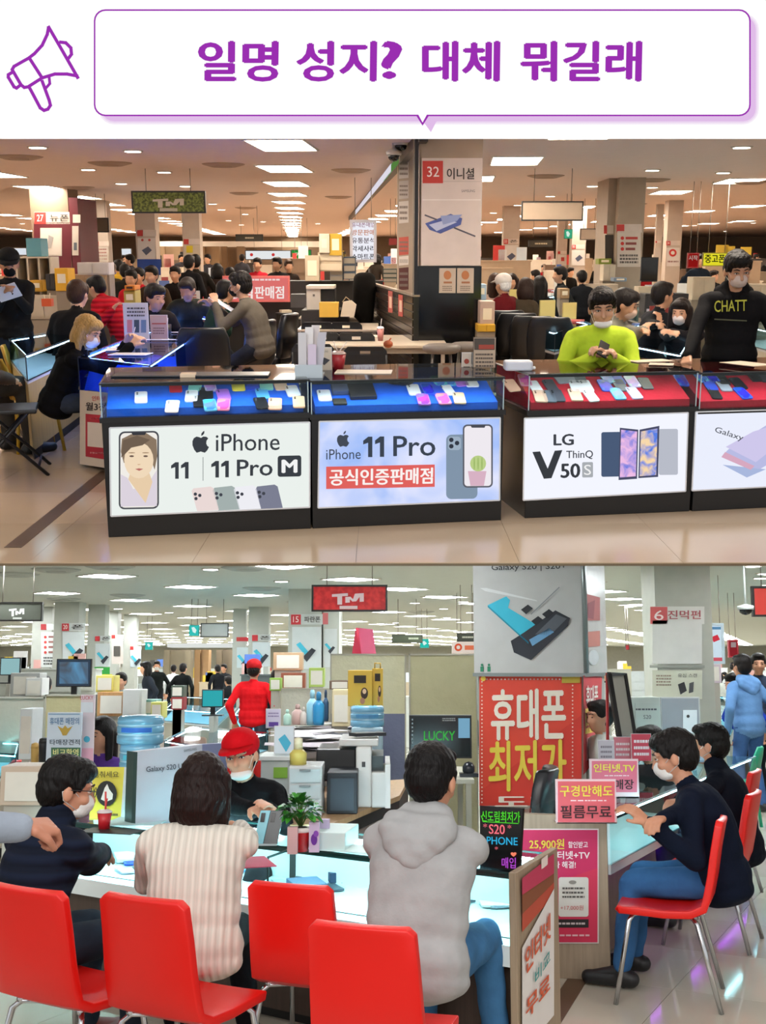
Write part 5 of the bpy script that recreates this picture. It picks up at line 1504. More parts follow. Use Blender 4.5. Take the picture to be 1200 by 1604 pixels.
folk('older man with receding hair bent over the counter by the red heading sign', 295, 436, 13.2, 195, sit=True, lean=30, hunch=12, sc=1.05, top='#2f3028', hair=('back', '#2a211c'), skin='#b88868', head=(-30, 8, 0))
folk('man in bright red padded jacket leaning over the lit counter', 152, 434, 11.9, 65, sit=False, lean=32, hunch=10, top='#b01020', legs='#4a4644', hair=('bangs', '#14100f'), skin='#b88868', topkind='quilt', topscale=6., hands=(R.at(174, 487, Y=11.6), R.at(120, 510, Y=12.2)))
folk('visitor with brown hair in black jacket, back to the camera by the lit counter', 120, 441, 11.2, -12, sit=True, lean=12, hunch=10, sc=1.1, top='#151314', hair=('back', '#3a2418'), w=1.15)
folk('standing man in black cap and black mask holding white paper by the bookshelf', 13, 393, 10.9, -165, sit=False, top='#141314', legs='#1c2330', hair=('short', '#14100f'), cap='#1a1a1a', mask='#141214', skin='#a87858', hands=(R.at(20, 458, Y=10.55), R.at(8, 460, Y=10.55)), head=(0, 14, 0))
a = R.at(12, 458, Y=10.5); single('document', MB().box(a, (.22, .003, .16), .1, mat=Mx.Rotation(-.3, 3, 'Y') @ Mx.Rotation(.6, 3, 'X')), M('#c9c8cf', .7), 'white paper sheets held by the standing man in the black cap', 'paper')
folk('visitor in a long taupe coat cut off by the frame edge', -52, 436, 8.9, -40, sit=True, lean=6, hunch=14, sc=1.2, top='#5f544c', legs='#3a3632', hair=('back', '#2a1d16'), w=1.25)
folk('visitor in cream and black patterned jacket beside the neon sweater man', 976, 454, 9.3, -130, sit=True, lean=12, hunch=14, sc=1.0, top='#7b786c', hair=('bangs', '#17110f'), skin='#b88868', mask='#c8a898', hands=(R.at(1008, 518, Y=8.9), R.at(1000, 522, Y=9.0)), head=(20, 10, 0))
folk('man in black jacket seen from the side past the patterned jacket', 1038, 444, 10.6, -70, sit=True, lean=8, hunch=8, sc=1.0, top='#18181c', hair=('short', '#17110f'), skin='#b88868', hands=(R.at(1030, 508, Y=10.2), R.at(1040, 508, Y=10.4)))
folk('masked woman with long black hair reading at the counter by the hoodie man', 1068, 470, 10.0, 150, sit=True, lean=16, hunch=14, sc=.95, top='#1c1a1e', hair=('bob', '#1b1210'), mask='#cfc4c4', skin='#c09074', hands=(R.at(1050, 520, Y=9.6), R.at(1056, 522, Y=9.6)))
CR = [(776, 430, 14.5, -20, 1, '#b8a090', 'cream coat', 'long', '#3a2418'), (789, 432, 14.2, 40, 1, '#5c1418', 'dark red jacket with white cap', 'short', '#e0dcd8'), (824, 437, 14.2, -40, 1, '#3e3428', 'olive brown coat', 'bob', '#2a1a14'), (846, 434, 14.6, -10, 1, '#121214', 'black long coat', 'long', '#15100e'),
      (878, 419, 15.5, 95, 0, '#1c1e1e', 'dark jacket, standing and bending', 'short', '#15100e'), (912, 425, 17., 10, 0, '#16181c', 'black coat, standing with back turned', 'back', '#15100e'), (802, 430, 17.5, 170, 1, '#8a7468', 'pale cardigan', 'bob', '#2a1a14'),
      (205, 424, 16., 170, 1, '#a81822', 'red jacket by the blue pillar', 'short', '#15100e'), (217, 421, 17., 160, 1, '#b8202a', 'red top behind the other red jacket', 'short', '#15100e'), (195, 415, 18., 10, 1, '#16140f', 'black coat by the yellow jackets', 'back', '#15100e'), (237, 418, 15., 165, 1, '#3a2c1c', 'dark and yellow jacket', 'short', '#15100e'),
      (274, 418, 17.5, 175, 1, '#1a1614', 'black top resting chin on hands', 'short', '#15100e'), (296, 401, 18., -15, 0, '#141214', 'black coat, standing before the beige shops', 'short', '#15100e'), (306, 400, 18.6, 15, 0, '#18140f', 'dark brown coat, standing beside the black coat', 'short', '#15100e'),
      (340, 414, 20., 10, 1, '#2a1c18', 'dark maroon coat', 'bob', '#15100e'), (360, 420, 19.6, 20, 1, '#1c1818', 'black top near the red board', 'short', '#15100e'), (403, 405, 21., 170, 0, '#b0202c', 'bright red top, standing behind the red board', 'short', '#15100e'),
      (434, 404, 20., 160, 0, '#1c1a1a', 'black jacket, standing wide behind the red board', 'short', '#15100e'), (452, 408, 21., 200, 0, '#2a211c', 'dark top beside the wide black jacket', 'short', '#3a2a20'), (173, 412, 19., 0, 1, '#3c3020', 'black coat in the yellow chairs crowd', 'back', '#4a3a22'),
      (185, 408, 20.5, 30, 1, '#b8922a', 'mustard jacket', 'short', '#15100e'), (965, 416, 22., 100, 0, '#1e1a18', 'dark coat beyond the cream partition', 'short', '#15100e'), (1150, 432, 14., 20, 1, '#1a1816', 'black top behind the hoodie man', 'back', '#15100e')]
for x, y, Y, yw, st, c, ds, h, hc in CR:
    folk('distant visitor in %s in the upper hall' % ds, x, y, Y, yw, sit=bool(st), lean=8 if st else 2, hunch=8, sc=.98, top=c, hair=(h, hc), skin='#b88868', cap='#d8d0c8' if 'cap' in ds else None)
# phone pen holders, shelf etc. left
for x, lb in ((31, 'orange pencil box on the white lit counter, closest to the frame edge'), (72, 'orange pencil box by the bookshelf')):
    Y = 11.4 if x < 50 else 12.4; y = 488 if x < 50 else 480
    t, X0, X1, Z0, Z1 = thingpx('pencil_box', lb, 'box', x - 7, y - 12, x + 8, y, Y)
    part('box_shell', MB().bb(X0, X1, Y, Y + .1, Z0, Z1), M('#c8501e', .5), t); part('pencils', MB().tube([(X0 + .03, Y + .05, Z0), (X0 + .02, Y + .05, Z1 + .05)], .006, 5).tube([(X1 - .04, Y + .05, Z0), (X1 - .02, Y + .05, Z1 + .06)], .006, 5), M('#d8c8a8', .5), t)
# ---------------- open shelf, cabinets and boxes at the bookshelf side
t, X0, X1, Z0, Z1 = thingpx('bookshelf', 'cream open bookshelf with three rows of bays by the maroon pillar', 'shelf', 28, 402, 81, 500, 13.6, z0=0)
m_ = M('#c9b9a0', .5)
for k in range(6):
    z = Z1 - k * (Z1 - Z0) / 5; part('shelf_board', MB().bb(X0, X1, 13.6, 13.95, z - .02, z), m_, t)
for k in range(4):
    x = X0 + (X1 - X0) * k / 3; part('upright', MB().bb(x - .01, x + .01, 13.6, 13.95, 0, Z1), m_, t)
part('back_board', MB().bb(X0, X1, 13.93, 13.96, 0, Z1), M('#8a7a64', .6), t)
for i, (x0, y0, x1, y1, c, nm, lb, cat, Y) in enumerate(((47, 439, 66, 457, '#c8951e', 'yellow_crate', 'yellow crate in the cream bookshelf', 'crate', 13.4), (72, 429, 86, 455, '#2a221e', 'dark_drawer_unit', 'dark drawer unit beside the yellow case', 'cabinet', 13.1), (86, 420, 107, 456, '#dba41c', 'yellow_case', 'bright yellow upright case with small lettering', 'case', 12.9),
                                                         (107, 430, 168, 470, '#a88a66', 'wooden_cabinet', 'light wooden cabinet behind the black and red jackets', 'cabinet', 13.6), (121, 411, 170, 431, '#cfc6ba', 'paper_tray', 'white paper tray rack with two rows on the wooden cabinet', 'rack', 13.6), (40, 463, 100, 500, '#b5a58e', 'low_cabinet', 'cream low cabinet behind the orange pencil boxes', 'cabinet', 13.0),
                                                         (195, 447, 211, 455, '#d07a1c', 'orange_sign', 'orange sign on the yellow base near the lit counter', 'sign', 12.6), (194, 455, 212, 478, '#b09a48', 'yellow_sign_base', 'mustard stand carrying the orange sign', 'stand', 12.65), (41, 373, 64, 402, '#5f9aa4', 'blue_cover', 'pale blue cloth cover on top of the bookshelf', 'cloth', 13.7),
                                                         (915, 445, 968, 468, '#b4a490', 'low_partition', 'cream low partition past the black coat visitor', 'partition', 17.), (1000, 449, 1050, 476, '#b8a890', 'low_partition', 'cream low partition beside the black monitor', 'partition', 16.), (1010, 460, 1078, 500, '#1c1816', 'dark_cabinet', 'dark cabinet row behind the black jacket man', 'cabinet', 13.),
                                                         (1085, 434, 1120, 470, '#b8a68c', 'low_partition', 'beige partition below the yellow sign', 'partition', 15.), (1165, 445, 1215, 500, '#b4a28a', 'low_partition', 'beige partition at the hoodie man\'s shoulder', 'partition', 13.), (945, 418, 1000, 450, '#bcae98', 'cream_cupboard', 'cream cupboard at the foot of the red lettered pillar', 'cupboard', 20.),
                                                         (938, 405, 958, 414, '#7a8a2a', 'green_basket', 'olive green basket on the far cream shelf', 'basket', 19.), (945, 414, 964, 440, '#c8bea8', 'shelf_unit', 'small white slotted shelf unit below the green basket', 'shelf', 18.8), (962, 435, 982, 441, '#7a8fa4', 'blue_box', 'flat grey blue box on the far cream shelf', 'box', 18.5),
                                                         (752, 472, 775, 516, '#b8a090', 'poster_stack', 'stack of leaflets with orange top by the pillar', 'stack', 11.6), (748, 508, 776, 520, '#c89a20', 'yellow_tray', 'yellow tray beneath the leaflets by the pillar', 'tray', 11.5), (748, 445, 762, 470, '#9ab0c0', 'water_bottle', 'clear water bottles beside the numbered pillar', 'bottle', 13.),
                                                         (878, 452, 892, 468, '#a08058', 'wooden_chair_back', 'light wooden chair back by the dark jacket man', 'chair', 14.6), (262, 503, 264, 505, '#444', 'pen_dot', 'tiny clip on the blue counter', 'clip', 10.5))):
    if nm in ('pen_dot',): continue
    X0, X1, Z0, Z1 = fr(x0, y0, x1, y1, Y)
    t = thing(nm, lb, cat, ((X0 + X1) / 2, Y, Z0))
    part('body_panel', MB().bb(X0, X1, Y, Y + .3, Z0, Z1), M(c, .55, kind='wood' if 'wood' in nm else ''), t, bevel=.008)
    if 'cab' in nm or 'part' in nm or 'cup' in nm or 'unit' in nm or 'tray' in nm:
        n = 2
        for k in range(n):
            part('front_panel', MB().bb(X0 + (X1 - X0) * (k + .05) / n, X0 + (X1 - X0) * (k + .95) / n, Y - .012, Y, Z0 + (Z1 - Z0) * .1, Z1 - (Z1 - Z0) * .1), M(c, .4, amt=.25), t)
    elif nm != 'blue_cover':
        part('front_label', MB().bb(X0 + (X1 - X0) * .2, X1 - (X1 - X0) * .2, Y - .006, Y, Z0 + (Z1 - Z0) * .35, Z0 + (Z1 - Z0) * .75), M('#e8dcc0' if nm != 'orange_sign' else '#3a2010', .6), t)
    if Z0 > .1 and nm not in ('blue_cover', 'yellow_crate', 'orange_sign', 'green_basket', 'poster_stack', 'blue_box'):
        part('plinth', MB().bb(X0, X1, Y + .02, Y + .28, 0, Z0), M('#8a7a66', .6), t)

# ---------------- background pillars with posters


def bgpillar(label, x0, x1, Y, number, name_, header='#cdbfb4', body='#b8a898', poster=None, side=None, lines_=None, ytop=None, bottom=None, z=CEIL, depth=None, red='#b8342e', yb=None, rz=0.):
    X0, X1, _, _ = fr(x0, 400 if R is UP else 1000, x1, 405, Y)
    d = depth or (X1 - X0)
    t = thing('pillar', label, 'pillar', ((X0 + X1) / 2, Y + d / 2, 0), 0)
    part('shaft', MB().bb(X0, X1, Y, Y + d, 0, z), M(body, .5), t)
    w_ = x1 - x0; y0 = ytop; pr = Print(t, (0, Y, 0), FRONT, lay=.006)
    hh = w_ * .32
    pr.rect(x0 + .5, y0, x1 - .5, y0 + hh, header, 1, 0, 'header_board'); pr.rect(x0 + .8, y0 + .5, x0 + w_ * .32, y0 + hh, red, 2, 0, 'number_plate')
    if number: pr.tx(number, x0 + w_ * .08, y0 + hh * .22, x0 + w_ * .25, y0 + hh * .78, '#f2e6e0', layer=3)
    if name_: pr.tx(name_, x0 + w_ * .42, y0 + hh * .22, x0 + w_ * .92, y0 + hh * .78, '#4a4440', layer=3, off=.02)
    if poster:
        (pc, py0, py1) = poster; pr.rect(x0 + w_ * .05, py0, x1 - w_ * .05, py1, pc, 2, 0, 'poster')
    return t, pr


t, pr = bgpillar('maroon pillar with number plate and white framed poster', 53, 112, 22., '27', '뉴폰', ytop=332, body='#8e7460')
pr.rect(53, 348, 112, 440, '#5e1420', 1, 0, 'maroon_cladding'); pr.rect(63, 357, 97, 401, '#c4b8ac', 2, 0, 'poster'); pr.rect(64.5, 359, 95.5, 399.5, '#cfc4b8', 3, 0, 'poster'); pr.poly([(76, 368), (84, 372), (80, 388), (74, 390)], '#9a9490', 4, 'printed_phone')
X0, X1, _, _ = fr(112, 400, 127, 405, 22.)
part('side_cladding', MB().bb(X0 + .02, X1, 21.98, 23.4, 0, 2.72), M('#5e1420', .5), t)
pr2 = Print(t, (0, 21.98, 0), FRONT, lay=.006); pr2.rect(114, 336, 126, 349, '#cdbfb4', 1, 0, 'header_board'); pr2.rect(113, 354, 123, 400, '#c4b8ac', 2, 0, 'poster'); pr2.rect(115.5, 380, 120.5, 392, '#5a6068', 3, 0, 'printed_phone')
t, pr = bgpillar('white poster pillar with blue base and red dots near the yellow jackets', 214, 245, 24., '', '', ytop=360, poster=('#cfc6be', 373, 406))
pr.poly([(222, 392), (232, 386), (238, 392), (229, 400)], '#4a5266', 3, 'printed_phone'); pr.poly(circ(223, 376, 2), '#b8483a', 3, 'emblem'); pr.poly(circ(234, 376, 2), '#b8483a', 3, 'emblem'); pr.rect(215, 406, 252, 431, '#1c3f8a', 3, 0, 'blue_cladding')
t, pr = bgpillar('narrow poster pillar with yellow label before the beige shops', 287, 314, 26., '', '', ytop=374, poster=('#c4b49c', 384, 400)); pr.rect(292, 385, 302, 396, '#c8b020', 3, 0, 'yellow_label')
t, pr = bgpillar('small white pillar with red marks between maroon and blue pillars', 147, 171, 27., '', '', ytop=378, poster=('#c4b8ac', 387, 410)); lines(pr, 150, 388, 168, 408, 4, '#a05048', seed=8)
t, pr = bgpillar('poster pillar with number plate beside the numbered pillar\'s far side', 788, 813, 30., '33', '폰', ytop=374, poster=('#cfc8c0', 384, 416)); pr.poly([(794, 402), (802, 396), (808, 401), (800, 408)], '#464c62', 3, 'printed_phone')
t, pr = bgpillar('poster pillar in the middle distance below the exit sign', 895, 917, 31., '30', '', ytop=383, poster=('#c8c0b8', 392, 416)); pr.poly([(901, 405), (908, 399), (913, 404), (905, 410)], '#464c62', 3, 'printed_phone')
t, pr = bgpillar('small poster pillar beside the exit sign pillar', 873, 888, 33., '', '', ytop=393, poster=('#c8c0b8', 399, 416)); pr.rect(879, 403, 884, 409, '#b83a34', 3)
t, pr = bgpillar('wide cream pillar with red operator emblems and dark script', 965, 1006, 19., '', '', ytop=351, poster=('#cbbfb2', 362, 418), body='#a4937f')
for i in range(3): pr.poly(circ(975, 373 + i * 8.5, 2.8), '#c03028', 3, 'emblem'); pr.rect(980, 371 + i * 8.5, 999 - i * 2, 375 + i * 8.5, '#8a4a42' if i else '#c0483e', 3)
lines(pr, 971, 397, 1000, 413, 3, '#3a3430', frac=.6, seed=12)
X0, X1, _, _ = fr(945, 400, 964, 405, 19.4); part('side_shaft', MB().bb(X0, X1 + .01, 19.2, 20.2, 0, CEIL), M('#9d8d7a', .5), t)
pr2 = Print(t, (0, 19.2, 0), FRONT, lay=.006); pr2.rect(946, 353, 961, 366, '#c8bcae', 1, 0, 'header_board'); pr2.rect(946, 353, 951, 366, '#b8342e', 2, 0, 'number_plate'); pr2.rect(948, 368, 961, 412, '#3a342f', 1, 0, 'dark_poster')
t, pr = bgpillar('white pillar with a big red ring emblem', 1043, 1066, 27., '34', '', ytop=377, poster=('#cfc6be', 388, 417)); pr.poly(circ(1054, 396, 6), '#c03028', 3, 'emblem'); pr.poly(circ(1054, 396, 3), '#cfc6be', 4, 'emblem'); lines(pr, 1046, 407, 1064, 412, 1, '#7a3a34')
t, pr = bgpillar('narrow pillar beside the red ring pillar', 1026, 1036, 29., '', '', ytop=377, poster=('#b8aca0', 388, 412))

# ---------------- hanging signs and lit shop fronts


def tm(pr, x0, y0, x1, y1, c):
    w_, h = x1 - x0, y1 - y0
    f = lambda a, b: (x0 + a * w_, y0 + b * h)
    for P in (((0, .1), (.5, .0), (.5, .24), (.32, .26), (.32, .95), (.17, .95), (.17, .3), (0, .32)), ((.42, .32), (.58, .3), (.66, .5), (.72, .05), (1, .0), (1, .7), (.87, .72), (.87, .3), (.76, .68), (.64, .7), (.56, .5), (.56, .78), (.42, .8))):
        pr.poly([f(*p) for p in P], c, 2, 'emblem')


def fleck(c1, c2, sc_=30.):
    m = bpy.data.materials.new('flecked_board'); m.use_nodes = True; N = m.node_tree.nodes; L = m.node_tree.links
    b = N['Principled BSDF']; n = N.new('ShaderNodeTexNoise'); n.inputs['Scale'].default_value = sc_; n.inputs['Detail'].default_value = 4
    tc = N.new('ShaderNodeTexCoord'); L.new(tc.outputs['Object'], n.inputs[0]); r = N.new('ShaderNodeValToRGB'); r.color_ramp.elements[0].color = lin(c1); r.color_ramp.elements[1].color = lin(c2)
    r.color_ramp.elements[0].position = .4; r.color_ramp.elements[1].position = .62; L.new(n.outputs[0], r.inputs[0]); L.new(r.outputs[0], b.inputs['Base Color']); return m


def reface(t, m):
    for c in t.children:
        if c.name.startswith('face_panel'): c.data.materials[0] = m


t, pr = hanging_sign('hanging green flecked sign with pale TM emblem under the upper ceiling', 206, 299, 322, 334, 17., '#5a6a28'); reface(t, fleck('#3f4a1c', '#7d8a3a')); tm(pr, 239, 311, 288, 326, '#c9bfae'); pr.rect(250, 326, 278, 331, '#b8b09a', 2, 0, 'lettering')
t, pr = hanging_sign('blank framed hanging board beside the central pillar, larger one', 817, 315, 914, 346, 17., '#c0a890', frame='#2a2622')
t, pr = hanging_sign('small blank framed hanging board before the red lettered pillar', 909, 358, 937, 376, 26., '#b8a48e', frame='#4a4038')
t, pr = hanging_sign('small dark hanging sign with pale letters near the exit sign', 828, 376, 866, 387, 28., '#3e3424'); lines(pr, 838, 379, 858, 384, 1, '#c8b894')
t, pr = hanging_sign('green lit exit sign hanging in the upper hall', 884, 359, 897, 374, 24., '#3fae84', frame='#2f8a6a', glow=.9); pr.poly([(887, 363), (890, 362), (893, 366), (891, 371), (888, 370)], '#d8f4e4', 2, 'emblem')
t, pr = hanging_sign('small grey hanging sign beside the maroon pillar', 147, 341, 170, 364, 24., '#6a6050')
t, pr = hanging_sign('dark hanging sign over the far lit shop fronts', 369, 367, 412, 378, 30., '#2e2c22'); lines(pr, 384, 370, 398, 375, 1, '#b8b094')
t, pr = hanging_sign('small red hanging plate past the sliding track', 609, 373, 622, 384, 26., '#8a1e1a', frame='#6a1814')
t, pr = hanging_sign('yellow lit sign with black Korean letters for used phones', 1101, 396, 1144, 417, 20., '#e8e02c', frame='#8a8418', glow=.9); pr.tx('중고폰', 1104, 399, 1136, 412, '#2a2a10', off=.03)
t, pr = hanging_sign('red vertical banner next to the yellow used phone sign', 1077, 396, 1095, 420, 20., '#b8201e', frame='#8a1614', glow=.5); pr.tx('시작', 1079, 400, 1093, 408, '#e8d8c8', off=.02)
t, pr = hanging_sign('wide white lit shop fascia with red ring in the far wall row', 384, 392, 456, 407, 40., '#e8ecee', glow=.95); pr.poly(circ(394, 399, 2.5), '#c83a3a', 2, 'emblem'); pr.poly(circ(428, 399, 2.5), '#c83a3a', 2, 'emblem')
t, pr = hanging_sign('green lit shop fascia at the end of the far row', 456, 391, 488, 407, 40., '#2f9a3c', glow=.8); pr.tx('커피', 462, 395, 482, 403, '#e4f4e0', off=.01)
t, pr = hanging_sign('yellow lit menu sign below the green fascia', 458, 408, 476, 414, 39., '#d8d838', glow=.8)
single('ceiling_soffit', MB().bb(*[R.at(x, 380, Y=44).x for x in (225, 500)], 44, 45, R.at(600, 387, Y=44).z, R.at(600, 378, Y=44).z), M('#e0d4c4', .6), 'long pale soffit band above the far shop fronts', 'soffit')
for i, (x0, x1, c) in enumerate(((248, 285, '#a48a6a'), (310, 345, '#8a6e4c'), (345, 384, '#7a5f42'))):
    X0, X1, Z0, Z1 = fr(x0, 386, x1, 425, 42. + i); single('shop_facade', MB().bb(X0, X1, 42. + i, 42.4 + i, 0, Z1).bb(X0, X0 + .3, 41.8 + i, 42. + i, 0, Z1).bb(X1 - .3, X1, 41.8 + i, 42. + i, 0, Z1), M(c, .6), ('beige shop front beside the yellow label pillar', 'brown shop front in the far row', 'darker brown shop front beside the white fascia')[i], 'shop front')
t, pr = monitor('tall black screen beside the red ring pillar', 1004, 403, 1031, 440, 16.5, '#15130f', zb=1.25)
for x0, y0, x1, y1, Y, lb in ((141, 388, 147, 398, 26., 'small lit white screen between far pillars, by the bookshelf'), (190, 389, 206, 400, 26., 'pale lit screen past the small white pillar'), (20, 388, 42, 400, 22., 'lit white screen above the bookshelf')):
    t, pr = monitor(lb, x0, y0, x1, y1, Y, '#dfe6ee', bezel='#6a655e', glow=.95, ped=True)
# ---------------- far stalls: many small cabinets, cards and visitors
rn = random.Random(11)
FC = ['#c8b8a0', '#a89278', '#d4c8b4', '#7a6450', '#3a3029', '#b8a084', '#94826c', '#e0d6c4', '#50443a']


def free(X, Y, r):
    for o in R.objs:
        if abs(o.location.x - X) < r and abs(o.location.y - Y) < r and o.location.z < 1.5: return False
    return True


def far_stalls(n, ya, yb, label, zlo, zhi, avoid=None, cols=FC):
    for i in range(n):
        for _ in range(25):
            Y = rn.uniform(ya, yb); X = rn.uniform(-.36, .37) * Y
            if free(X, Y, 1.15): break
        px = 600 + X / Y * F
        if avoid and avoid(px, Y): continue
        w_, h = rn.uniform(.5, 1.4), rn.uniform(zlo, zhi)
        mb = MB().bb(X - w_ / 2, X + w_ / 2, Y, Y + .5, 0, h).bb(X - w_ / 2 - .02, X + w_ / 2 + .02, Y - .02, Y + .52, h, h + .03)
        for k in range(3): mb.bb(X - w_ / 2 + .05, X + w_ / 2 - .05, Y - .03, Y, h * (.2 + k * .26), h * (.4 + k * .26))
        single('market_stall', mb, M(rn.choice(cols), .6), label, 'stall', label)
        for k in range(rn.randint(0, 3)):
            x = X + rn.uniform(-.4, .4) * w_; b = rn.uniform(.1, .4); cc = rn.choice(['#e8e0d4', '#c83a34', '#e0c040', '#4a6ab0', '#e0dcd8', '#2a2624', '#d8a8a0', '#dfe8ee'])
            single('shop_card', MB().bb(x - b * .4, x + b * .4, Y + .1, Y + .13, h + .03, h + .03 + b).bb(x - b * .4, x + b * .4, Y + .05, Y + .2, h + .03, h + .04), M(cc, .6), 'small card standing on a ' + label, 'card', 'small cards on ' + label)


far_stalls(95, 24, 60, 'far market stall of the upper hall', .9, 1.55, avoid=lambda px, Y: (Y < 34 and 380 < px < 480))


def crowd(n, ya, yb, label, cols, avoid=None, zoff=0):
    protos = []
    for i in range(n):
        for _ in range(25):
            Y = rn.uniform(ya, yb); X = rn.uniform(-.35, .36) * Y
            if free(X, Y, .7): break
        if avoid and avoid(600 + X / Y * F, Y): continue
        yw = rn.uniform(0, 360)
        k = len(protos)
        if k < 6:
            o = person(label, X, Y, yw, pz=.9 if k % 2 else .55, sit=not k % 2, lean=5, hunch=8, q='far', top=cols[k % len(cols)], hair=(['short', 'bob', 'back'][k % 3], '#17110e'), group='crowd: ' + label)
            protos.append((o, X, Y, yw))
        else:
            src = protos[i % 6]
            o = dup(src[0], loc=(X, Y, 0), rz=math.radians(yw)); o['label'] = label


crowd(46, 22, 50, 'distant shopper in the upper hall crowd', ['#1a1816', '#2c241e', '#8a1c20', '#3a3a40', '#b8a890', '#1c2430'], avoid=lambda px, Y: Y < 30 and 390 < px < 480)
# ================================================================== LOWER HALL
R = LO
HC = 2.9
ny = 8.15
struct('floor', MB().bb(-50, 50, 1.5, 84, -.02, -.006), M('#8a8272', .5))
floor_lo = R.objs[-1]
part('floor_field', MB().bb(-50, 50, 14., 84, -.006, 0), M('#bdb7a6', .14, kind='marble'), floor_lo, kind='stuff')
tile_l = [M(c, .08, kind='marble') for c in ('#cbc5b4', '#c6bfad', '#d0cab9')]
U1 = V((math.sin(math.radians(28)), math.cos(math.radians(28)), 0)); U2 = V((U1.y, -U1.x, 0))
for i in range(-16, 22):
    for j in range(-14, 20):
        c = V((.9, 5.5, 0)) + U1 * .8 * j + U2 * .8 * i
        if not (3.2 < c.y < 13.9 and -1.1 - .36 * 0 - c.y * .37 < c.x < c.y * .37 + .6): continue
        a, b = U1 * .3985, U2 * .3985
        part('tile', MB().slab([c - a - b, c - a + b, c + a + b, c + a - b], (0, 0, -.006)), tile_l[(i * 3 + j * 5) % 3], floor_lo)
struct('ceiling', MB().bb(-50, 50, ny, 84, HC, HC + .06), M('#d2d2c8', .8, amt=.04))
struct('wall_back', MB().bb(-50, 50, 83, 83.3, 0, HC), M('#a8a494', .7))
A, B_ = R.at(862, 1600, z=0), R.at(905, 1534, z=0); d = (B_ - A).normalized(); n_ = V((-d.y, d.x, 0)) * .05
A -= d * 1.2
struct('trim_1', MB().slab([A - n_, A + n_, B_ + n_, B_ - n_], (0, 0, .003)), M('#5e4630', .4))
k = 0; farp = []
for x, y, i, j in lattice_hall(LO, (.85, 2.25), (-1.9, 3.9), (-4.1, 16.1), lambda x, y: 8. < y < 78 and abs(x) < .37 * y + 1.5 and y < 78):
    k += 1
    if y > 44: farp.append((x, y)); continue
    ceiling_light('panel_light', 'square ceiling light panel of the lower hall, one of a diagonal grid', x, y, HC, .62, .62, .75, PANEL_LO, '#f6fbff', 'diagonal grid of square ceiling lights in the lower hall')
mb = MB()
for x, y in farp: mb.box((x, y, HC - .004), (.62, .62, .006), .75)
single('distant_ceiling_lights', mb, M('#f6fbff', emit=PANEL_LO), 'dense far rows of square ceiling lights at the end of the lower hall', 'ceiling light', kind='stuff')
for i, (x, y) in enumerate(((330, 891), (92, 945), (130, 955), (185, 953), (212, 960), (265, 959), (283, 967), (333, 965), (345, 972), (383, 961), (438, 886), (441, 910), (539, 905), (615, 920), (650, 944), (695, 953), (675, 933), (726, 942), (736, 959), (700, 967), (402, 978), (480, 976), (985, 950), (1010, 955), (1180, 886), (1192, 905), (562, 972), (620, 975), (150, 966), (52, 962))):
    p_ = R.at(x, y, z=HC); ceiling_light('downlight', 'small round downlight in the grey ceiling of the lower hall', p_.x, p_.y, HC, .2, .2, 0, 14., '#fbfdff', 'round downlights of the lower hall')
for x, y, s_ in ((172, 887, 'big round vent at the upper edge of the lower hall ceiling'), (88, 892, 'thin round vent beside the big round vent'), (25, 899, 'round vent near the frame edge of the lower hall'), (200, 932, 'small vent among the diagonal lights'), (100, 938, 'vent over the grey TM sign'), (385, 889, 'vent near the red TM sign'), (410, 921, 'flat vent before the red TM sign'), (660, 958, 'small vent between red TM sign and big pillar')):
    p_ = R.at(x, y, z=HC); vent(s_, p_.x, p_.y, HC, .34, '#a9aaa2')

# ---------------- big pillar with red poster, turned a little
A = V((R.at(748, 1000, Y=9.3).x, 9.3, 0)); B_ = V((R.at(913, 1000, Y=9.0).x, 9.0, 0)); C_ = V((R.at(945, 1000, Y=10.1).x, 10.1, 0)); D_ = A + (C_ - B_)
NF = V(((B_ - A).y, -(B_ - A).x, 0)).normalized(); NS = V(((C_ - B_).y, -(C_ - B_).x, 0)).normalized()
c = (A + C_) / 2
t = thing('pillar', 'big square pillar with grey phone poster above a red Korean poster', 'pillar', c)
zt_ = R.hit(800, 1054, A, NF).z
pr_poly = lambda g: [(p.x, p.y) for p in (A + (A - c).normalized() * g, B_ + (B_ - c).normalized() * g, C_ + (C_ - c).normalized() * g, D_ + (D_ - c).normalized() * g)]
part('shaft', MB().prism(pr_poly(0), 0, HC), M('#a9a89e', .5), t)
part('poster_box', MB().prism(pr_poly(.04), zt_ - .0, HC - .02), M('#c9c9c6', .2), t)
part('box_edge', MB().prism(pr_poly(.055), zt_ - .03, zt_), M('#8d9492', .3, .4), t)
c0 = A + (A - c).normalized() * .04
part('corner_trim', MB().tube([B_ + (B_ - c).normalized() * .045 + V((0, 0, zt_)), B_ + (B_ - c).normalized() * .045 + V((0, 0, HC - .02))], .022, 6), M('#8b9290', .3, .5), t)
pr = Print(t, c0, NF, lay=.003)
pr.tx('Galaxy S20 | S20+', 770, 884, 887, 896, '#34373b', -.02, off=.008)
pr.poly([(764, 948), (793, 934), (799, 940), (796, 952), (846, 982), (848, 1000), (828, 1006), (818, 1000), (790, 972)], '#38bcd6', 2, 'printed_phone')
pr.poly([(800, 1004), (822, 990), (870, 956), (893, 968), (890, 980), (832, 1034), (805, 1022)], '#2c2f38', 3, 'printed_phone')
pr.poly([(829, 1002), (860, 984), (868, 990), (834, 1012)], '#6fa4cc', 4, 'printed_phone'); pr.poly([(838, 994), (871, 962), (888, 969), (862, 995)], '#555a62', 4, 'printed_phone')
pr.poly([(764, 948), (828, 1006), (828, 1009), (764, 951)], '#1e8ca8', 3, 'printed_phone')
for x, y in ((825, 955), (858, 962), (841, 973)): pr.poly([(x - 9, y), (x + 2, y - 8), (x + 10, y - 2), (x - 1, y + 7)], '#1d2026', 5, 'printed_camera_lens')
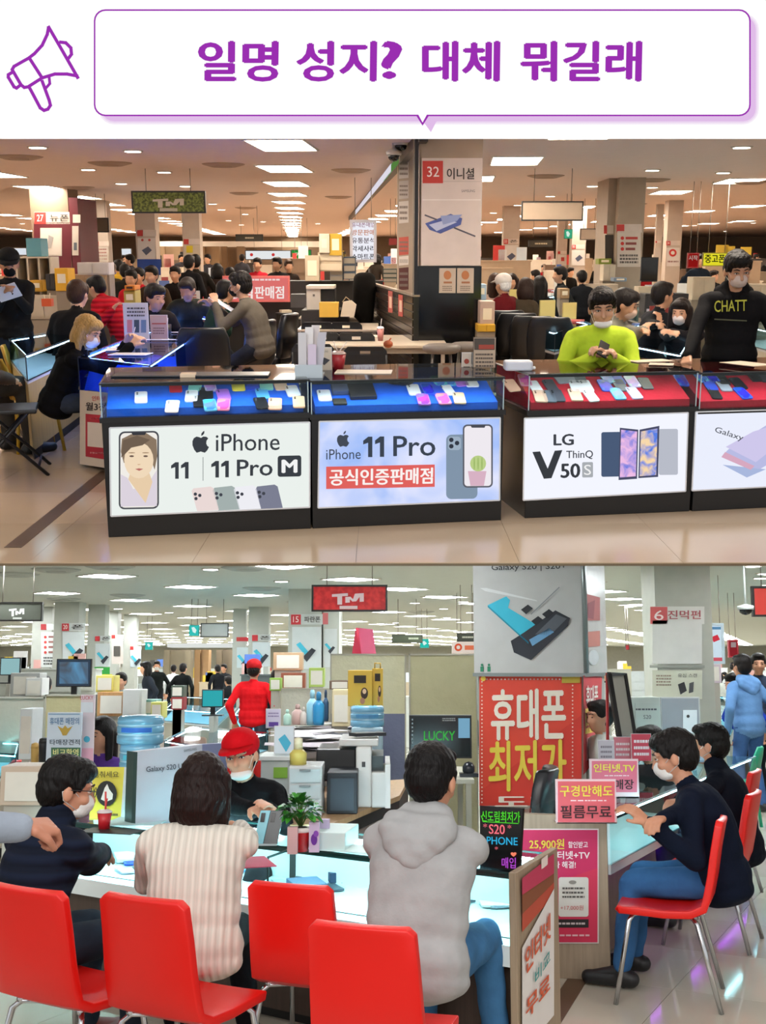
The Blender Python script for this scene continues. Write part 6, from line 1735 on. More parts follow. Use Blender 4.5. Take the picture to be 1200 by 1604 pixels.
pr.polys(stroke([(876, 920), (832, 962)], 1.6), '#8b8f92', 4, 'printed_pen')
pr.poly([(752, 921), (762, 921), (840, 940), (842, 942), (760, 926)], '#dcdedc', 1, 'crease')
for x in (755, 766): pr.rect(x - 2.5, 1044, x + 2.5, 1052, '#2f8a66', 2, 0, 'emblem'); pr.poly(circ(x, 1041.5, 2, n=8), '#2f8a66', 2, 'emblem')
prS = Print(t, B_ + (B_ - c).normalized() * .05, NS, lay=.003)
prS.poly([(919, 930), (940, 936), (940, 972), (920, 972)], '#9a4a48', 1, 'printed_photo'); prS.poly([(919, 990), (940, 988), (940, 1012), (918, 1014)], '#b06a5e', 1, 'printed_photo'); prS.tx('Galaxy', 922, 886, 940, 894, '#8a8e90', .2); prS.poly([(921, 945), (932, 940), (930, 970), (921, 968)], '#7a2430', 2, 'printed_photo')
prS.poly(circ(930, 1030, 8, 12), '#b9bcbc', 1, 'printed_shape')
pf = Print(t, A - (A - A) + NF * .012, NF, lay=.003)
pf.rect(751, 1059, 911, 1262, '#d43a2c', 1, -.004, 'red_poster')
pf.poly([(751, 1059), (911, 1058), (911, 1120), (751, 1240)], '#dc4632', 2, 'red_poster')
dots = []
for i in range(25): dots.append(circ(757 + i * 5.7, 1064, 1.3, n=6))
for i in range(33): dots.append(circ(755, 1068 + i * 5.9, 1.3, n=6)); dots.append(circ(897, 1068 + i * 5.9, 1.3, n=6))
pf.polys(dots, '#f0e0d0', 3, 'dotted_border')
pf.tx('휴대폰', 769, 1080, 887, 1160, '#f2ead8', -.01, layer=4, off=.03)
pf.tx('최저가', 765, 1161, 888, 1240, '#e8d24c', -.01, layer=4, off=.025); pf.tx('도매', 775, 1246, 880, 1266, '#f0e6d6', 0, layer=4, off=.03)
pf.rect(880, 1058, 909, 1070, '#c8b040', 5, -.01, 'yellow_label'); pf.poly(circ(757, 1063, 4), '#f0c850', 5, 'corner_star')
ps = Print(t, B_ + NS * .012, NS, lay=.003)
ps.poly([(914, 1058), (943, 1060), (941, 1182), (914, 1214)], '#c83c40', 1, 'red_poster'); ps.poly([(917, 1110), (938, 1108), (937, 1145), (917, 1150)], '#d8b840', 2, 'yellow_panel')
ps.text('휴대폰', (918, 1108), (937, 1104), (918, 1074), '#f0e4d8', 3, .03); ps.text('최저가', (918, 1148), (936, 1143), (918, 1114), '#b02a2c', 3, .02); ps.poly([(919, 1156), (937, 1150), (936, 1180), (919, 1192)], '#e0a8b0', 2, 'printed_photo')

# ---------------- display counter in front (seats pulled up to it)
zc = .75
FT = [R.at(x, y, z=zc) for x, y in ((60, 1283), (420, 1343), (560, 1354), (816, 1372))]
f_l = R.at(60, 1283, z=zc); f_r = V((R.at(816, 1372, z=zc).x, R.at(816, 1372, z=zc).y, 0)); f_r.z = 0; f_l.z = 0
dirF = (f_r - f_l).normalized(); nF = V((dirF.y, -dirF.x, 0))
if nF.y > 0: nF = -nF
e_r = R.at(860, 1339, z=zc); e_r.z = 0
dep = e_r - f_r
cs = thing('display_counter', 'long glass counter with glowing white interior and wood base before the red chairs', 'counter', (f_l + f_r) / 2)
zled, zband = .50, .42
q = lambda p, z: V((p.x, p.y, z))
bl_, br_ = f_l + dep, f_r + dep
led = -nF * -.16                                  # ledge stands out toward the visitors
L0, L1 = f_l + nF * .11, f_r + nF * .11
P2 = lambda *a: [(p.x, p.y) for p in a]
part('wood_base', MB().prism(P2(L0 - nF * .06, L1 - nF * .06, br_, bl_), .05, zband), M('#4a3b32', .5, kind='wood'), cs)
part('plinth', MB().prism(P2(L0 - nF * .1, L1 - nF * .1, br_, bl_), 0, .05), M('#1c1a18', .6), cs)
part('white_ledge', MB().prism(P2(L0, L1, br_, bl_), zband, zled), M('#e4eeee', .25), cs)
part('strip_housing', MB().slab([q(f_l - nF * .008, zc), q(f_r - nF * .008, zc), q(f_r - nF * .008, zc - .02), q(f_l - nF * .008, zc - .02)], -nF * .003).slab([q(f_l - nF * .008, zc - .001), q(f_r - nF * .008, zc - .001), q(f_r - nF * .04, zc - .001), q(f_l - nF * .04, zc - .001)], (0, 0, -.003)), M('#39504e', .3), cs)
part('light_strip', MB().slab([q(f_l - nF * .014, zc - .006), q(f_r - nF * .014, zc - .006), q(f_r - nF * .038, zc - .006), q(f_l - nF * .038, zc - .006)], (0, 0, -.004)).tube([q(bl_ + nF * .03, zc - .02), q(br_ + nF * .03, zc - .02)], .006, 4, False), M('#c4f2ff', emit=110.), cs)
part('display_back', MB().slab([q(bl_ + nF * .012, zled), q(br_ + nF * .012, zled), q(br_ + nF * .012, zc - .03), q(bl_ + nF * .012, zc - .03)], -nF * .01), M('#f0f8f8', .4), cs)
part('front_glass', MB().slab([q(f_l, zled), q(f_r, zled), q(f_r, zc), q(f_l, zc)], nF * .005), glass_mat('#eafcfb', .02, 'side_glass'), cs)
part('end_glass', MB().slab([q(f_r, zled), q(br_, zled), q(br_, zc), q(f_r, zc)], dirF * .005), glass_mat('#eafcfb', .02, 'side_glass'), cs)
part('glass_top', MB().prism(P2(f_l, f_r, br_, bl_), zc, zc + .008), glass_mat('#e9fbfa', .04, 'counter_glass'), cs)
ed = MB().tube([q(f_l, zc + .004), q(f_r, zc + .004)], .0065, 4, False).tube([q(f_l, zled), q(f_r, zled)], .004, 4, False).tube([q(bl_, zc + .004), q(br_, zc + .004)], .006, 4, False)
part('glass_edge', ed, M('#2a4a48', .25, .3), cs)
pp = MB()
for x in (420, 238):
    p_ = R.at(x, 1343 if x == 420 else 1316, z=zc); pp.tube([(p_.x, p_.y, zled), (p_.x, p_.y, zc), (p_.x + dep.x, p_.y + dep.y, zc)], .006, 4, False)
part('glass_joint', pp, M('#49706c', .25, .3), cs)
part('brackets', MB().box(q(L1 - nF * .01 - dirF * .42, zled + .006), (.12, .012, .012), math.atan2(dirF.y, dirF.x)), M('#2a2c2e', .4), cs)
# end panel with posters
e0, e1 = f_r + nF * .11, br_ - nF * .02
nE = V(((e1 - e0).y, -(e1 - e0).x, 0)).normalized()
t = thing('end_panel', 'wooden end panel of the front counter with coloured leaflet on its outer side', 'panel', (e0 + e1) / 2)
part('board', MB().slab([q(e0, 0), q(e1, 0), q(e1, zc + .03), q(e0, zc + .03)], nE * .03), M('#a08c74', .5, kind='wood'), t, bevel=.003)
pr = Print(t, e0 + nE * .032, nE, lay=.003)
pr.poly([(818, 1376), (868, 1337), (868, 1402), (818, 1460)], '#c05038', 1, 'leaflet'); pr.poly([(818, 1400), (868, 1352), (868, 1382), (818, 1432)], '#8a5030', 2, 'leaflet'); pr.poly([(818, 1376), (868, 1337), (868, 1368), (818, 1402)], '#c43a5a', 3, 'leaflet')
pr.poly([(818, 1485), (868, 1392), (868, 1590), (818, 1650)], '#e8e2de', 2, 'leaflet')
pr.text('인터넷', (823, 1530), (863, 1468), (823, 1486), '#d8603a', 4, .03); pr.text('비교', (838, 1544), (862, 1506), (838, 1522), '#3a9a98', 5, .02); pr.text('무료', (824, 1600), (862, 1552), (824, 1568), '#d8603a', 4, .03)
pr.text('1', (848, 1362), (858, 1354), (848, 1346), '#f0e0d8', 4, .02)

# things lying in the case and on the ledge
PL = (V((0, 0, zled + .004)), V((0, 0, 1)), dirF)
PT = (V((0, 0, zc + .01)), V((0, 0, 1)), dirF)
LL = [(205, 1352, '#2b4fd0'), (175, 1338, '#9aa0a8'), (222, 1362, '#58606a'), (196, 1365, '#c9c2e6'), (150, 1330, W_), (438, 1385, '#9aa0a8'), (470, 1372, '#3a3d48'), (500, 1380, '#c9c2e6'), (520, 1392, '#3a3d48'), (540, 1380, '#58606a'), (455, 1392, W_), (735, 1408, '#3a3d48'), (775, 1418, '#9aa0a8'),
      (392, 1352, '#e48ab0'), (378, 1362, '#5ab0e0'), (740, 1392, '#c9c2e6'), (795, 1395, '#9aa0a8'), (490, 1395, '#2b4fd0'), (760, 1400, '#5ab0e0')]
for i, (x, y, c) in enumerate(LL):
    phone_on(PL, (x, y), .08, .155, c, 'phone in the glowing white counter, %s from the navy jacket man' % ORD[i], 'phones lying in the white counter', ang=.9 + rn.uniform(-.2, .2), screen=c if i % 3 == 0 else None)
for i, (x, y, w_, h, hh, a, c, lb) in enumerate(((536, 1375, .2, .26, .05, .9, '#26344e', 'dark blue flat phone box in the white counter beside the grey hoodie'), (480, 1390, .16, .2, .03, .9, '#4a5a78', 'blue grey phone box in the white counter behind the red chair back'), (205, 1345, .18, .26, .02, .9, '#e4eaf0', 'white folder in the white counter beside the navy jacket man'),
                                            (775, 1415, .14, .2, .012, .6, '#e8dcd8', 'small boxed phone card on the lit ledge by the neon board'))):
    box_on(PL, (x, y), w_, h, hh, c, 'product_box', lb, 'box', a)
for i, (x, y, w_, h, a, c, lb) in enumerate(((175, 1303, .3, .16, .3, '#27302f', 'dark tablet lying on the counter glass near the red cup'), (215, 1288, .3, .3, .5, '#c9eef0', 'white form on the counter between visitor and seller'), (395, 1352, .16, .25, .9, '#d8567a', 'pink leaflet below the white sweater sleeve'),
                                           (545, 1330, .3, .2, .2, '#d6ecec', 'white paper on the counter beside the purple boxes'), (770, 1350, .2, .2, .4, '#dff4f2', 'white card on the counter under the grey sleeve'))):
    box_on(PT, (x, y), w_, h, .004, c, 'document' if i else 'tablet', lb, 'paper' if i else 'tablet', a)

# ---------------- second counter with pink poster on its wooden end
A = R.at(820, 1537, z=0); A = V((R.at(800, 1500, Y=5.55).x, 5.55, 0)); B_ = R.at(957, 1538, z=0)
Zt = R.at(900, 1292, Y=5.5).z
A.y = B_.y + .12; A.x = R.at(806, 1500, Y=A.y).x
dr = V((.55, 1, 0)).normalized()
far_ = 4.2
n1 = V(((B_ - A).y, -(B_ - A).x, 0)).normalized()
t = thing('display_counter', 'counter with wooden end bearing the pink poster, masked man seated at its lit side', 'counter', (A + B_) / 2 + dr * 2)
n2 = V((dr.y, -dr.x, 0))
part('end_panel', MB().slab([A, B_, B_ + V((0, 0, Zt)), A + V((0, 0, Zt))], -n1 * .05), M('#a3907a', .5, kind='wood'), t, bevel=.003)
E0, E1 = B_ + dr * .05, B_ + dr * far_
part('base_cabinet', MB().prism(P2(A + dr * .06, E0 - n2 * .16, E1 - n2 * .16, A + dr * far_), 0.02, Zt - .3), M('#6a584a', .5, kind='wood'), t)
part('white_ledge', MB().prism(P2(A + dr * .06, E0, E1, A + dr * far_), Zt - .3, Zt - .25), M('#e4eef0', .3), t)
part('glass_top', MB().prism(P2(A + dr * .06, E0, E1, A + dr * far_), Zt - .01, Zt), glass_mat('#e9fbfa', .04, 'counter_glass'), t)
part('side_glass', MB().slab([q(E0, Zt - .25), q(E1, Zt - .25), q(E1, Zt - .01), q(E0, Zt - .01)], n2 * .004), glass_mat('#eafcfb', .02, 'side_glass'), t)
part('light_strip', MB().tube([q(E0 - n2 * .04 + dr * .1, Zt - .03), q(E1 - n2 * .04, Zt - .03)], .005, 4, False), M('#c4f2ff', emit=45.), t)
part('purple_glow_tube', MB().tube([q(E0 - n2 * .1 + dr * .3, Zt - .33), q(E1 - n2 * .1, Zt - .33)], .012, 4, False), M('#b040f0', emit=4.), t)
part('glass_edge', MB().tube([q(E0, Zt), q(E1, Zt)], .006, 4, False).tube([q(E0, Zt - .25), q(E1, Zt - .25)], .005, 4, False), M('#bfeaf2', .2, .3), t)
pr = Print(t, A + n1 * .004, n1, lay=.0025)
pr.rect(814, 1298, 938, 1478, '#e8dcd8', 1, .0, 'poster'); pr.rect(816, 1300, 936, 1476, '#c8205a', 2, 0, 'poster')
pr.poly([(816, 1400), (936, 1360), (936, 1476), (816, 1476)], '#d02a50', 3, 'poster')
pr.tx('25,900원', 829, 1314, 884, 1331, '#e8d84a', 0, layer=4, off=.02); pr.tx('할인받고', 890, 1318, 921, 1328, '#f0e8e8', 0, layer=4, off=.02)
pr.tx('인터넷+TV', 860, 1333, 924, 1346, '#f2eaea', 0, layer=4, off=.02); pr.tx('다 해결!', 868, 1349, 902, 1360, '#f2eaea', 0, layer=4, off=.02)
pr.poly(rr(875, 1374, 922, 1436, 4), '#d8d4cc', 4, 'price_tag'); lines(pr, 881, 1388, 916, 1408, 3, '#55504c', layer=5, seed=9); pr.tx('+17,000원', 878, 1418, 914, 1426, '#c04a4a', 0, layer=5); pr.poly(circ(897, 1382, 6, 3), '#8a8680', 5, 'emblem')
pr.rect(816, 1440, 922, 1453, '#1c1416', 4, 0, 'caption_strip'); lines(pr, 868, 1443, 918, 1450, 1, '#c8b8b8', layer=5, seed=3); lines(pr, 868, 1462, 925, 1468, 1, '#e8b8c0', layer=5, seed=5)
ZT2 = Zt
# table cards
PT2 = Zt + .002
for (x0, y0, x1, y1, lb, l1, l2, c) in ((872, 1222, 965, 1290, 'pink table sign with yellow and black Korean words on the wooden end', '구경만해도', '필름무료', '#d8606a'), (925, 1190, 1000, 1243, 'pink table sign reading TV behind the front pink sign', '인터넷,TV', '전문매장', '#d86a80')):
    Y = R.at((x0 + x1) / 2, y1, z=Zt).y
    if y1 < 1280: Y = 6.6
    t, pr = stand_sign('table_sign', lb, x0, y0, x1, y1, Y, '#e8c8cc', '#e0c8cc', z0=Zt if y1 > 1280 else Zt, d=.05)
    pr.rect(x0 + 2, y0 + 2, x1 - 2, y1 - 2, c, 1, 0, 'card_face'); w_, h = x1 - x0, y1 - y0
    pr.tx(l1, x0 + 5, y0 + h * .12, x1 - 5, y0 + h * .38, '#e8dc50', 0, layer=3, off=.02); pr.tx(l2, x0 + 6, y0 + h * .58, x1 - 7, y0 + h * .88, '#3a1c24', 0, layer=3, off=.02)
    lines(pr, x0 + 22, y0 + h * .44, x1 - 14, y0 + h * .5, 1, '#f0d8d8', seed=2)
for i, (x0, y0, x1, y1, Y, c, lb) in enumerate(((938, 1160, 962, 1195, 7.6, '#c9bcc4', 'pale narrow card behind the second pink sign'), (962, 1155, 990, 1192, 7.9, '#d87a88', 'small pink card beyond the mirror frame'), (990, 1150, 1020, 1192, 7.8, '#c83c50', 'red and pink card by the masked man\'s forehead'))):
    t, pr = stand_sign('table_card', lb, x0, y0, x1, y1, Y, c, z0=None); lines(pr, x0 + 3, y0 + 6, x1 - 3, y1 - 6, 3, '#f0e0e4' if i else '#8a7a84', seed=i)
# leaning framed mirror board on a red pole
p0, p1 = R.at(948, 1180, Y=8.2), R.at(951, 1054, Y=8.2)
t = thing('easel_board', 'tall grey board in black frame tilted on a thin red pole', 'board', (p0.x, 8.2, 0))
cor = [R.at(x, y, Y=Y) for x, y, Y in ((954, 1056, 8.1), (978, 1056, 8.4), (994, 1157, 8.3), (970, 1154, 8.0))]
nn = (cor[1] - cor[0]).cross(cor[2] - cor[0]).normalized()
part('board_face', MB().slab(cor, nn * .02), M('#8a8378', .35), t)
part('frame', MB().tube(cor + [cor[0]], .022, 4, False), M('#1c1a1a', .4), t); part('pole', MB().tube([(p0.x, 8.2, 0), p1], .012, 6), M('#a01c20', .4), t)
part('pole_base', MB().lathe((p0.x, 8.2, 0), [(.16, 0), (.16, .02), (.03, .04)], 16), M('#2a2426', .4), t)

# ---------------- black neon style menu board
t = thing('neon_board', 'black menu board with green, pink and blue neon lettering under the grey sleeve', 'board', R.at(785, 1372, z=zc + .01))
bc = [R.at(x, y, Y=Y) for x, y, Y in ((752, 1262, 4.75), (819, 1266, 4.62), (813, 1375, 4.6), (752, 1366, 4.72))]
nn = (bc[1] - bc[0]).cross(bc[2] - bc[0]).normalized()
if nn.y > 0: nn = -nn
part('board', MB().slab(bc, -nn * .015), M('#08080b', .25), t)
part('easel_foot', MB().tube([bc[3] + V((0, .01, .0)), bc[3] + V((.02, .14, 0))], .006, 5).tube([bc[2] + V((0, .01, 0)), bc[2] + V((.0, .14, 0))], .006, 5), M('#1a1a1c', .5), t)
pr = Print(t, bc[0] + nn * .001, nn, .9, lay=.0012)
pr.tx('신도림최저가', 754, 1270, 815, 1287, '#58e038', .03, off=.015); pr.polys(stroke([(754, 1278), (757, 1287), (812, 1290)], 1.2), '#58e038', 3)
pr.tx('S20', 766, 1291, 791, 1306, '#ff7a88', .04, off=.015); pr.tx('*', 757, 1290, 763, 1296, '#ff7a88', 0); pr.tx('*', 795, 1292, 801, 1298, '#ff7a88', 0)
pr.tx('I PHONE', 755, 1310, 811, 1322, '#38b8e8', .04, off=.01); pr.tx('*', 775, 1326, 780, 1331, '#ff7a88', 0)
pr.tx('매입', 786, 1343, 808, 1360, '#c050d8', .02, off=.01); pr.tx('♥', 800, 1335, 809, 1342, '#ff8a6a', 0)

# ---------------- table top objects on the front counter
tz = zc + .01
drink_cup('red take-away cup with red straw beside the yellow tent card', 163, 1300, 22, 30, R.at(163, 1300, z=tz).y, '#c8202a', straw='#c8202a', lid='#e8d8d8', z0=tz)
p_ = R.at(471, 1333, z=tz)
t = thing('potted_plant', 'small leafy green plant in a red paper cup on the counter', 'plant', p_)
part('pot', MB().lathe(p_, [(.034, 0), (.045, .085), (.049, .09), (.049, .1), (.04, .1)], 18), M('#c4141c', .35), t)
part('pot_rim', MB().lathe(p_ + V((0, 0, .085)), [(.047, 0), (.052, .004), (.052, .018), (.046, .02)], 18), M('#f0e6e2', .4), t); part('soil', MB().lathe(p_ + V((0, 0, .094)), [(.043, 0), (.03, .012), (.004, .016)], 14), M('#2a1c14', .9), t)
rp = random.Random(4); stm = MB()
top = p_ + V((-.01, 0, .175))
for i in range(85):
    a = rp.uniform(0, 6.28); e_ = rp.uniform(-.5, 1.4); r_ = rp.uniform(.035, .075)
    q_ = top + V((math.cos(a) * math.cos(e_) * r_, math.sin(a) * math.cos(e_) * r_, math.sin(e_) * r_ * .75))
    dv = (q_ - top).normalized(); dv.z -= .15; dv.normalize(); sd_ = dv.cross(V((0, 0, 1))).normalized(); L = rp.uniform(.035, .055); wv = L * .45; ups = sd_.cross(dv) * .008
    lf = MB(); lf.add([q_, q_ + dv * L * .4 + sd_ * wv + ups, q_ + dv * L * .45, q_ + dv * L * .4 - sd_ * wv + ups, q_ + dv * L * .8 + sd_ * wv * .6, q_ + dv * L * .8 - sd_ * wv * .6, q_ + dv * L - V((0, 0, .008))], [(0, 1, 2), (0, 2, 3), (1, 4, 2), (2, 4, 6), (2, 6, 5), (3, 2, 5)], True)
    part('leaf', lf, M(('#2f7a24', '#3f9a2c', '#1f5a1c', '#2a6a20')[i % 4], .4), t)
    if i % 4 == 0: stm.tube([p_ + V((0, 0, .1)), (top + q_) / 2 - V((0, 0, .02)), q_], .0025, 5)
part('stem', stm, M('#4a6a2c', .6), t)
for i, (x0, y0, x1, y1, Y, c, lb) in enumerate(((484, 1288, 500, 1330, 5.05, '#d4c2de', 'white and purple splash box beside the plant, front one'), (499, 1284, 516, 1327, 5.2, '#cdbfe0', 'white and purple splash box behind the front one'), (450, 1296, 466, 1332, 5.0, '#d8b4b4', 'pale pink card behind the plant cup'))):
    t, X0, X1, Z0, Z1 = thingpx('splash_box', lb, 'box', x0, y0, x1, y1, Y, z0=tz)
    part('carton', MB().bb(X0, X1, Y, Y + .04, Z0, Z1), M(c, .5), t)
    if i < 2:
        pr = Print(t, (0, Y, 0), FRONT); pr.poly(circ((x0 + x1) / 2, y1 - 15, 5, 9), '#6a2a9a', 2, 'printed_splash'); pr.poly(circ((x0 + x1) / 2 + 3, y1 - 24, 4, 5), '#8a4ab8', 3, 'printed_splash')
for i, (x0, x1, c, lb) in enumerate(((396, 412, '#7ac8d8', 'sky blue phone standing upright in front of the seller'), (412, 434, '#3c4448', 'dark grey phone standing upright beside the sky blue one'))):
    Y = 5.25
    t, X0, X1, Z0, Z1 = thingpx('display_phone', lb, 'phone', x0, 1272, x1, 1322, Y, z0=tz)
    part('phone_body', MB().slab([(X0 + .0, Y, Z0), (X1, Y, Z0), (X1 + .03, Y + .05, Z1), (X0 + .03, Y + .05, Z1)], (0, .01, .0)), M(c, .25), t, bevel=.002)
    part('camera_block', MB().slab([(X0 + .03, Y + .03, Z1 - .05), (X0 + .05, Y + .03, Z1 - .05), (X0 + .055, Y + .04, Z1 - .01), (X0 + .035, Y + .04, Z1 - .01)], (0, .012, 0)), M('#14161a', .2), t)
    part('stand', MB().bb(X0, X1, Y - .01, Y + .06, Z0 - .002, Z0 + .006), M('#c8d8dc', .3), t)
box_on(PT, (525, 1325), .16, .3, .08, '#cfe6e4', 'acrylic_box', 'clear pale acrylic box on the counter by the purple boxes', 'box', .4)
# yellow tent card, info boards, S20 banner, partition bits
t, X0, X1, Z0, Z1 = thingpx('tent_card', 'yellow tent card with black disc and Korean words behind the red cup', 'sign', 141, 1203, 190, 1292, 6.15, z0=zc)
part('card', MB().slab([(X0, 6.15, Z0), (X1, 6.15, Z0), (X1, 6.2, Z1), (X0, 6.2, Z1)], (0, .01, 0)), M('#d9cb3c', .5), t); part('side_flap', MB().slab([(X1, 6.15, Z0), (X1 + .05, 6.4, Z0), (X1 + .02, 6.2, Z1), (X1, 6.2, Z1)], (.005, 0, 0)), M('#cdd6d4', .5), t)
pr = Print(t, (0, 6.148, Z0), (0, -1, .09)); pr.tx('멈춰세요', 146, 1208, 186, 1218, '#4a4418', 0, off=.01); pr.poly(circ(167, 1243, 16, 20), '#161612', 2, 'printed_disc'); pr.poly([(158, 1252), (164, 1234), (168, 1228), (171, 1236), (177, 1244), (176, 1252), (166, 1256)], '#e8e4dc', 3, 'printed_hand'); pr.rect(164, 1240, 167, 1290, '#c83a34', 4); lines(pr, 170, 1272, 185, 1280, 1, '#5a4a20')
t, X0, X1, Z0, Z1 = thingpx('info_board', 'white info board with eagle emblem and blue Korean words', 'sign', 73, 1116, 127, 1210, 7.4, z0=zc)
part('board', MB().bb(X0, X1, 7.4, 7.42, Z0, Z1), M('#c9d4e0', .5), t); part('foot', MB().bb(X0, X1, 7.4, 7.55, Z0 - .01, Z0 + .01), M('#b8bec4', .4), t)
pr = Print(t, (0, 7.4, 0), FRONT); pr.tx('휴대폰 매장의', 78, 1124, 124, 1135, '#3a6a98', 0, off=.01); pr.polys([[(90, 1137), (98, 1141), (102, 1136), (106, 1141), (114, 1137), (107, 1147), (104, 1152), (98, 1152), (96, 1147)]], '#b8963a', 2, 'emblem'); pr.tx('타매장견적', 78, 1158, 125, 1167, '#3a4450', 0, off=.012)
pr.rect(80, 1171, 126, 1186, '#3f6a4c', 2, 0, 'label_strip'); pr.tx('비교환영', 83, 1173, 123, 1184, '#e6e49a', 0, layer=3, off=.02); pr.rect(76, 1118, 125, 1119.5, '#7a9ab8', 2); pr.tx('최선', 104, 1190, 124, 1200, '#3a4450', 0)
t, X0, X1, Z0, Z1 = thingpx('info_board', 'narrow white and pink banner with round blue mark beside the eagle board', 'sign', 125, 1088, 147, 1205, 7.5, z0=zc)
part('board', MB().bb(X0, X1, 7.5, 7.52, Z0, Z1), M('#e0d0d6', .5), t); part('foot', MB().bb(X0, X1, 7.5, 7.65, Z0 - .01, Z0 + .01), M('#b8bec4', .4), t)
pr = Print(t, (0, 7.5, 0), FRONT); pr.tx('LUCKY', 126, 1090, 146, 1096, '#c04a5a', 0); pr.rect(127, 1100, 146, 1116, '#dfe4ea', 2); pr.poly(circ(136, 1158, 5), '#48a8c4', 2, 'emblem'); pr.rect(126, 1172, 146, 1200, '#e6a8b8', 2)
t = thing('banner_panel', 'large white standing panel with S20 lettering behind the brown haired visitor', 'panel', (R.at(262, 1290, Y=6.0).x, 6.0, zc))
a_, b_ = R.at(212, 1290, Y=5.9), R.at(314, 1290, Y=6.15); za, zb = R.at(212, 1178, Y=5.9).z, R.at(314, 1166, Y=6.15).z
nb = V(((b_ - a_).y, -(b_ - a_).x, 0)).normalized()
part('panel_board', MB().slab([V((a_.x, a_.y, zc)), V((b_.x, b_.y, zc)), V((b_.x, b_.y, zb)), V((a_.x, a_.y, za))], -nb * .08), M('#c3c9d4', .4), t)
part('dark_edge', MB().slab([V((a_.x - .025, a_.y + .02, zc)), V((a_.x, a_.y, zc)), V((a_.x, a_.y, za)), V((a_.x - .025, a_.y + .02, za))], -nb * .08), M('#2c4642', .4), t)
e_ = b_ + (b_ - a_) * .42; part('lilac_extension', MB().slab([V((b_.x, b_.y, zc)), V((e_.x, e_.y, zc)), V((e_.x, e_.y, zb)), V((b_.x, b_.y, zb))], -nb * .05), M('#7d84a6', .5), t)
pr = Print(t, a_ + nb * .003, nb); pr.text('Galaxy S20 Ultra', (229, 1212), (300, 1205), (229, 1201), '#4a4e5a', 2, .01); pr.text('SAMSUNG', (288, 1178), (308, 1175), (288, 1174), '#4a4e5a', 2)
# beige partitions, mid field
for i, (x0, y0, x1, y1, Y, c, c2_, lb) in enumerate(((-20, 1092, 68, 1190, 10.8, '#b4b0a0', None, 'grey beige desk partition at the frame edge'), (69, 1088, 148, 1190, 10.7, '#b3ab84', None, 'olive beige desk partition behind the eagle board'),
                                                   (517, 1024, 636, 1192, 10.2, '#c8c5a8', '#6f7590', 'cream office partition with lilac lower half behind the water dispenser'), (641, 1024, 748, 1190, 9.9, '#b2ad8c', None, 'beige office partition behind the Lucky screen'),
                                                   (440, 1078, 517, 1120, 12.5, '#b4b2a4', None, 'grey low partition behind the blue spray bottles'))):
    X0, X1, Z0, Z1 = fr(x0, y0, x1, y1, Y); t = thing('office_partition', lb, 'partition', ((X0 + X1) / 2, Y, 0))
    zs = 0 if not c2_ else R.at(600, 1118, Y=Y).z
    part('panel', MB().bb(X0 + .012, X1 - .012, Y, Y + .05, zs, Z1 - .015), M(c, .8, kind='fabric', amt=.04), t)
    if c2_: part('lower_panel', MB().bb(X0 + .012, X1 - .012, Y, Y + .05, 0, zs), M(c2_, .8, kind='fabric', amt=.04), t)
    part('frame', MB().bb(X0, X0 + .012, Y - .01, Y + .06, 0, Z1).bb(X1 - .012, X1, Y - .01, Y + .06, 0, Z1).bb(X0, X1, Y - .01, Y + .06, Z1 - .015, Z1), M('#a8a596', .4), t)
t = thing('folded_card_box', 'tall pink folded cardboard box on top of the cream partition', 'box', R.at(571, 1024, Y=10.3))
zb = R.at(571, 1024, Y=10.3).z + .001
f4 = lambda x, y, Y=10.3: R.at(x, y, Y=Y)
part('pink_face', MB().slab([V((f4(566, 1024).x, 10.3, zb)), V((f4(589, 1024).x, 10.3, zb)), f4(584, 986), f4(558, 983)], (0, .12, 0)), M('#e0688c', .6), t)
part('red_side', MB().slab([V((f4(552, 1024).x, 10.2, zb)), V((f4(566, 1024).x, 10.29, zb)), f4(561, 984, 10.29), f4(557, 984, 10.2)], (.0, .08, 0)), M('#b01c3c', .6), t)
# wooden desk with printer
dk = [R.at(x, y, z=.78) for x, y in ((452, 1292), (520, 1290), (626, 1246), (640, 1220), (470, 1232))]
t = thing('desk', 'light wood desk carrying drawers, black case and printer behind the grey hoodie', 'desk', sum(dk, V()) / 5 - V((0, 0, .78)))
part('desktop', MB().prism([(p.x, p.y) for p in dk], .75, .78), M('#bd9a70', .45, kind='wood'), t)
part('dark_front', MB().prism([(p.x * .995, p.y + .06) for p in dk], .0, .75), M('#1b1816', .6), t)
part('desk_shelf', MB().slab([dk[1] - V((0, 0, .15)), dk[2] - V((0, 0, .15)), dk[2] - V((0, 0, .1)), dk[1] - V((0, 0, .1))], (0, .05, 0)), M('#8a8078', .5), t)
t, X0, X1, Z0, Z1 = thingpx('printer', 'black and white laser printer on the wood desk', 'printer', 495, 1168, 606, 1250, 6.5, z0=.78)
xa, xb = fr(558, 1200, 582, 1210, 6.5)[:2]; part('dark_body', MB().bb(X0, xa, 6.5, 7.0, .92, Z1 - .02), M('#1b1c1e', .35), t, bevel=.01); part('white_front', MB().bb(xa, xb, 6.42, 7.0, .78, Z1), M('#dcdcd8', .4), t, bevel=.012)
part('white_step', MB().bb(xb, X1, 6.42, 7.0, .78, .98), M('#d6d6d2', .4), t, bevel=.01); part('paper_slot', MB().bb(xb, X1 - .02, 6.5, 7.0, .98, Z1 - .06), M('#3a4446', .4), t); part('side_lid', MB().bb(X1 - .01, X1 + .02, 6.4, 7.0, .78, Z1 - .1), M('#d8d8d4', .4), t)
part('emblem', MB().box(((xa + xb) / 2, 6.415, Z1 - .1), (.02, .004, .03)), M('#3a3a3c', .4), t); part('top_scanner', MB().bb(xa - .1, X1 - .05, 6.45, 6.95, Z1, Z1 + .04), M('#c8c8c4', .4), t, bevel=.008)
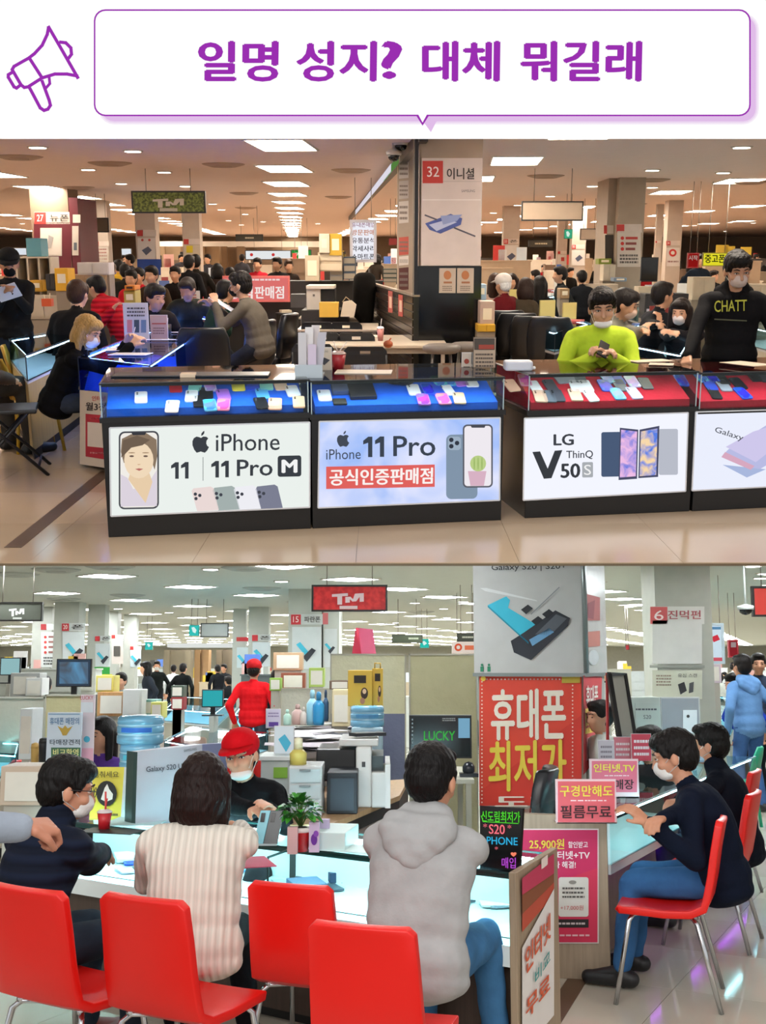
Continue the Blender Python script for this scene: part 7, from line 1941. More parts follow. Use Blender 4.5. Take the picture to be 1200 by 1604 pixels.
part('phone_on_lid', MB().box(((xa + xb) / 2 + .02, 6.6, Z1 + .06), (.2, .1, .02), .5), M('#26282c', .4), t)
t, X0, X1, Z0, Z1 = thingpx('computer_case', 'low black computer case with textured front on the wood desk', 'computer', 512, 1210, 560, 1258, 6.15, z0=.78)
part('case_body', MB().bb(X0, X1, 6.15, 6.5, .78, Z1), M('#1c232b', .5, amt=.3), t, bevel=.006); part('front_vent', MB().bb(X0 + .02, X1 - .02, 6.14, 6.15, .8, Z1 - .03), M('#2c3844', .5, amt=.4), t)
t, X0, X1, Z0, Z1 = thingpx('drawer_tower', 'clear plastic drawer tower with ornaments beside the plant', 'drawers', 452, 1200, 504, 1285, 6.0, z0=.78)
part('shell', MB().bb(X0, X1, 6.0, 6.3, .78, Z1), M('#c8cccc', .35), t, bevel=.006)
for k in range(3):
    z = .8 + k * (Z1 - .8) / 3; o = part('drawer', MB().bb(X0 + .008, X1 - .008, 5.985, 6.0, z, z + (Z1 - .8) / 3 - .015), M('#b4babc', .3), t); part('handle', MB().bb((X0 + X1) / 2 - .03, (X0 + X1) / 2 + .03, 5.97, 5.985, z + .06, z + .07), M('#7a7e80', .4), o)
zt_ = Z1
p_ = V((R.at(467, 1200, Y=6.1).x, 6.1, zt_))
t = thing('lotion_bottle', 'yellow and cream bottle on the plastic drawers', 'bottle', p_); part('bottle_body', MB().lathe(p_, [(.045, 0), (.048, .06), (.03, .08)], 14), M('#d4c868', .4), t); part('cap', MB().lathe(p_ + V((0, 0, .08)), [(.024, 0), (.024, .06), (.01, .065)], 12), M('#e4dcb8', .4), t)
t, X0, X1, Z0, Z1 = thingpx('white_bin', 'white plastic bin with green label at the seller\'s shoulder', 'bin', 408, 1188, 453, 1262, 6.4, z0=.78); part('bin_body', MB().bb(X0, X1, 6.4, 6.7, .78, Z1), M('#c6cecb', .5), t, bevel=.01); part('green_label', MB().bb(X1 - .09, X1 - .01, 6.39, 6.4, Z1 - .11, Z1 - .05), M('#86b83c', .5), t); part('rim', MB().bb(X0 - .01, X1 + .01, 6.38, 6.72, Z1 - .01, Z1 + .012), M('#dce2e0', .4), t)
# paper covered upper desk with things
up_ = [R.at(x, y, z=1.02) for x, y in ((440, 1182), (560, 1172), (600, 1142), (430, 1140))]
t = thing('rear_counter', 'grey rear counter strewn with papers behind the red cap seller', 'counter', sum(up_, V()) / 4 - V((0, 0, 1.02)))
part('counter_top', MB().prism([(p.x, p.y) for p in up_], .98, 1.02), M('#9a9494', .5), t); part('counter_body', MB().prism([(p.x, p.y + .05) for p in up_], 0, .98), M('#8a8680', .6), t)
for i in range(12):
    u, v = rn.random(), rn.random(); p_ = up_[0] * (1 - u) * (1 - v) + up_[1] * u * (1 - v) + up_[2] * u * v + up_[3] * (1 - u) * v
    single('document', MB().box((p_.x, p_.y, 1.025 + i * .004), (.25, .5, .003), rn.uniform(0, 3)), M(rn.choice(['#d8d8d6', '#b8aeb4', '#c8c4c8', '#e0e0e0', '#6a6a70']), .7), 'loose paper strewn on the grey rear counter', 'paper', 'loose papers on the rear counter')
t, pr = stand_sign('phone_stand_card', 'tilted white card with sky blue phone picture above the plastic bin', 430, 1138, 460, 1190, 6.6, '#d8e4ec'); pr.poly([(436, 1158), (446, 1150), (456, 1164), (448, 1178)], '#48b4d4', 2, 'printed_phone')
t, pr = stand_sign('sale_card', 'white card with purple box print beside the red shirt man', 417, 1111, 439, 1141, 8.6, '#d8d0e4'); pr.rect(421, 1131, 436, 1138, '#5a3a94', 2); lines(pr, 420, 1115, 437, 1124, 2, '#8a7aa8')
for i, (x, y0, y1, w_, c, nm, lb, Y) in enumerate(((489, 1082, 1136, 9, '#9ccfe0', 'spray_bottle', 'pale blue spray bottle, nearer the red shirt man', 9.6), (499, 1085, 1136, 9, '#2f8fc4', 'detergent_bottle', 'strong blue bottle beside the pale spray bottle', 9.5), (510, 1082, 1130, 5, '#2a4a6a', 'slim_bottle', 'slim dark blue bottle behind the blue bottles', 9.65),
                                                  (450, 1112, 1136, 6, '#b8ded0', 'small_bottle', 'pale green small bottle on the rear counter', 9.6), (466, 1104, 1135, 9, '#c8a8a0', 'ornament', 'pink cream ornament group figure on the rear counter', 9.6), (475, 1108, 1136, 5, '#dcd0c4', 'small_bottle', 'cream small bottle beside the ornament', 9.55))):
    p_ = R.at(x, y1, Y=Y); k_ = Y / F; h = (y1 - y0) * k_; r = w_ * k_
    t = thing(nm, lb, 'bottle' if 'bottle' in nm else 'ornament', p_)
    part('bottle_body', MB().lathe(p_, [(r * .9, 0), (r, h * .1), (r, h * .6), (r * .4, h * .75)], 14), M(c, .3), t); part('bottle_top', MB().lathe(p_ + V((0, 0, h * .75)), [(r * .4, 0), (r * .45, h * .15), (r * .3, h * .25)], 12), M(c, .4, amt=.3), t)
# water dispensers: jug shapes


def jug(label, x0, y0, x1, y1, Y, lb_col='#2c6cc8', cat='water jug', base=None):
    X0, X1, Z0, Z1 = fr(x0, y0, x1, y1, Y); r = (X1 - X0) / 2; h = Z1 - Z0; c = V(((X0 + X1) / 2, Y + r, Z0))
    t = thing('water_jug', label, cat, c)
    pr = [(r * .9, 0), (r, h * .06), (r, h * .3), (r * .93, h * .36), (r, h * .42), (r, h * .62), (r * .93, h * .67), (r, h * .73), (r * .97, h * .93), (r * .85, h)]
    part('jug_body', MB().lathe(c, pr, 24), M('#78b4d4', .12, spec=.8), t)
    for zz in (.36, .67): part('ridge', MB().lathe(c + V((0, 0, h * zz - .01)), [(r * .94, 0), (r * .98, .01), (r * .94, .02)], 24), M('#a8d4e8', .2), t)
    lbm = MB(); n = 8; vs = []
    for k in range(n + 1):
        a = -math.pi / 2 + (k / n - .5) * 1.4
        for zz in (.44, .6): vs.append(c + V((math.cos(a) * r * 1.01, math.sin(a) * r * 1.01, h * zz)))
    lbm.add(vs, [(2 * k, 2 * k + 2, 2 * k + 3, 2 * k + 1) for k in range(n)], True)
    part('blue_label', lbm, M(lb_col, .4), t)
    return t


jug('large sky blue water jug, upper one of the pair behind the white panel', 175, 1122, 249, 1168, 6.9); jug('lower half of the paired water jugs behind the white panel', 180, 1166, 244, 1210, 6.9, '#5ad0e8')
X0, X1, Z0, Z1 = fr(180, 1208, 244, 1260, 6.9)
t = thing('water_dispenser', 'pale dispenser stand hidden under the paired water jugs', 'dispenser', ((X0 + X1) / 2, 7.03, 0)); part('body_panel', MB().bb(X0, X1, 6.9, 7.16, 0, Z1), M('#c4d0d2', .4), t, bevel=.02); part('drip_tray', MB().bb(X0 + .03, X1 - .03, 6.86, 6.9, Z1 - .3, Z1 - .28), M('#3a4448', .4), t)
jug('blue water jug on the dispenser below the yellow boxes', 548, 1106, 602, 1140, 8.3, '#4a90c0'); 
t, X0, X1, Z0, Z1 = thingpx('water_dispenser', 'water dispenser body with blue tap under the blue jug', 'dispenser', 550, 1139, 600, 1200, 8.3, z0=0); part('body_panel', MB().bb(X0, X1, 8.3, 8.65, 0, Z1), M('#a8c4d0', .4), t, bevel=.02); part('tap', MB().bb(X1 - .1, X1 - .05, 8.24, 8.3, Z1 - .12, Z1 - .07), M('#1c50b0', .3), t); part('drip_tray', MB().bb(X0 + .03, X1 - .03, 8.2, 8.3, Z1 - .26, Z1 - .24), M('#3a4448', .4), t)
for i, (x0, y0, x1, y1, Y) in enumerate(((545, 1050, 583, 1106, 8.45), (583, 1047, 600, 1106, 8.5))):
    X0, X1, Z0, Z1 = fr(x0, y0, x1, y1, Y); t = thing('yellow_carton', ('yellow coffee carton with printed woman figure, wider one on the jug', 'yellow coffee carton, narrow one seen from its side')[i], 'box', ((X0 + X1) / 2, Y, Z0))
    part('carton', MB().bb(X0, X1, Y, Y + .2, Z0, Z1), M('#d8b040', .5), t, bevel=.003); pr = Print(t, (0, Y, 0), FRONT); pr.rect(x0 + (x1 - x0) * .25, y0 + 8, x1 - (x1 - x0) * .25, y0 + 20, '#2c2016', 2, 0, 'dark_label'); w_ = x1 - x0
    pr.poly(circ(x0 + w_ * .68, y0 + 36, w_ * .15, 9), '#3a2418', 2, 'printed_figure'); pr.poly(circ(x0 + w_ * .68, y0 + 33, w_ * .08, 4), '#e8c098', 3, 'printed_figure'); pr.poly(circ(x0 + w_ * .6, y0 + 48, w_ * .1, 5), '#b87a5a', 3, 'printed_figure')
part('carton_handle', MB().tube([(X0 + .02, Y, Z1), (X0 + .02, Y, Z1 + .04), (X1 - .02, Y, Z1 + .04), (X1 - .02, Y, Z1)], .006, 5), M('#c8a038', .5), t)
# Lucky screen on a white desk
t, pr = monitor('black computer screen with green word on it', 641, 1120, 739, 1188, 8.6, '#0b0c0e', zb=.75)
pr.tx('LUCKY', 664, 1145, 713, 1160, '#3fc04a', 0, off=.012, glow=.8); pr.rect(718, 1125, 736, 1156, '#8ac0e0', 2, 0, 'window_print', glow=.7); lines(pr, 693, 1124, 714, 1130, 2, '#b8b8b8'); pr.polys([[(645, y), (647, y), (647, y + 2.4), (645, y + 2.4)] for y in range(1126, 1165, 6)], '#a8b4bc', 2, 'icon_column')
X0, X1, _, _ = fr(642, 1200, 742, 1210, 8.3); t = thing('white_desk', 'white desk with legs under the black screen', 'desk', ((X0 + X1) / 2, 8.5, 0)); part('desktop', MB().bb(X0, X1, 8.25, 9.3, .72, .75), M('#c9c8b8', .4), t)
for x in (X0 + .04, X1 - .04):
    for y in (8.3, 9.2): part('leg', MB().bb(x - .02, x + .02, y - .02, y + .02, 0, .72), M('#c0bfb0', .4), t)
p_ = R.at(735, 1198, Y=8.4); single('desk_toy', MB().ell((p_.x - .0, 8.45, .81), (.05, .05, .055), 10).bb(p_.x - .07, p_.x + .07, 8.4, 8.5, .752, .78), M('#1c2028', .3), 'small dark webcam gadget on the white desk', 'gadget')
office_chair('black office chair back between the Lucky screen and neon board', R.at(775, 1240, Y=6.6).x, 6.6, 76)

# ---------------- seated visitors and red chairs
for X, Y, yw, lb, s_ in ((R.at(108, 1400, Y=4.05).x, 4.2, -30, 'red chair with the navy jacket man on it', .93), (R.at(290, 1400, Y=3.95).x, 4.05, -28, 'red chair with the white sweater visitor on it', .93),
                         (R.at(490, 1400, Y=4.35).x, 4.5, -20, 'empty red chair pushed in between two seated visitors', .88), (R.at(606, 1450, Y=3.65).x, 3.78, -19, 'red chair with the grey hoodie man on it', .9)):
    red_chair(lb, X, Y, yw, 'red shell chairs at the front counter', sc=s_)
for X, Y, yw, lb in ((R.at(1042, 1430, Y=5.5).x + .02, 5.55, 72, 'red chair with the masked navy sweater man on it'), (R.at(1120, 1380, Y=6.5).x, 6.6, 62, 'red chair with the man in dark polo on it'), (R.at(1140, 1340, Y=7.7).x, 7.9, 62, 'red chair third along the lit purple counter')):
    red_chair(lb, X, Y, yw, 'red shell chairs at the side counter', sc=.98)
RS = R.at(1065, 1180, Y=9.6)
folk('man in glasses, white mask and navy quilted jacket seen from behind', 100, 1190, 4.55, -38, sit=True, q='hi', lean=8, hunch=14, sc=1.0, top='#10182a', legs='#28303c', hair=('bangs', '#0e0b0a'), mask='white', glasses=True, skin='#c98e70', topkind='quilt', topscale=5., w=1.12, collar=1, shoe='#7a2a24',
     hands=(R.at(150, 1330, z=.62), R.at(200, 1345, z=.62)), head=(-28, 6, 0))
folk('visitor with brown bobbed hair in cream ribbed sweater seen from behind', 315, 1186, 4.5, -2, sit=True, q='hi', lean=6, hunch=8, sc=.98, top='#dcd5c9', legs='#15151a', hair=('bob', '#20110e'), topkind='rib', topscale=11., w=1.16, skin='#d09a7c',
     hands=(R.at(270, 1330, z=.8), R.at(375, 1296, Y=5.0)), elb=(None, V((1, .1, -.6))), head=(0, 8, 3))
folk('seller in red cap and black sweater with mask pulled under the chin', 383, 1150, 6.0, 172, sit=True, q='hi', lean=14, hunch=16, sc=.98, top='#121215', legs='#1c1c20', hair=('short', '#0e0b0a'), cap='#d0101c', mask='chin', skin='#d8a284', hands=(R.at(425, 1268, Y=5.6), R.at(400, 1268, Y=5.6)), head=(-4, 0, 8), curl=(.35, .4))
t_ = S.objects[-1]
folk('man in light grey hoodie and blue jeans seen from behind', 672, 1170, 4.3, -24, sit=True, q='hi', lean=10, hunch=8, sc=1.06, top='#a6a6a6', legs='#3c6890', hair=('short', '#0e0a0a'), hoodie=True, w=1.12, skin='#c98e70', hands=(R.at(650, 1322, Y=4.85), R.at(718, 1330, Y=4.75)), elb=(V((-.4, -.1, -1)), V((1.2, -.2, -.55))), head=(0, 10, 0))
folk('man with big white mask in navy sweater and blue jeans seen from his side', 1062, 1146, 5.7, 66, sit=True, q='hi', lean=10, hunch=16, sc=1.02, top='#0e1526', legs='#35608f', hair=('bangs', '#14100f'), mask='white', skin='#c98e70', w=1.12, hands=(R.at(1018, 1290, z=.84), R.at(1012, 1298, z=.84)), elb=(None, None), head=(4, 10, 0), toff=.03)
folk('man with pale blue mask in dark polo behind the navy sweater man', 1113, 1137, 6.9, 60, sit=True, q='hi', lean=8, hunch=12, sc=1.0, top='#10141f', legs='#2a3448', hair=('short', '#0e0b0a'), mask='#a8c4d8', skin='#c98e70', collar=1, hands=(R.at(1050, 1262, z=.82), R.at(1055, 1258, z=.82)))
# passer-by at the frame edge with raised hand
hp_ = R.at(48, 1296, Y=2.95)
person('passer-by cut off by the frame edge, pale grey blue sleeve and closed hand', hp_.x - .46, 2.7, -65, pz=.9, q='hi', top='#9aa3b0', legs='#3a3f48', sc=1., hands=(None, hp_), curl=(.5, 1.3), elb=(None, V((-.2, -.1, -1))), hair=('bangs', '#14100f'), skin='#b87a60')

# ---------------- standing people and the background of the lower hall
folk('man in bright red shirt and red cap standing with his back turned', 398, 1036, 14.6, -6, sit=False, q='hi', top='#d81820', legs='#3a4250', hair=('short', '#14100f'), cap='#b01c20', w=1.15, skin='#c08a6c')
for x, y, Y, yw, st, c, ds, h, hc, mk in ((246, 1036, 28., 190, 0, '#161a1a', 'black clothes and white mask, standing beside the counters', 'short', '#15100e', 'white'), (272, 1042, 31., 10, 0, '#d8dcdc', 'white top near the black clothed group', 'short', '#15100e', None), (287, 1040, 26., -10, 0, '#121414', 'black jumper with pale back print', 'short', '#15100e', None),
                                         (341, 1042, 31., 30, 0, '#16181c', 'black suit by the framed board', 'short', '#15100e', None), (351, 1041, 32., 160, 0, '#2a2c30', 'grey suit behind the black suit', 'short', '#15100e', None), (190, 1055, 17., 170, 1, '#8a9a9c', 'grey top between the shelves', 'short', '#15100e', None),
                                         (1162, 1027, 12.2, 20, 0, '#5f86b4', 'light blue hooded top and jeans, standing by the green chair', 'short', '#15100e', None), (1150, 1056, 12.5, 110, 0, '#1c3aa0', 'royal blue top bending over the counter', 'short', '#15100e', None), (160, 1126, 7.9, 150, 1, '#5a3a8a', 'purple patterned top and long black hair behind the narrow banner', 'long', '#0e0a0a', None),
                                         (940, 1100, 8.9, 110, 1, '#b8bcb4', 'pale top half hidden by the red pole', 'short', '#15100e', None), (1018, 1140, 7.9, 120, 1, '#2a2a2c', 'dark top and white mask facing the masked man', 'short', '#15100e', 'white'), (1187, 1025, 14., 170, 0, '#2c3444', 'dark coat at the far aisle edge', 'short', '#15100e', None),
                                         (1040, 1112, 10.5, 170, 1, '#4a7a8a', 'teal top behind the white monitor', 'short', '#15100e', None), (70, 1060, 14., 20, 1, '#1c1c20', 'black top with red trim by the dark television', 'short', '#15100e', None), (434, 1050, 15.6, -20, 0, '#15181c', 'black top just behind the red shirt man', 'short', '#15100e', None)):
    folk('visitor in %s' % ds, x, y, Y, yw, sit=bool(st), lean=(30 if 'bending' in ds else 4), hunch=6, top=c, legs='#3a5a8a' if 'jeans' in ds else '#1c1e24', hair=(h, hc), mask=mk, skin='#c08a6c', hoodie='hooded' in ds)
# green plastic chair
t = shell_chair('plastic_chair', 'green plastic chair in the aisle beside the light blue hooded man', R.at(1150, 1140, Y=11.).x, 11.0, 60, '#1fa07c')
for X, Y, yw, lb in ((R.at(1078, 1180, Y=9.).x, 9.2, 65, 'red chair with pink coat draped beyond the dark polo man'),):
    red_chair(lb, X, Y, yw, sc=.9)
# lit counters right and left
for i, (px, z, lb, gl, body) in enumerate((([(1000, 1190), (1075, 1208), (1100, 1168), (1035, 1160)], .82, 'white lit counter past the pink signs', '#e8f6fa', '#8a8478'), ([(1100, 1118), (1142, 1130), (1165, 1096), (1120, 1090)], .85, 'cyan lit counter below the royal blue top', '#a8f0ee', '#a8b4b0'),
                                           ([(-30, 1178), (25, 1182), (30, 1162), (-20, 1160)], .85, 'cyan lit counter at the frame edge of the lower hall', '#98e8ea', '#b8b0a0'), ([(365, 1118), (440, 1128), (450, 1106), (380, 1100)], .88, 'lit counter in front of the red shirt man', '#c8f0f2', '#b8b4a8'),
                                           ([(255, 1160), (330, 1172), (420, 1148), (300, 1138)], .8, 'pale pink low counter behind the white panel', '#e8dcd8', '#c8b8b0'), ([(255, 1110), (340, 1116), (370, 1094), (280, 1090)], .85, 'counter with monitor in the middle of the lower hall', '#e0e4e0', '#b0ac9c'),
                                           ([(935, 1185), (1000, 1196), (1020, 1165), (960, 1158)], .82, 'white counter behind the second pink sign', '#e8f6fa', '#8a8478'))):
    poly_counter('long_counter', lb, px, z, z - .2, (body, ''), gl, inner='#d8e4e4')
for i, (x0, y0, x1, y1, Y, sc_, lb, gw) in enumerate(((88, 1032, 143, 1076, 11.5, '#163048', 'wide dark television with blue picture on the beige partition', .0), (316, 1080, 350, 1108, 13., '#38b8c0', 'small monitor with cyan picture on the middle counter', .8), (1035, 1092, 1097, 1150, 9.4, '#9a9ea4', 'large grey monitor back with white sheet taped on', 0), (0, 1030, 32, 1058, 13.5, '#a8d8dc', 'pale cyan screen at the frame edge of the lower hall', .7))):
    t, pr = monitor(lb, x0, y0, x1, y1, Y, sc_, bezel='#101214' if i != 2 else '#b8bcbc', glow=gw, ped=True)
    if i == 0: pr.rect(93, 1037, 138, 1071, '', 2, 0, 'picture', mat=glow_noise('tv_picture_glow', '#0c2038', '#3f9ad0', 3.5, .8))
    if i == 2: pr.rect(1070, 1112, 1092, 1148, '#e4e8ea', 2, 0, 'taped_sheet'); pr.poly(circ(1078, 1122, 2.5), '#3a3a3c', 3, 'emblem')
for i, (x, y, Y) in enumerate(((50, 1140, 9.6), (284, 1112, 11.), (366, 1130, 9.8), (399, 1130, 9.9), (300, 1138, 9.4), (322, 1140, 9.3))):
    if i < 4: shell_chair('round_back_chair', ('red round chair back against the grey beige partition', 'red round chair at the middle counter', 'red round chair back directly above the seller\'s cap brim', 'red round chair back above the seller\'s cap, beside the lit counter')[i], R.at(x, y, Y=Y).x, Y, 5, '#c8201c')
    else: red_chair(('bright red chair back by the pale pink counter, nearer the green cooler', 'bright red chair back by the pale pink counter, nearer the seller')[i - 4], R.at(x - 8, 1150, Y=12.6).x, 12.6, 10 - 25 * (i - 4), sc=.9)
# cabinets, boxes
for i, (x0, y0, x1, y1, c, nm, lb, cat, Y) in enumerate(((152, 1084, 196, 1122, '#b88a58', 'wooden_rack', 'open wooden rack with pinned sheet behind the water jug', 'rack', 10.6), (192, 1080, 222, 1122, '#cfd2d0', 'white_cabinet', 'white cabinet beside the wooden rack', 'cabinet', 10.4), (150, 1058, 178, 1084, '#d8cc68', 'yellow_stand', 'yellow and green flyer stand on the wooden rack', 'stand', 10.7),
                                                         (222, 1096, 245, 1120, '#7aa89c', 'green_cooler', 'green grey cooler box beside the white cabinet', 'box', 10.6), (236, 1100, 254, 1126, '#d0d070', 'yellow_notice', 'yellow green notice card near the cooler', 'card', 10.2), (268, 1074, 287, 1092, '#3a4a3c', 'dark_file_box', 'dark green file box stacked on the red one', 'box', 13.2),
                                                         (268, 1092, 287, 1112, '#8a2024', 'red_file_box', 'dark red file box on the middle counter', 'box', 13.2), (428, 1022, 474, 1050, '#b89a78', 'cardboard_box', 'brown cardboard box on the far shelf behind the red shirt man', 'box', 15.), (440, 1054, 478, 1080, '#8a4a34', 'brown_shelf', 'reddish brown shelf with a white folder', 'shelf', 14.8),
                                                         (422, 1062, 440, 1082, '#8ab04a', 'green_box', 'lime green box beside the brown shelf', 'box', 14.4), (484, 1046, 508, 1076, '#a8c060', 'green_banner', 'green and white banner below the 15 pillar', 'banner', 14.), (16, 1054, 62, 1092, '#a8aaa6', 'grey_machine', 'grey office machine on the beige partition', 'machine', 12.),
                                                         (40, 1062, 66, 1090, '#cfd0cc', 'white_folder_pile', 'white folder pile next to the grey machine', 'pile', 11.8), (516, 1066, 548, 1080, '#6a5444', 'brown_case', 'brown pointed case on the cream shelf', 'case', 9.6), (520, 1080, 548, 1138, '#d6c8a0', 'drawer_unit', 'cream small drawers next to the yellow cartons', 'drawers', 9.3),
                                                         (990, 1092, 1035, 1150, '#c2c8c0', 'white_banner_panel', 'white panel with S20 words below the tilted board', 'panel', 9.0), (928, 1070, 960, 1100, '#b8bcb4', 'pale_cabinet', 'pale green white cabinet behind the tilted board', 'cabinet', 12.5), (1100, 1040, 1130, 1070, '#c8b8c0', 'pink_display', 'pink and white lit display near the second pillar', 'display', 15.),
                                                         (30, 1110, 50, 1190, '#d8e0e0', 'white_flyer_board', 'white flyer board at the frame edge with red top', 'board', 8.), (58, 1160, 74, 1196, '#1c1c1e', 'black_tumbler', 'black tumbler with lid before the eagle board', 'tumbler', 7.6), (46, 1168, 60, 1198, '#c8a45c', 'amber_jar', 'amber jar beside the black tumbler', 'jar', 7.8), (0, 1200, 70, 1262, '#c2b09c', 'beige_case', 'beige case body behind the raised hand', 'case', 6.3))):
    X0, X1, Z0, Z1 = fr(x0, y0, x1, y1, Y); t = thing(nm, lb, cat, ((X0 + X1) / 2, Y, Z0))
    if nm in ('black_tumbler', 'amber_jar'):
        r = (X1 - X0) / 2; part('vessel', MB().lathe(((X0 + X1) / 2, Y + r, Z0), [(r * .85, 0), (r, (Z1 - Z0) * .9), (r * .9, Z1 - Z0)], 16), M(c, .3), t); part('lid', MB().lathe(((X0 + X1) / 2, Y + r, Z1), [(r * 1.05, -.02), (r * .9, .01), (r * .2, .02)], 16), M(c, .4, amt=.3), t); continue
    part('body_panel', MB().bb(X0, X1, Y, Y + .25, Z0, Z1), M(c, .55, kind='wood' if 'wood' in nm or 'brown_s' in nm else ''), t, bevel=.006)
    part('front_panel', MB().bb(X0 + (X1 - X0) * .12, X1 - (X1 - X0) * .12, Y - .008, Y, Z0 + (Z1 - Z0) * .12, Z1 - (Z1 - Z0) * .15), M(c if 'panel' in nm or 'cab' in nm else '#dcd8cc', .5, amt=.2), t)
    if Z0 > .05: part('supporting_base', MB().bb(X0 + .02, X1 - .02, Y + .02, Y + .23, 0, Z0), M('#a8a498', .6), t)
    if nm == 'white_banner_panel':
        pr = Print(t, (0, Y - .008, 0), FRONT); pr.tx('S20', 1008, 1120, 1020, 1126, '#4a4a50', 0); lines(pr, 996, 1108, 1030, 1114, 1, '#5a5a60')
# background pillars with phone posters


def phoneprint(pr, cx, cy, s_):
    pr.poly([(cx - 11 * s_, cy - 8 * s_), (cx - 6 * s_, cy - 11 * s_), (cx + 5 * s_, cy + 2 * s_), (cx + 1 * s_, cy + 6 * s_)], '#42b4cc', 4, 'printed_phone')
    pr.poly([(cx - 3 * s_, cy + 7 * s_), (cx + 8 * s_, cy - 4 * s_), (cx + 13 * s_, cy - 1 * s_), (cx + 2 * s_, cy + 13 * s_)], '#2c3038', 5, 'printed_phone')


t, pr = bgpillar('white pillar numbered 15 with tilted phone poster', 455, 506, 19., '15', '파란폰', ytop=962, poster=('#cfd4d2', 982, 1048), body='#b8bab0', z=HC, header='#cdd0cc', red='#c03038'); phoneprint(pr, 478, 1020, 1.3)
X0, X1, _, _ = fr(506, 1000, 531, 1005, 19.); part('side_shaft', MB().bb(X0, X1, 19.05, 20.5, 0, HC), M('#c4c6bc', .5), t); pr2 = Print(t, (0, 19.05, 0), FRONT, lay=.006); pr2.rect(505, 960, 514, 978, '#c86a6e', 1, 0, 'number_plate'); pr2.rect(508, 985, 528, 1045, '#d2d6d4', 1, 0, 'poster'); phoneprint(pr2, 516, 1015, .7)
pr.rect(484, 1048, 500, 1078, '#86b04a', 3, 0, 'green_band')
t, pr = bgpillar('white pillar with red plate and phone poster over the dark television', 96, 134, 23., '20', '폰', ytop=976, poster=('#d2d8d6', 990, 1032), body='#b8bab0', z=HC, header='#d0d4d0', red='#c03038'); phoneprint(pr, 115, 1020, 1.2)
t, pr = bgpillar('pillar with script lines and red operator emblems near the grey TM sign', 63, 93, 25., '', '', ytop=977, poster=('#d0d2ce', 990, 1045), body='#b4b6ac', z=HC, header='#d0d4d0', red='#a8282c')
for i in range(4): pr.poly(circ(71, 998 + i * 8, 2.2), '#c03a34', 4, 'emblem'); pr.rect(76, 996 + i * 8, 90, 999 + i * 8, '#8a5a52', 4)
lines(pr, 68, 1028, 90, 1042, 3, '#3a3a38', layer=4)
t, pr = bgpillar('pillar with green and yellow base left of the doors', 148, 174, 24., '', '폰', ytop=996, poster=('#ccd2d2', 1008, 1044), body='#b0b2a8', z=HC, header='#d0d4d0', red='#c03038'); phoneprint(pr, 160, 1030, .8); pr.rect(148, 1045, 172, 1056, '#2a9a3a', 4, 0, 'green_band'); pr.rect(150, 1056, 176, 1082, '#d8d040', 4, 0, 'yellow_band')
t['label'] = 'pillar with green and yellow base behind the flyer stand'
t, pr = bgpillar('pillar with two photo posters behind the exit sign', 174, 194, 27., '', '', ytop=994, poster=('#d4c8be', 1000, 1040), body='#b4b6ac', z=HC, header='#d0d4d0'); pr.rect(178, 1012, 188, 1028, '#4a4640', 4, 0, 'printed_photo')
t, pr = bgpillar('small pillar with blue phone poster beyond the two photo pillar', 203, 222, 29., '', '', ytop=1012, poster=('#c8d4d8', 1018, 1045), body='#b4b6ac', z=HC, header='#d0d4d0'); phoneprint(pr, 212, 1034, .7)
t, pr = bgpillar('red topped pillar with phone poster, closer to the framed board', 370, 390, 26., '', '', ytop=998, poster=('#c8d4d4', 1014, 1046), body='#b4b6ac', z=HC, header='#c02830'); phoneprint(pr, 380, 1034, .8)
t, pr = bgpillar('white pillar with phone poster just above the red cap of the standing man', 394, 425, 25., '', '폰', ytop=994, poster=('#ccd4d4', 1006, 1044), body='#b4b6ac', z=HC, header='#d0d4d0', red='#c03038'); phoneprint(pr, 408, 1028, 1.)
t, pr = bgpillar('broad pillar numbered 6 with empty white poster box', 1018, 1104, 13.5, '6', '', ytop=950, poster=('#d0d2cc', 972, 1040), body='#a8aca0', z=HC, header='#d2d4cc', red='#c85a5a')
pr.tx('진먹펀', 1046, 956, 1098, 970, '#a85a5e', 0, layer=4, off=.02); pr.rect(1018, 1042, 1104, 1046, '#8f958c', 4); pr.rect(1022, 1050, 1100, 1095, '#c8ccb8', 4, 0, 'notice_board'); pr.poly([(1062, 1072), (1072, 1068), (1076, 1082), (1066, 1088)], '#26282c', 5, 'printed_phone'); pr.poly([(1080, 1070), (1087, 1068), (1086, 1084), (1079, 1086)], '#4a4e50', 5, 'printed_phone'); pr.tx('유심 스캔', 1062, 1055, 1092, 1061, '#4a4a48', 0, layer=5); lines(pr, 1028, 1056, 1052, 1075, 4, '#8a7a6a', layer=5)
X0, X1, _, _ = fr(1104, 1000, 1111, 1005, 13.6); part('side_shaft', MB().bb(X0, X1, 13.6, 14.6, 0, HC), M('#7c8278', .5), t)
# hanging signs
t, pr = hanging_sign('hanging red TM sign in black frame', 488, 916, 607, 958, 13., '#c01c20'); reface(t, fleck('#b0141a', '#d02a2c', 14)); tm(pr, 520, 929, 570, 948, '#e4ccd0'); pr.rect(532, 949, 560, 954, '#e0c8c8', 2, 0, 'lettering')
t, pr = hanging_sign('hanging grey TM sign in black frame at the edge', -14, 943, 66, 973, 14., '#54584e'); tm(pr, 14, 953, 38, 966, '#c8ccc4'); pr.rect(20, 967, 34, 970, '#b8bcb4', 2, 0, 'lettering')
t, pr = hanging_sign('red hanging sign partly outside the frame above the aisle', 1179, 918, 1260, 966, 12.5, '#c83428')
t, pr = hanging_sign('cyan lit exit sign, larger one beside the small framed board', 296, 979, 312, 996, 22., '#38c8c0', frame='#2aa8a0', glow=.9); pr.poly([(300, 983), (304, 982), (308, 987), (306, 992), (302, 990)], '#e0fffa', 2, 'emblem')
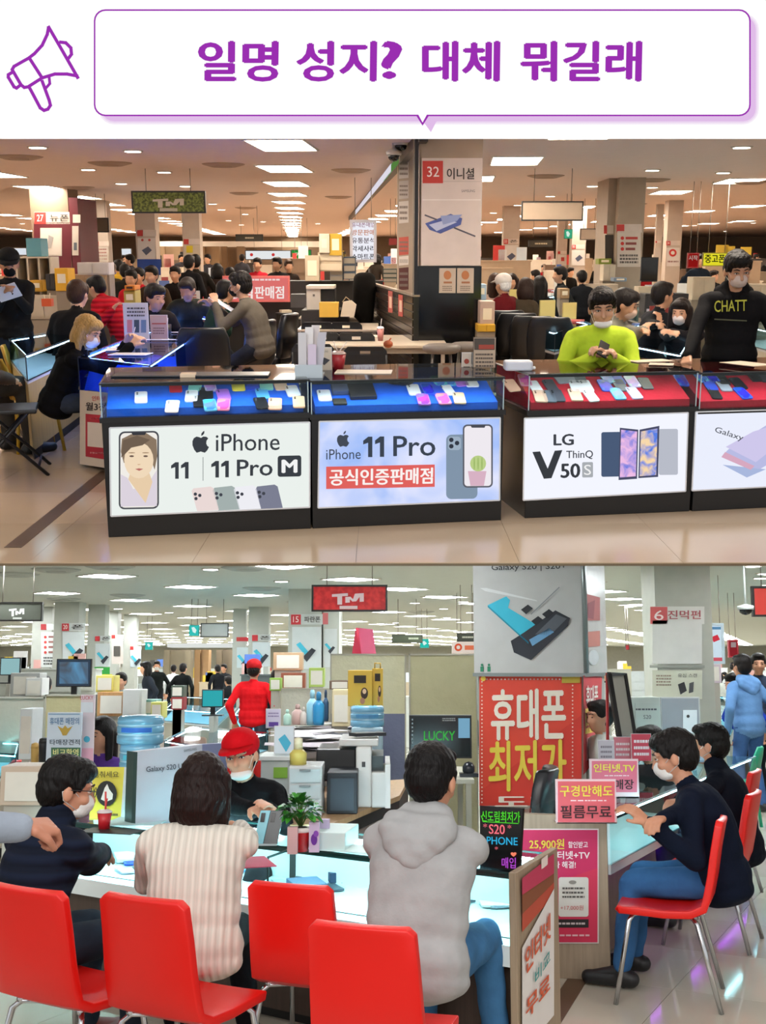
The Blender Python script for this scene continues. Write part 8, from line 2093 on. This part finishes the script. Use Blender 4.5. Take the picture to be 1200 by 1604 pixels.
t, pr = hanging_sign('cyan lit exit sign, smaller one farther back', 227, 1006, 239, 1018, 30., '#38c8c0', frame='#2aa8a0', glow=.9); pr.poly([(230, 1009), (233, 1008), (236, 1011), (233, 1014)], '#e0fffa', 2, 'emblem')
t, pr = hanging_sign('cyan exit sign between pink box and big pillar', 658, 1001, 672, 1015, 26., '#30c8b8', frame='#2aa8a0', glow=.9); pr.poly([(661, 1005), (665, 1004), (669, 1008), (664, 1011)], '#e0fffa', 2, 'emblem')
t, pr = hanging_sign('small blank framed board beside the cyan exit sign', 314, 976, 358, 998, 22., '#b4b8b4', frame='#2a2e2c')
t, pr = hanging_sign('dark green hanging sign above the cream partition', 614, 994, 662, 1007, 22., '#3c4430'); lines(pr, 640, 997, 656, 1003, 1, '#a8b098')
t, pr = hanging_sign('dark hanging sign with pale word beside the big pillar', 716, 992, 746, 1005, 18., '#30342a'); lines(pr, 724, 995, 742, 1001, 1, '#b8b8a8')
t, pr = hanging_sign('wide lit orange and white shop sign beside the big pillar', 708, 1005, 750, 1024, 20., '#e8d8cc', frame='#c8b8ac', glow=.9); pr.poly(circ(718, 1014, 6), '#d85a3c', 2, 'emblem'); pr.poly(circ(718, 1014, 3), '#e8d8cc', 3, 'emblem'); pr.rect(728, 1011, 746, 1018, '#e07a58', 2)
t, pr = hanging_sign('upright lit blue white banner behind pillar number 6', 1109, 976, 1135, 1040, 16., '#d0e4f0', frame='#a8b8c0', glow=.95); pr.poly([(1114, 998), (1124, 994), (1128, 1002), (1118, 1006)], '#d03a4a', 2, 'emblem'); pr.rect(1113, 982, 1131, 986, '#5a8ab0', 2); pr.rect(1112, 1030, 1133, 1040, '#d05a68', 2)
t, pr = hanging_sign('small red banner in the far aisle', 1141, 1002, 1157, 1030, 20., '#c83a44', frame='#a82a34', glow=.4); pr.rect(1145, 1006, 1153, 1014, '#e8d0d0', 2)
t, pr = hanging_sign('small red ceiling plate near the pink box', 980, 1010, 986, 1018, 24., '#b02028')
p_ = R.at(1168, 955, Y=12.); t = thing('dome_camera', 'black dome camera under the ceiling by the edge red sign', 'camera', p_); part('dome', MB().ell(p_, (.075, .075, .06), 12), M('#101214', .1), t); part('mount', MB().lathe(p_, [(.09, .0), (.09, .04), (.02, .06)], 12).tube([p_ + V((0, 0, .05)), (p_.x, p_.y, HC)], .012, 6), M('#c8ccc6', .4), t)
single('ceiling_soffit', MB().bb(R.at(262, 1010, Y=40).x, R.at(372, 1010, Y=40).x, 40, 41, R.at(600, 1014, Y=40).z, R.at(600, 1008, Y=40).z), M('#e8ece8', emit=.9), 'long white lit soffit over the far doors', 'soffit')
for i, (x0, x1, c) in enumerate(((258, 300, '#7a6e58'), (306, 328, '#a07c54'), (340, 368, '#6a5c48'))):
    X0, X1, Z0, Z1 = fr(x0, 1018, x1, 1060, 38. + i); single('shop_facade', MB().bb(X0, X1, 38. + i, 38.4 + i, 0, Z1).bb(X0, X0 + .2, 37.8 + i, 38. + i, 0, Z1).bb(X1 - .2, X1, 37.8 + i, 38. + i, 0, Z1), M(c, .6), ('grey brown shop front in the far lower hall', 'orange brown doorway in the far lower hall', 'dark shop front beside the orange brown doorway')[i], 'shop front')
FC2 = ['#c8c8bc', '#a8a89a', '#d8dad4', '#8a8c84', '#c4b498', '#b4bcbc', '#5a5e5c', '#dfe4e2', '#98a4a4']
far_stalls(90, 21, 58, 'far market stall of the lower hall', .9, 1.5, cols=FC2)
crowd(26, 20, 48, 'distant shopper in the lower hall crowd', ['#16181a', '#2c3038', '#8a1c20', '#d0d4d4', '#b8bcb4', '#1c2430'])
# ------------------------------------------------------------------ place the upper hall above the lower one
bpy.data.scenes.remove(SHOP)
for o in UP.objs:
    o.matrix_world = UP_M @ (Mx.Translation(o.location) @ o.rotation_euler.to_matrix().to_4x4() @ Mx.Diagonal(o.scale).to_4x4())
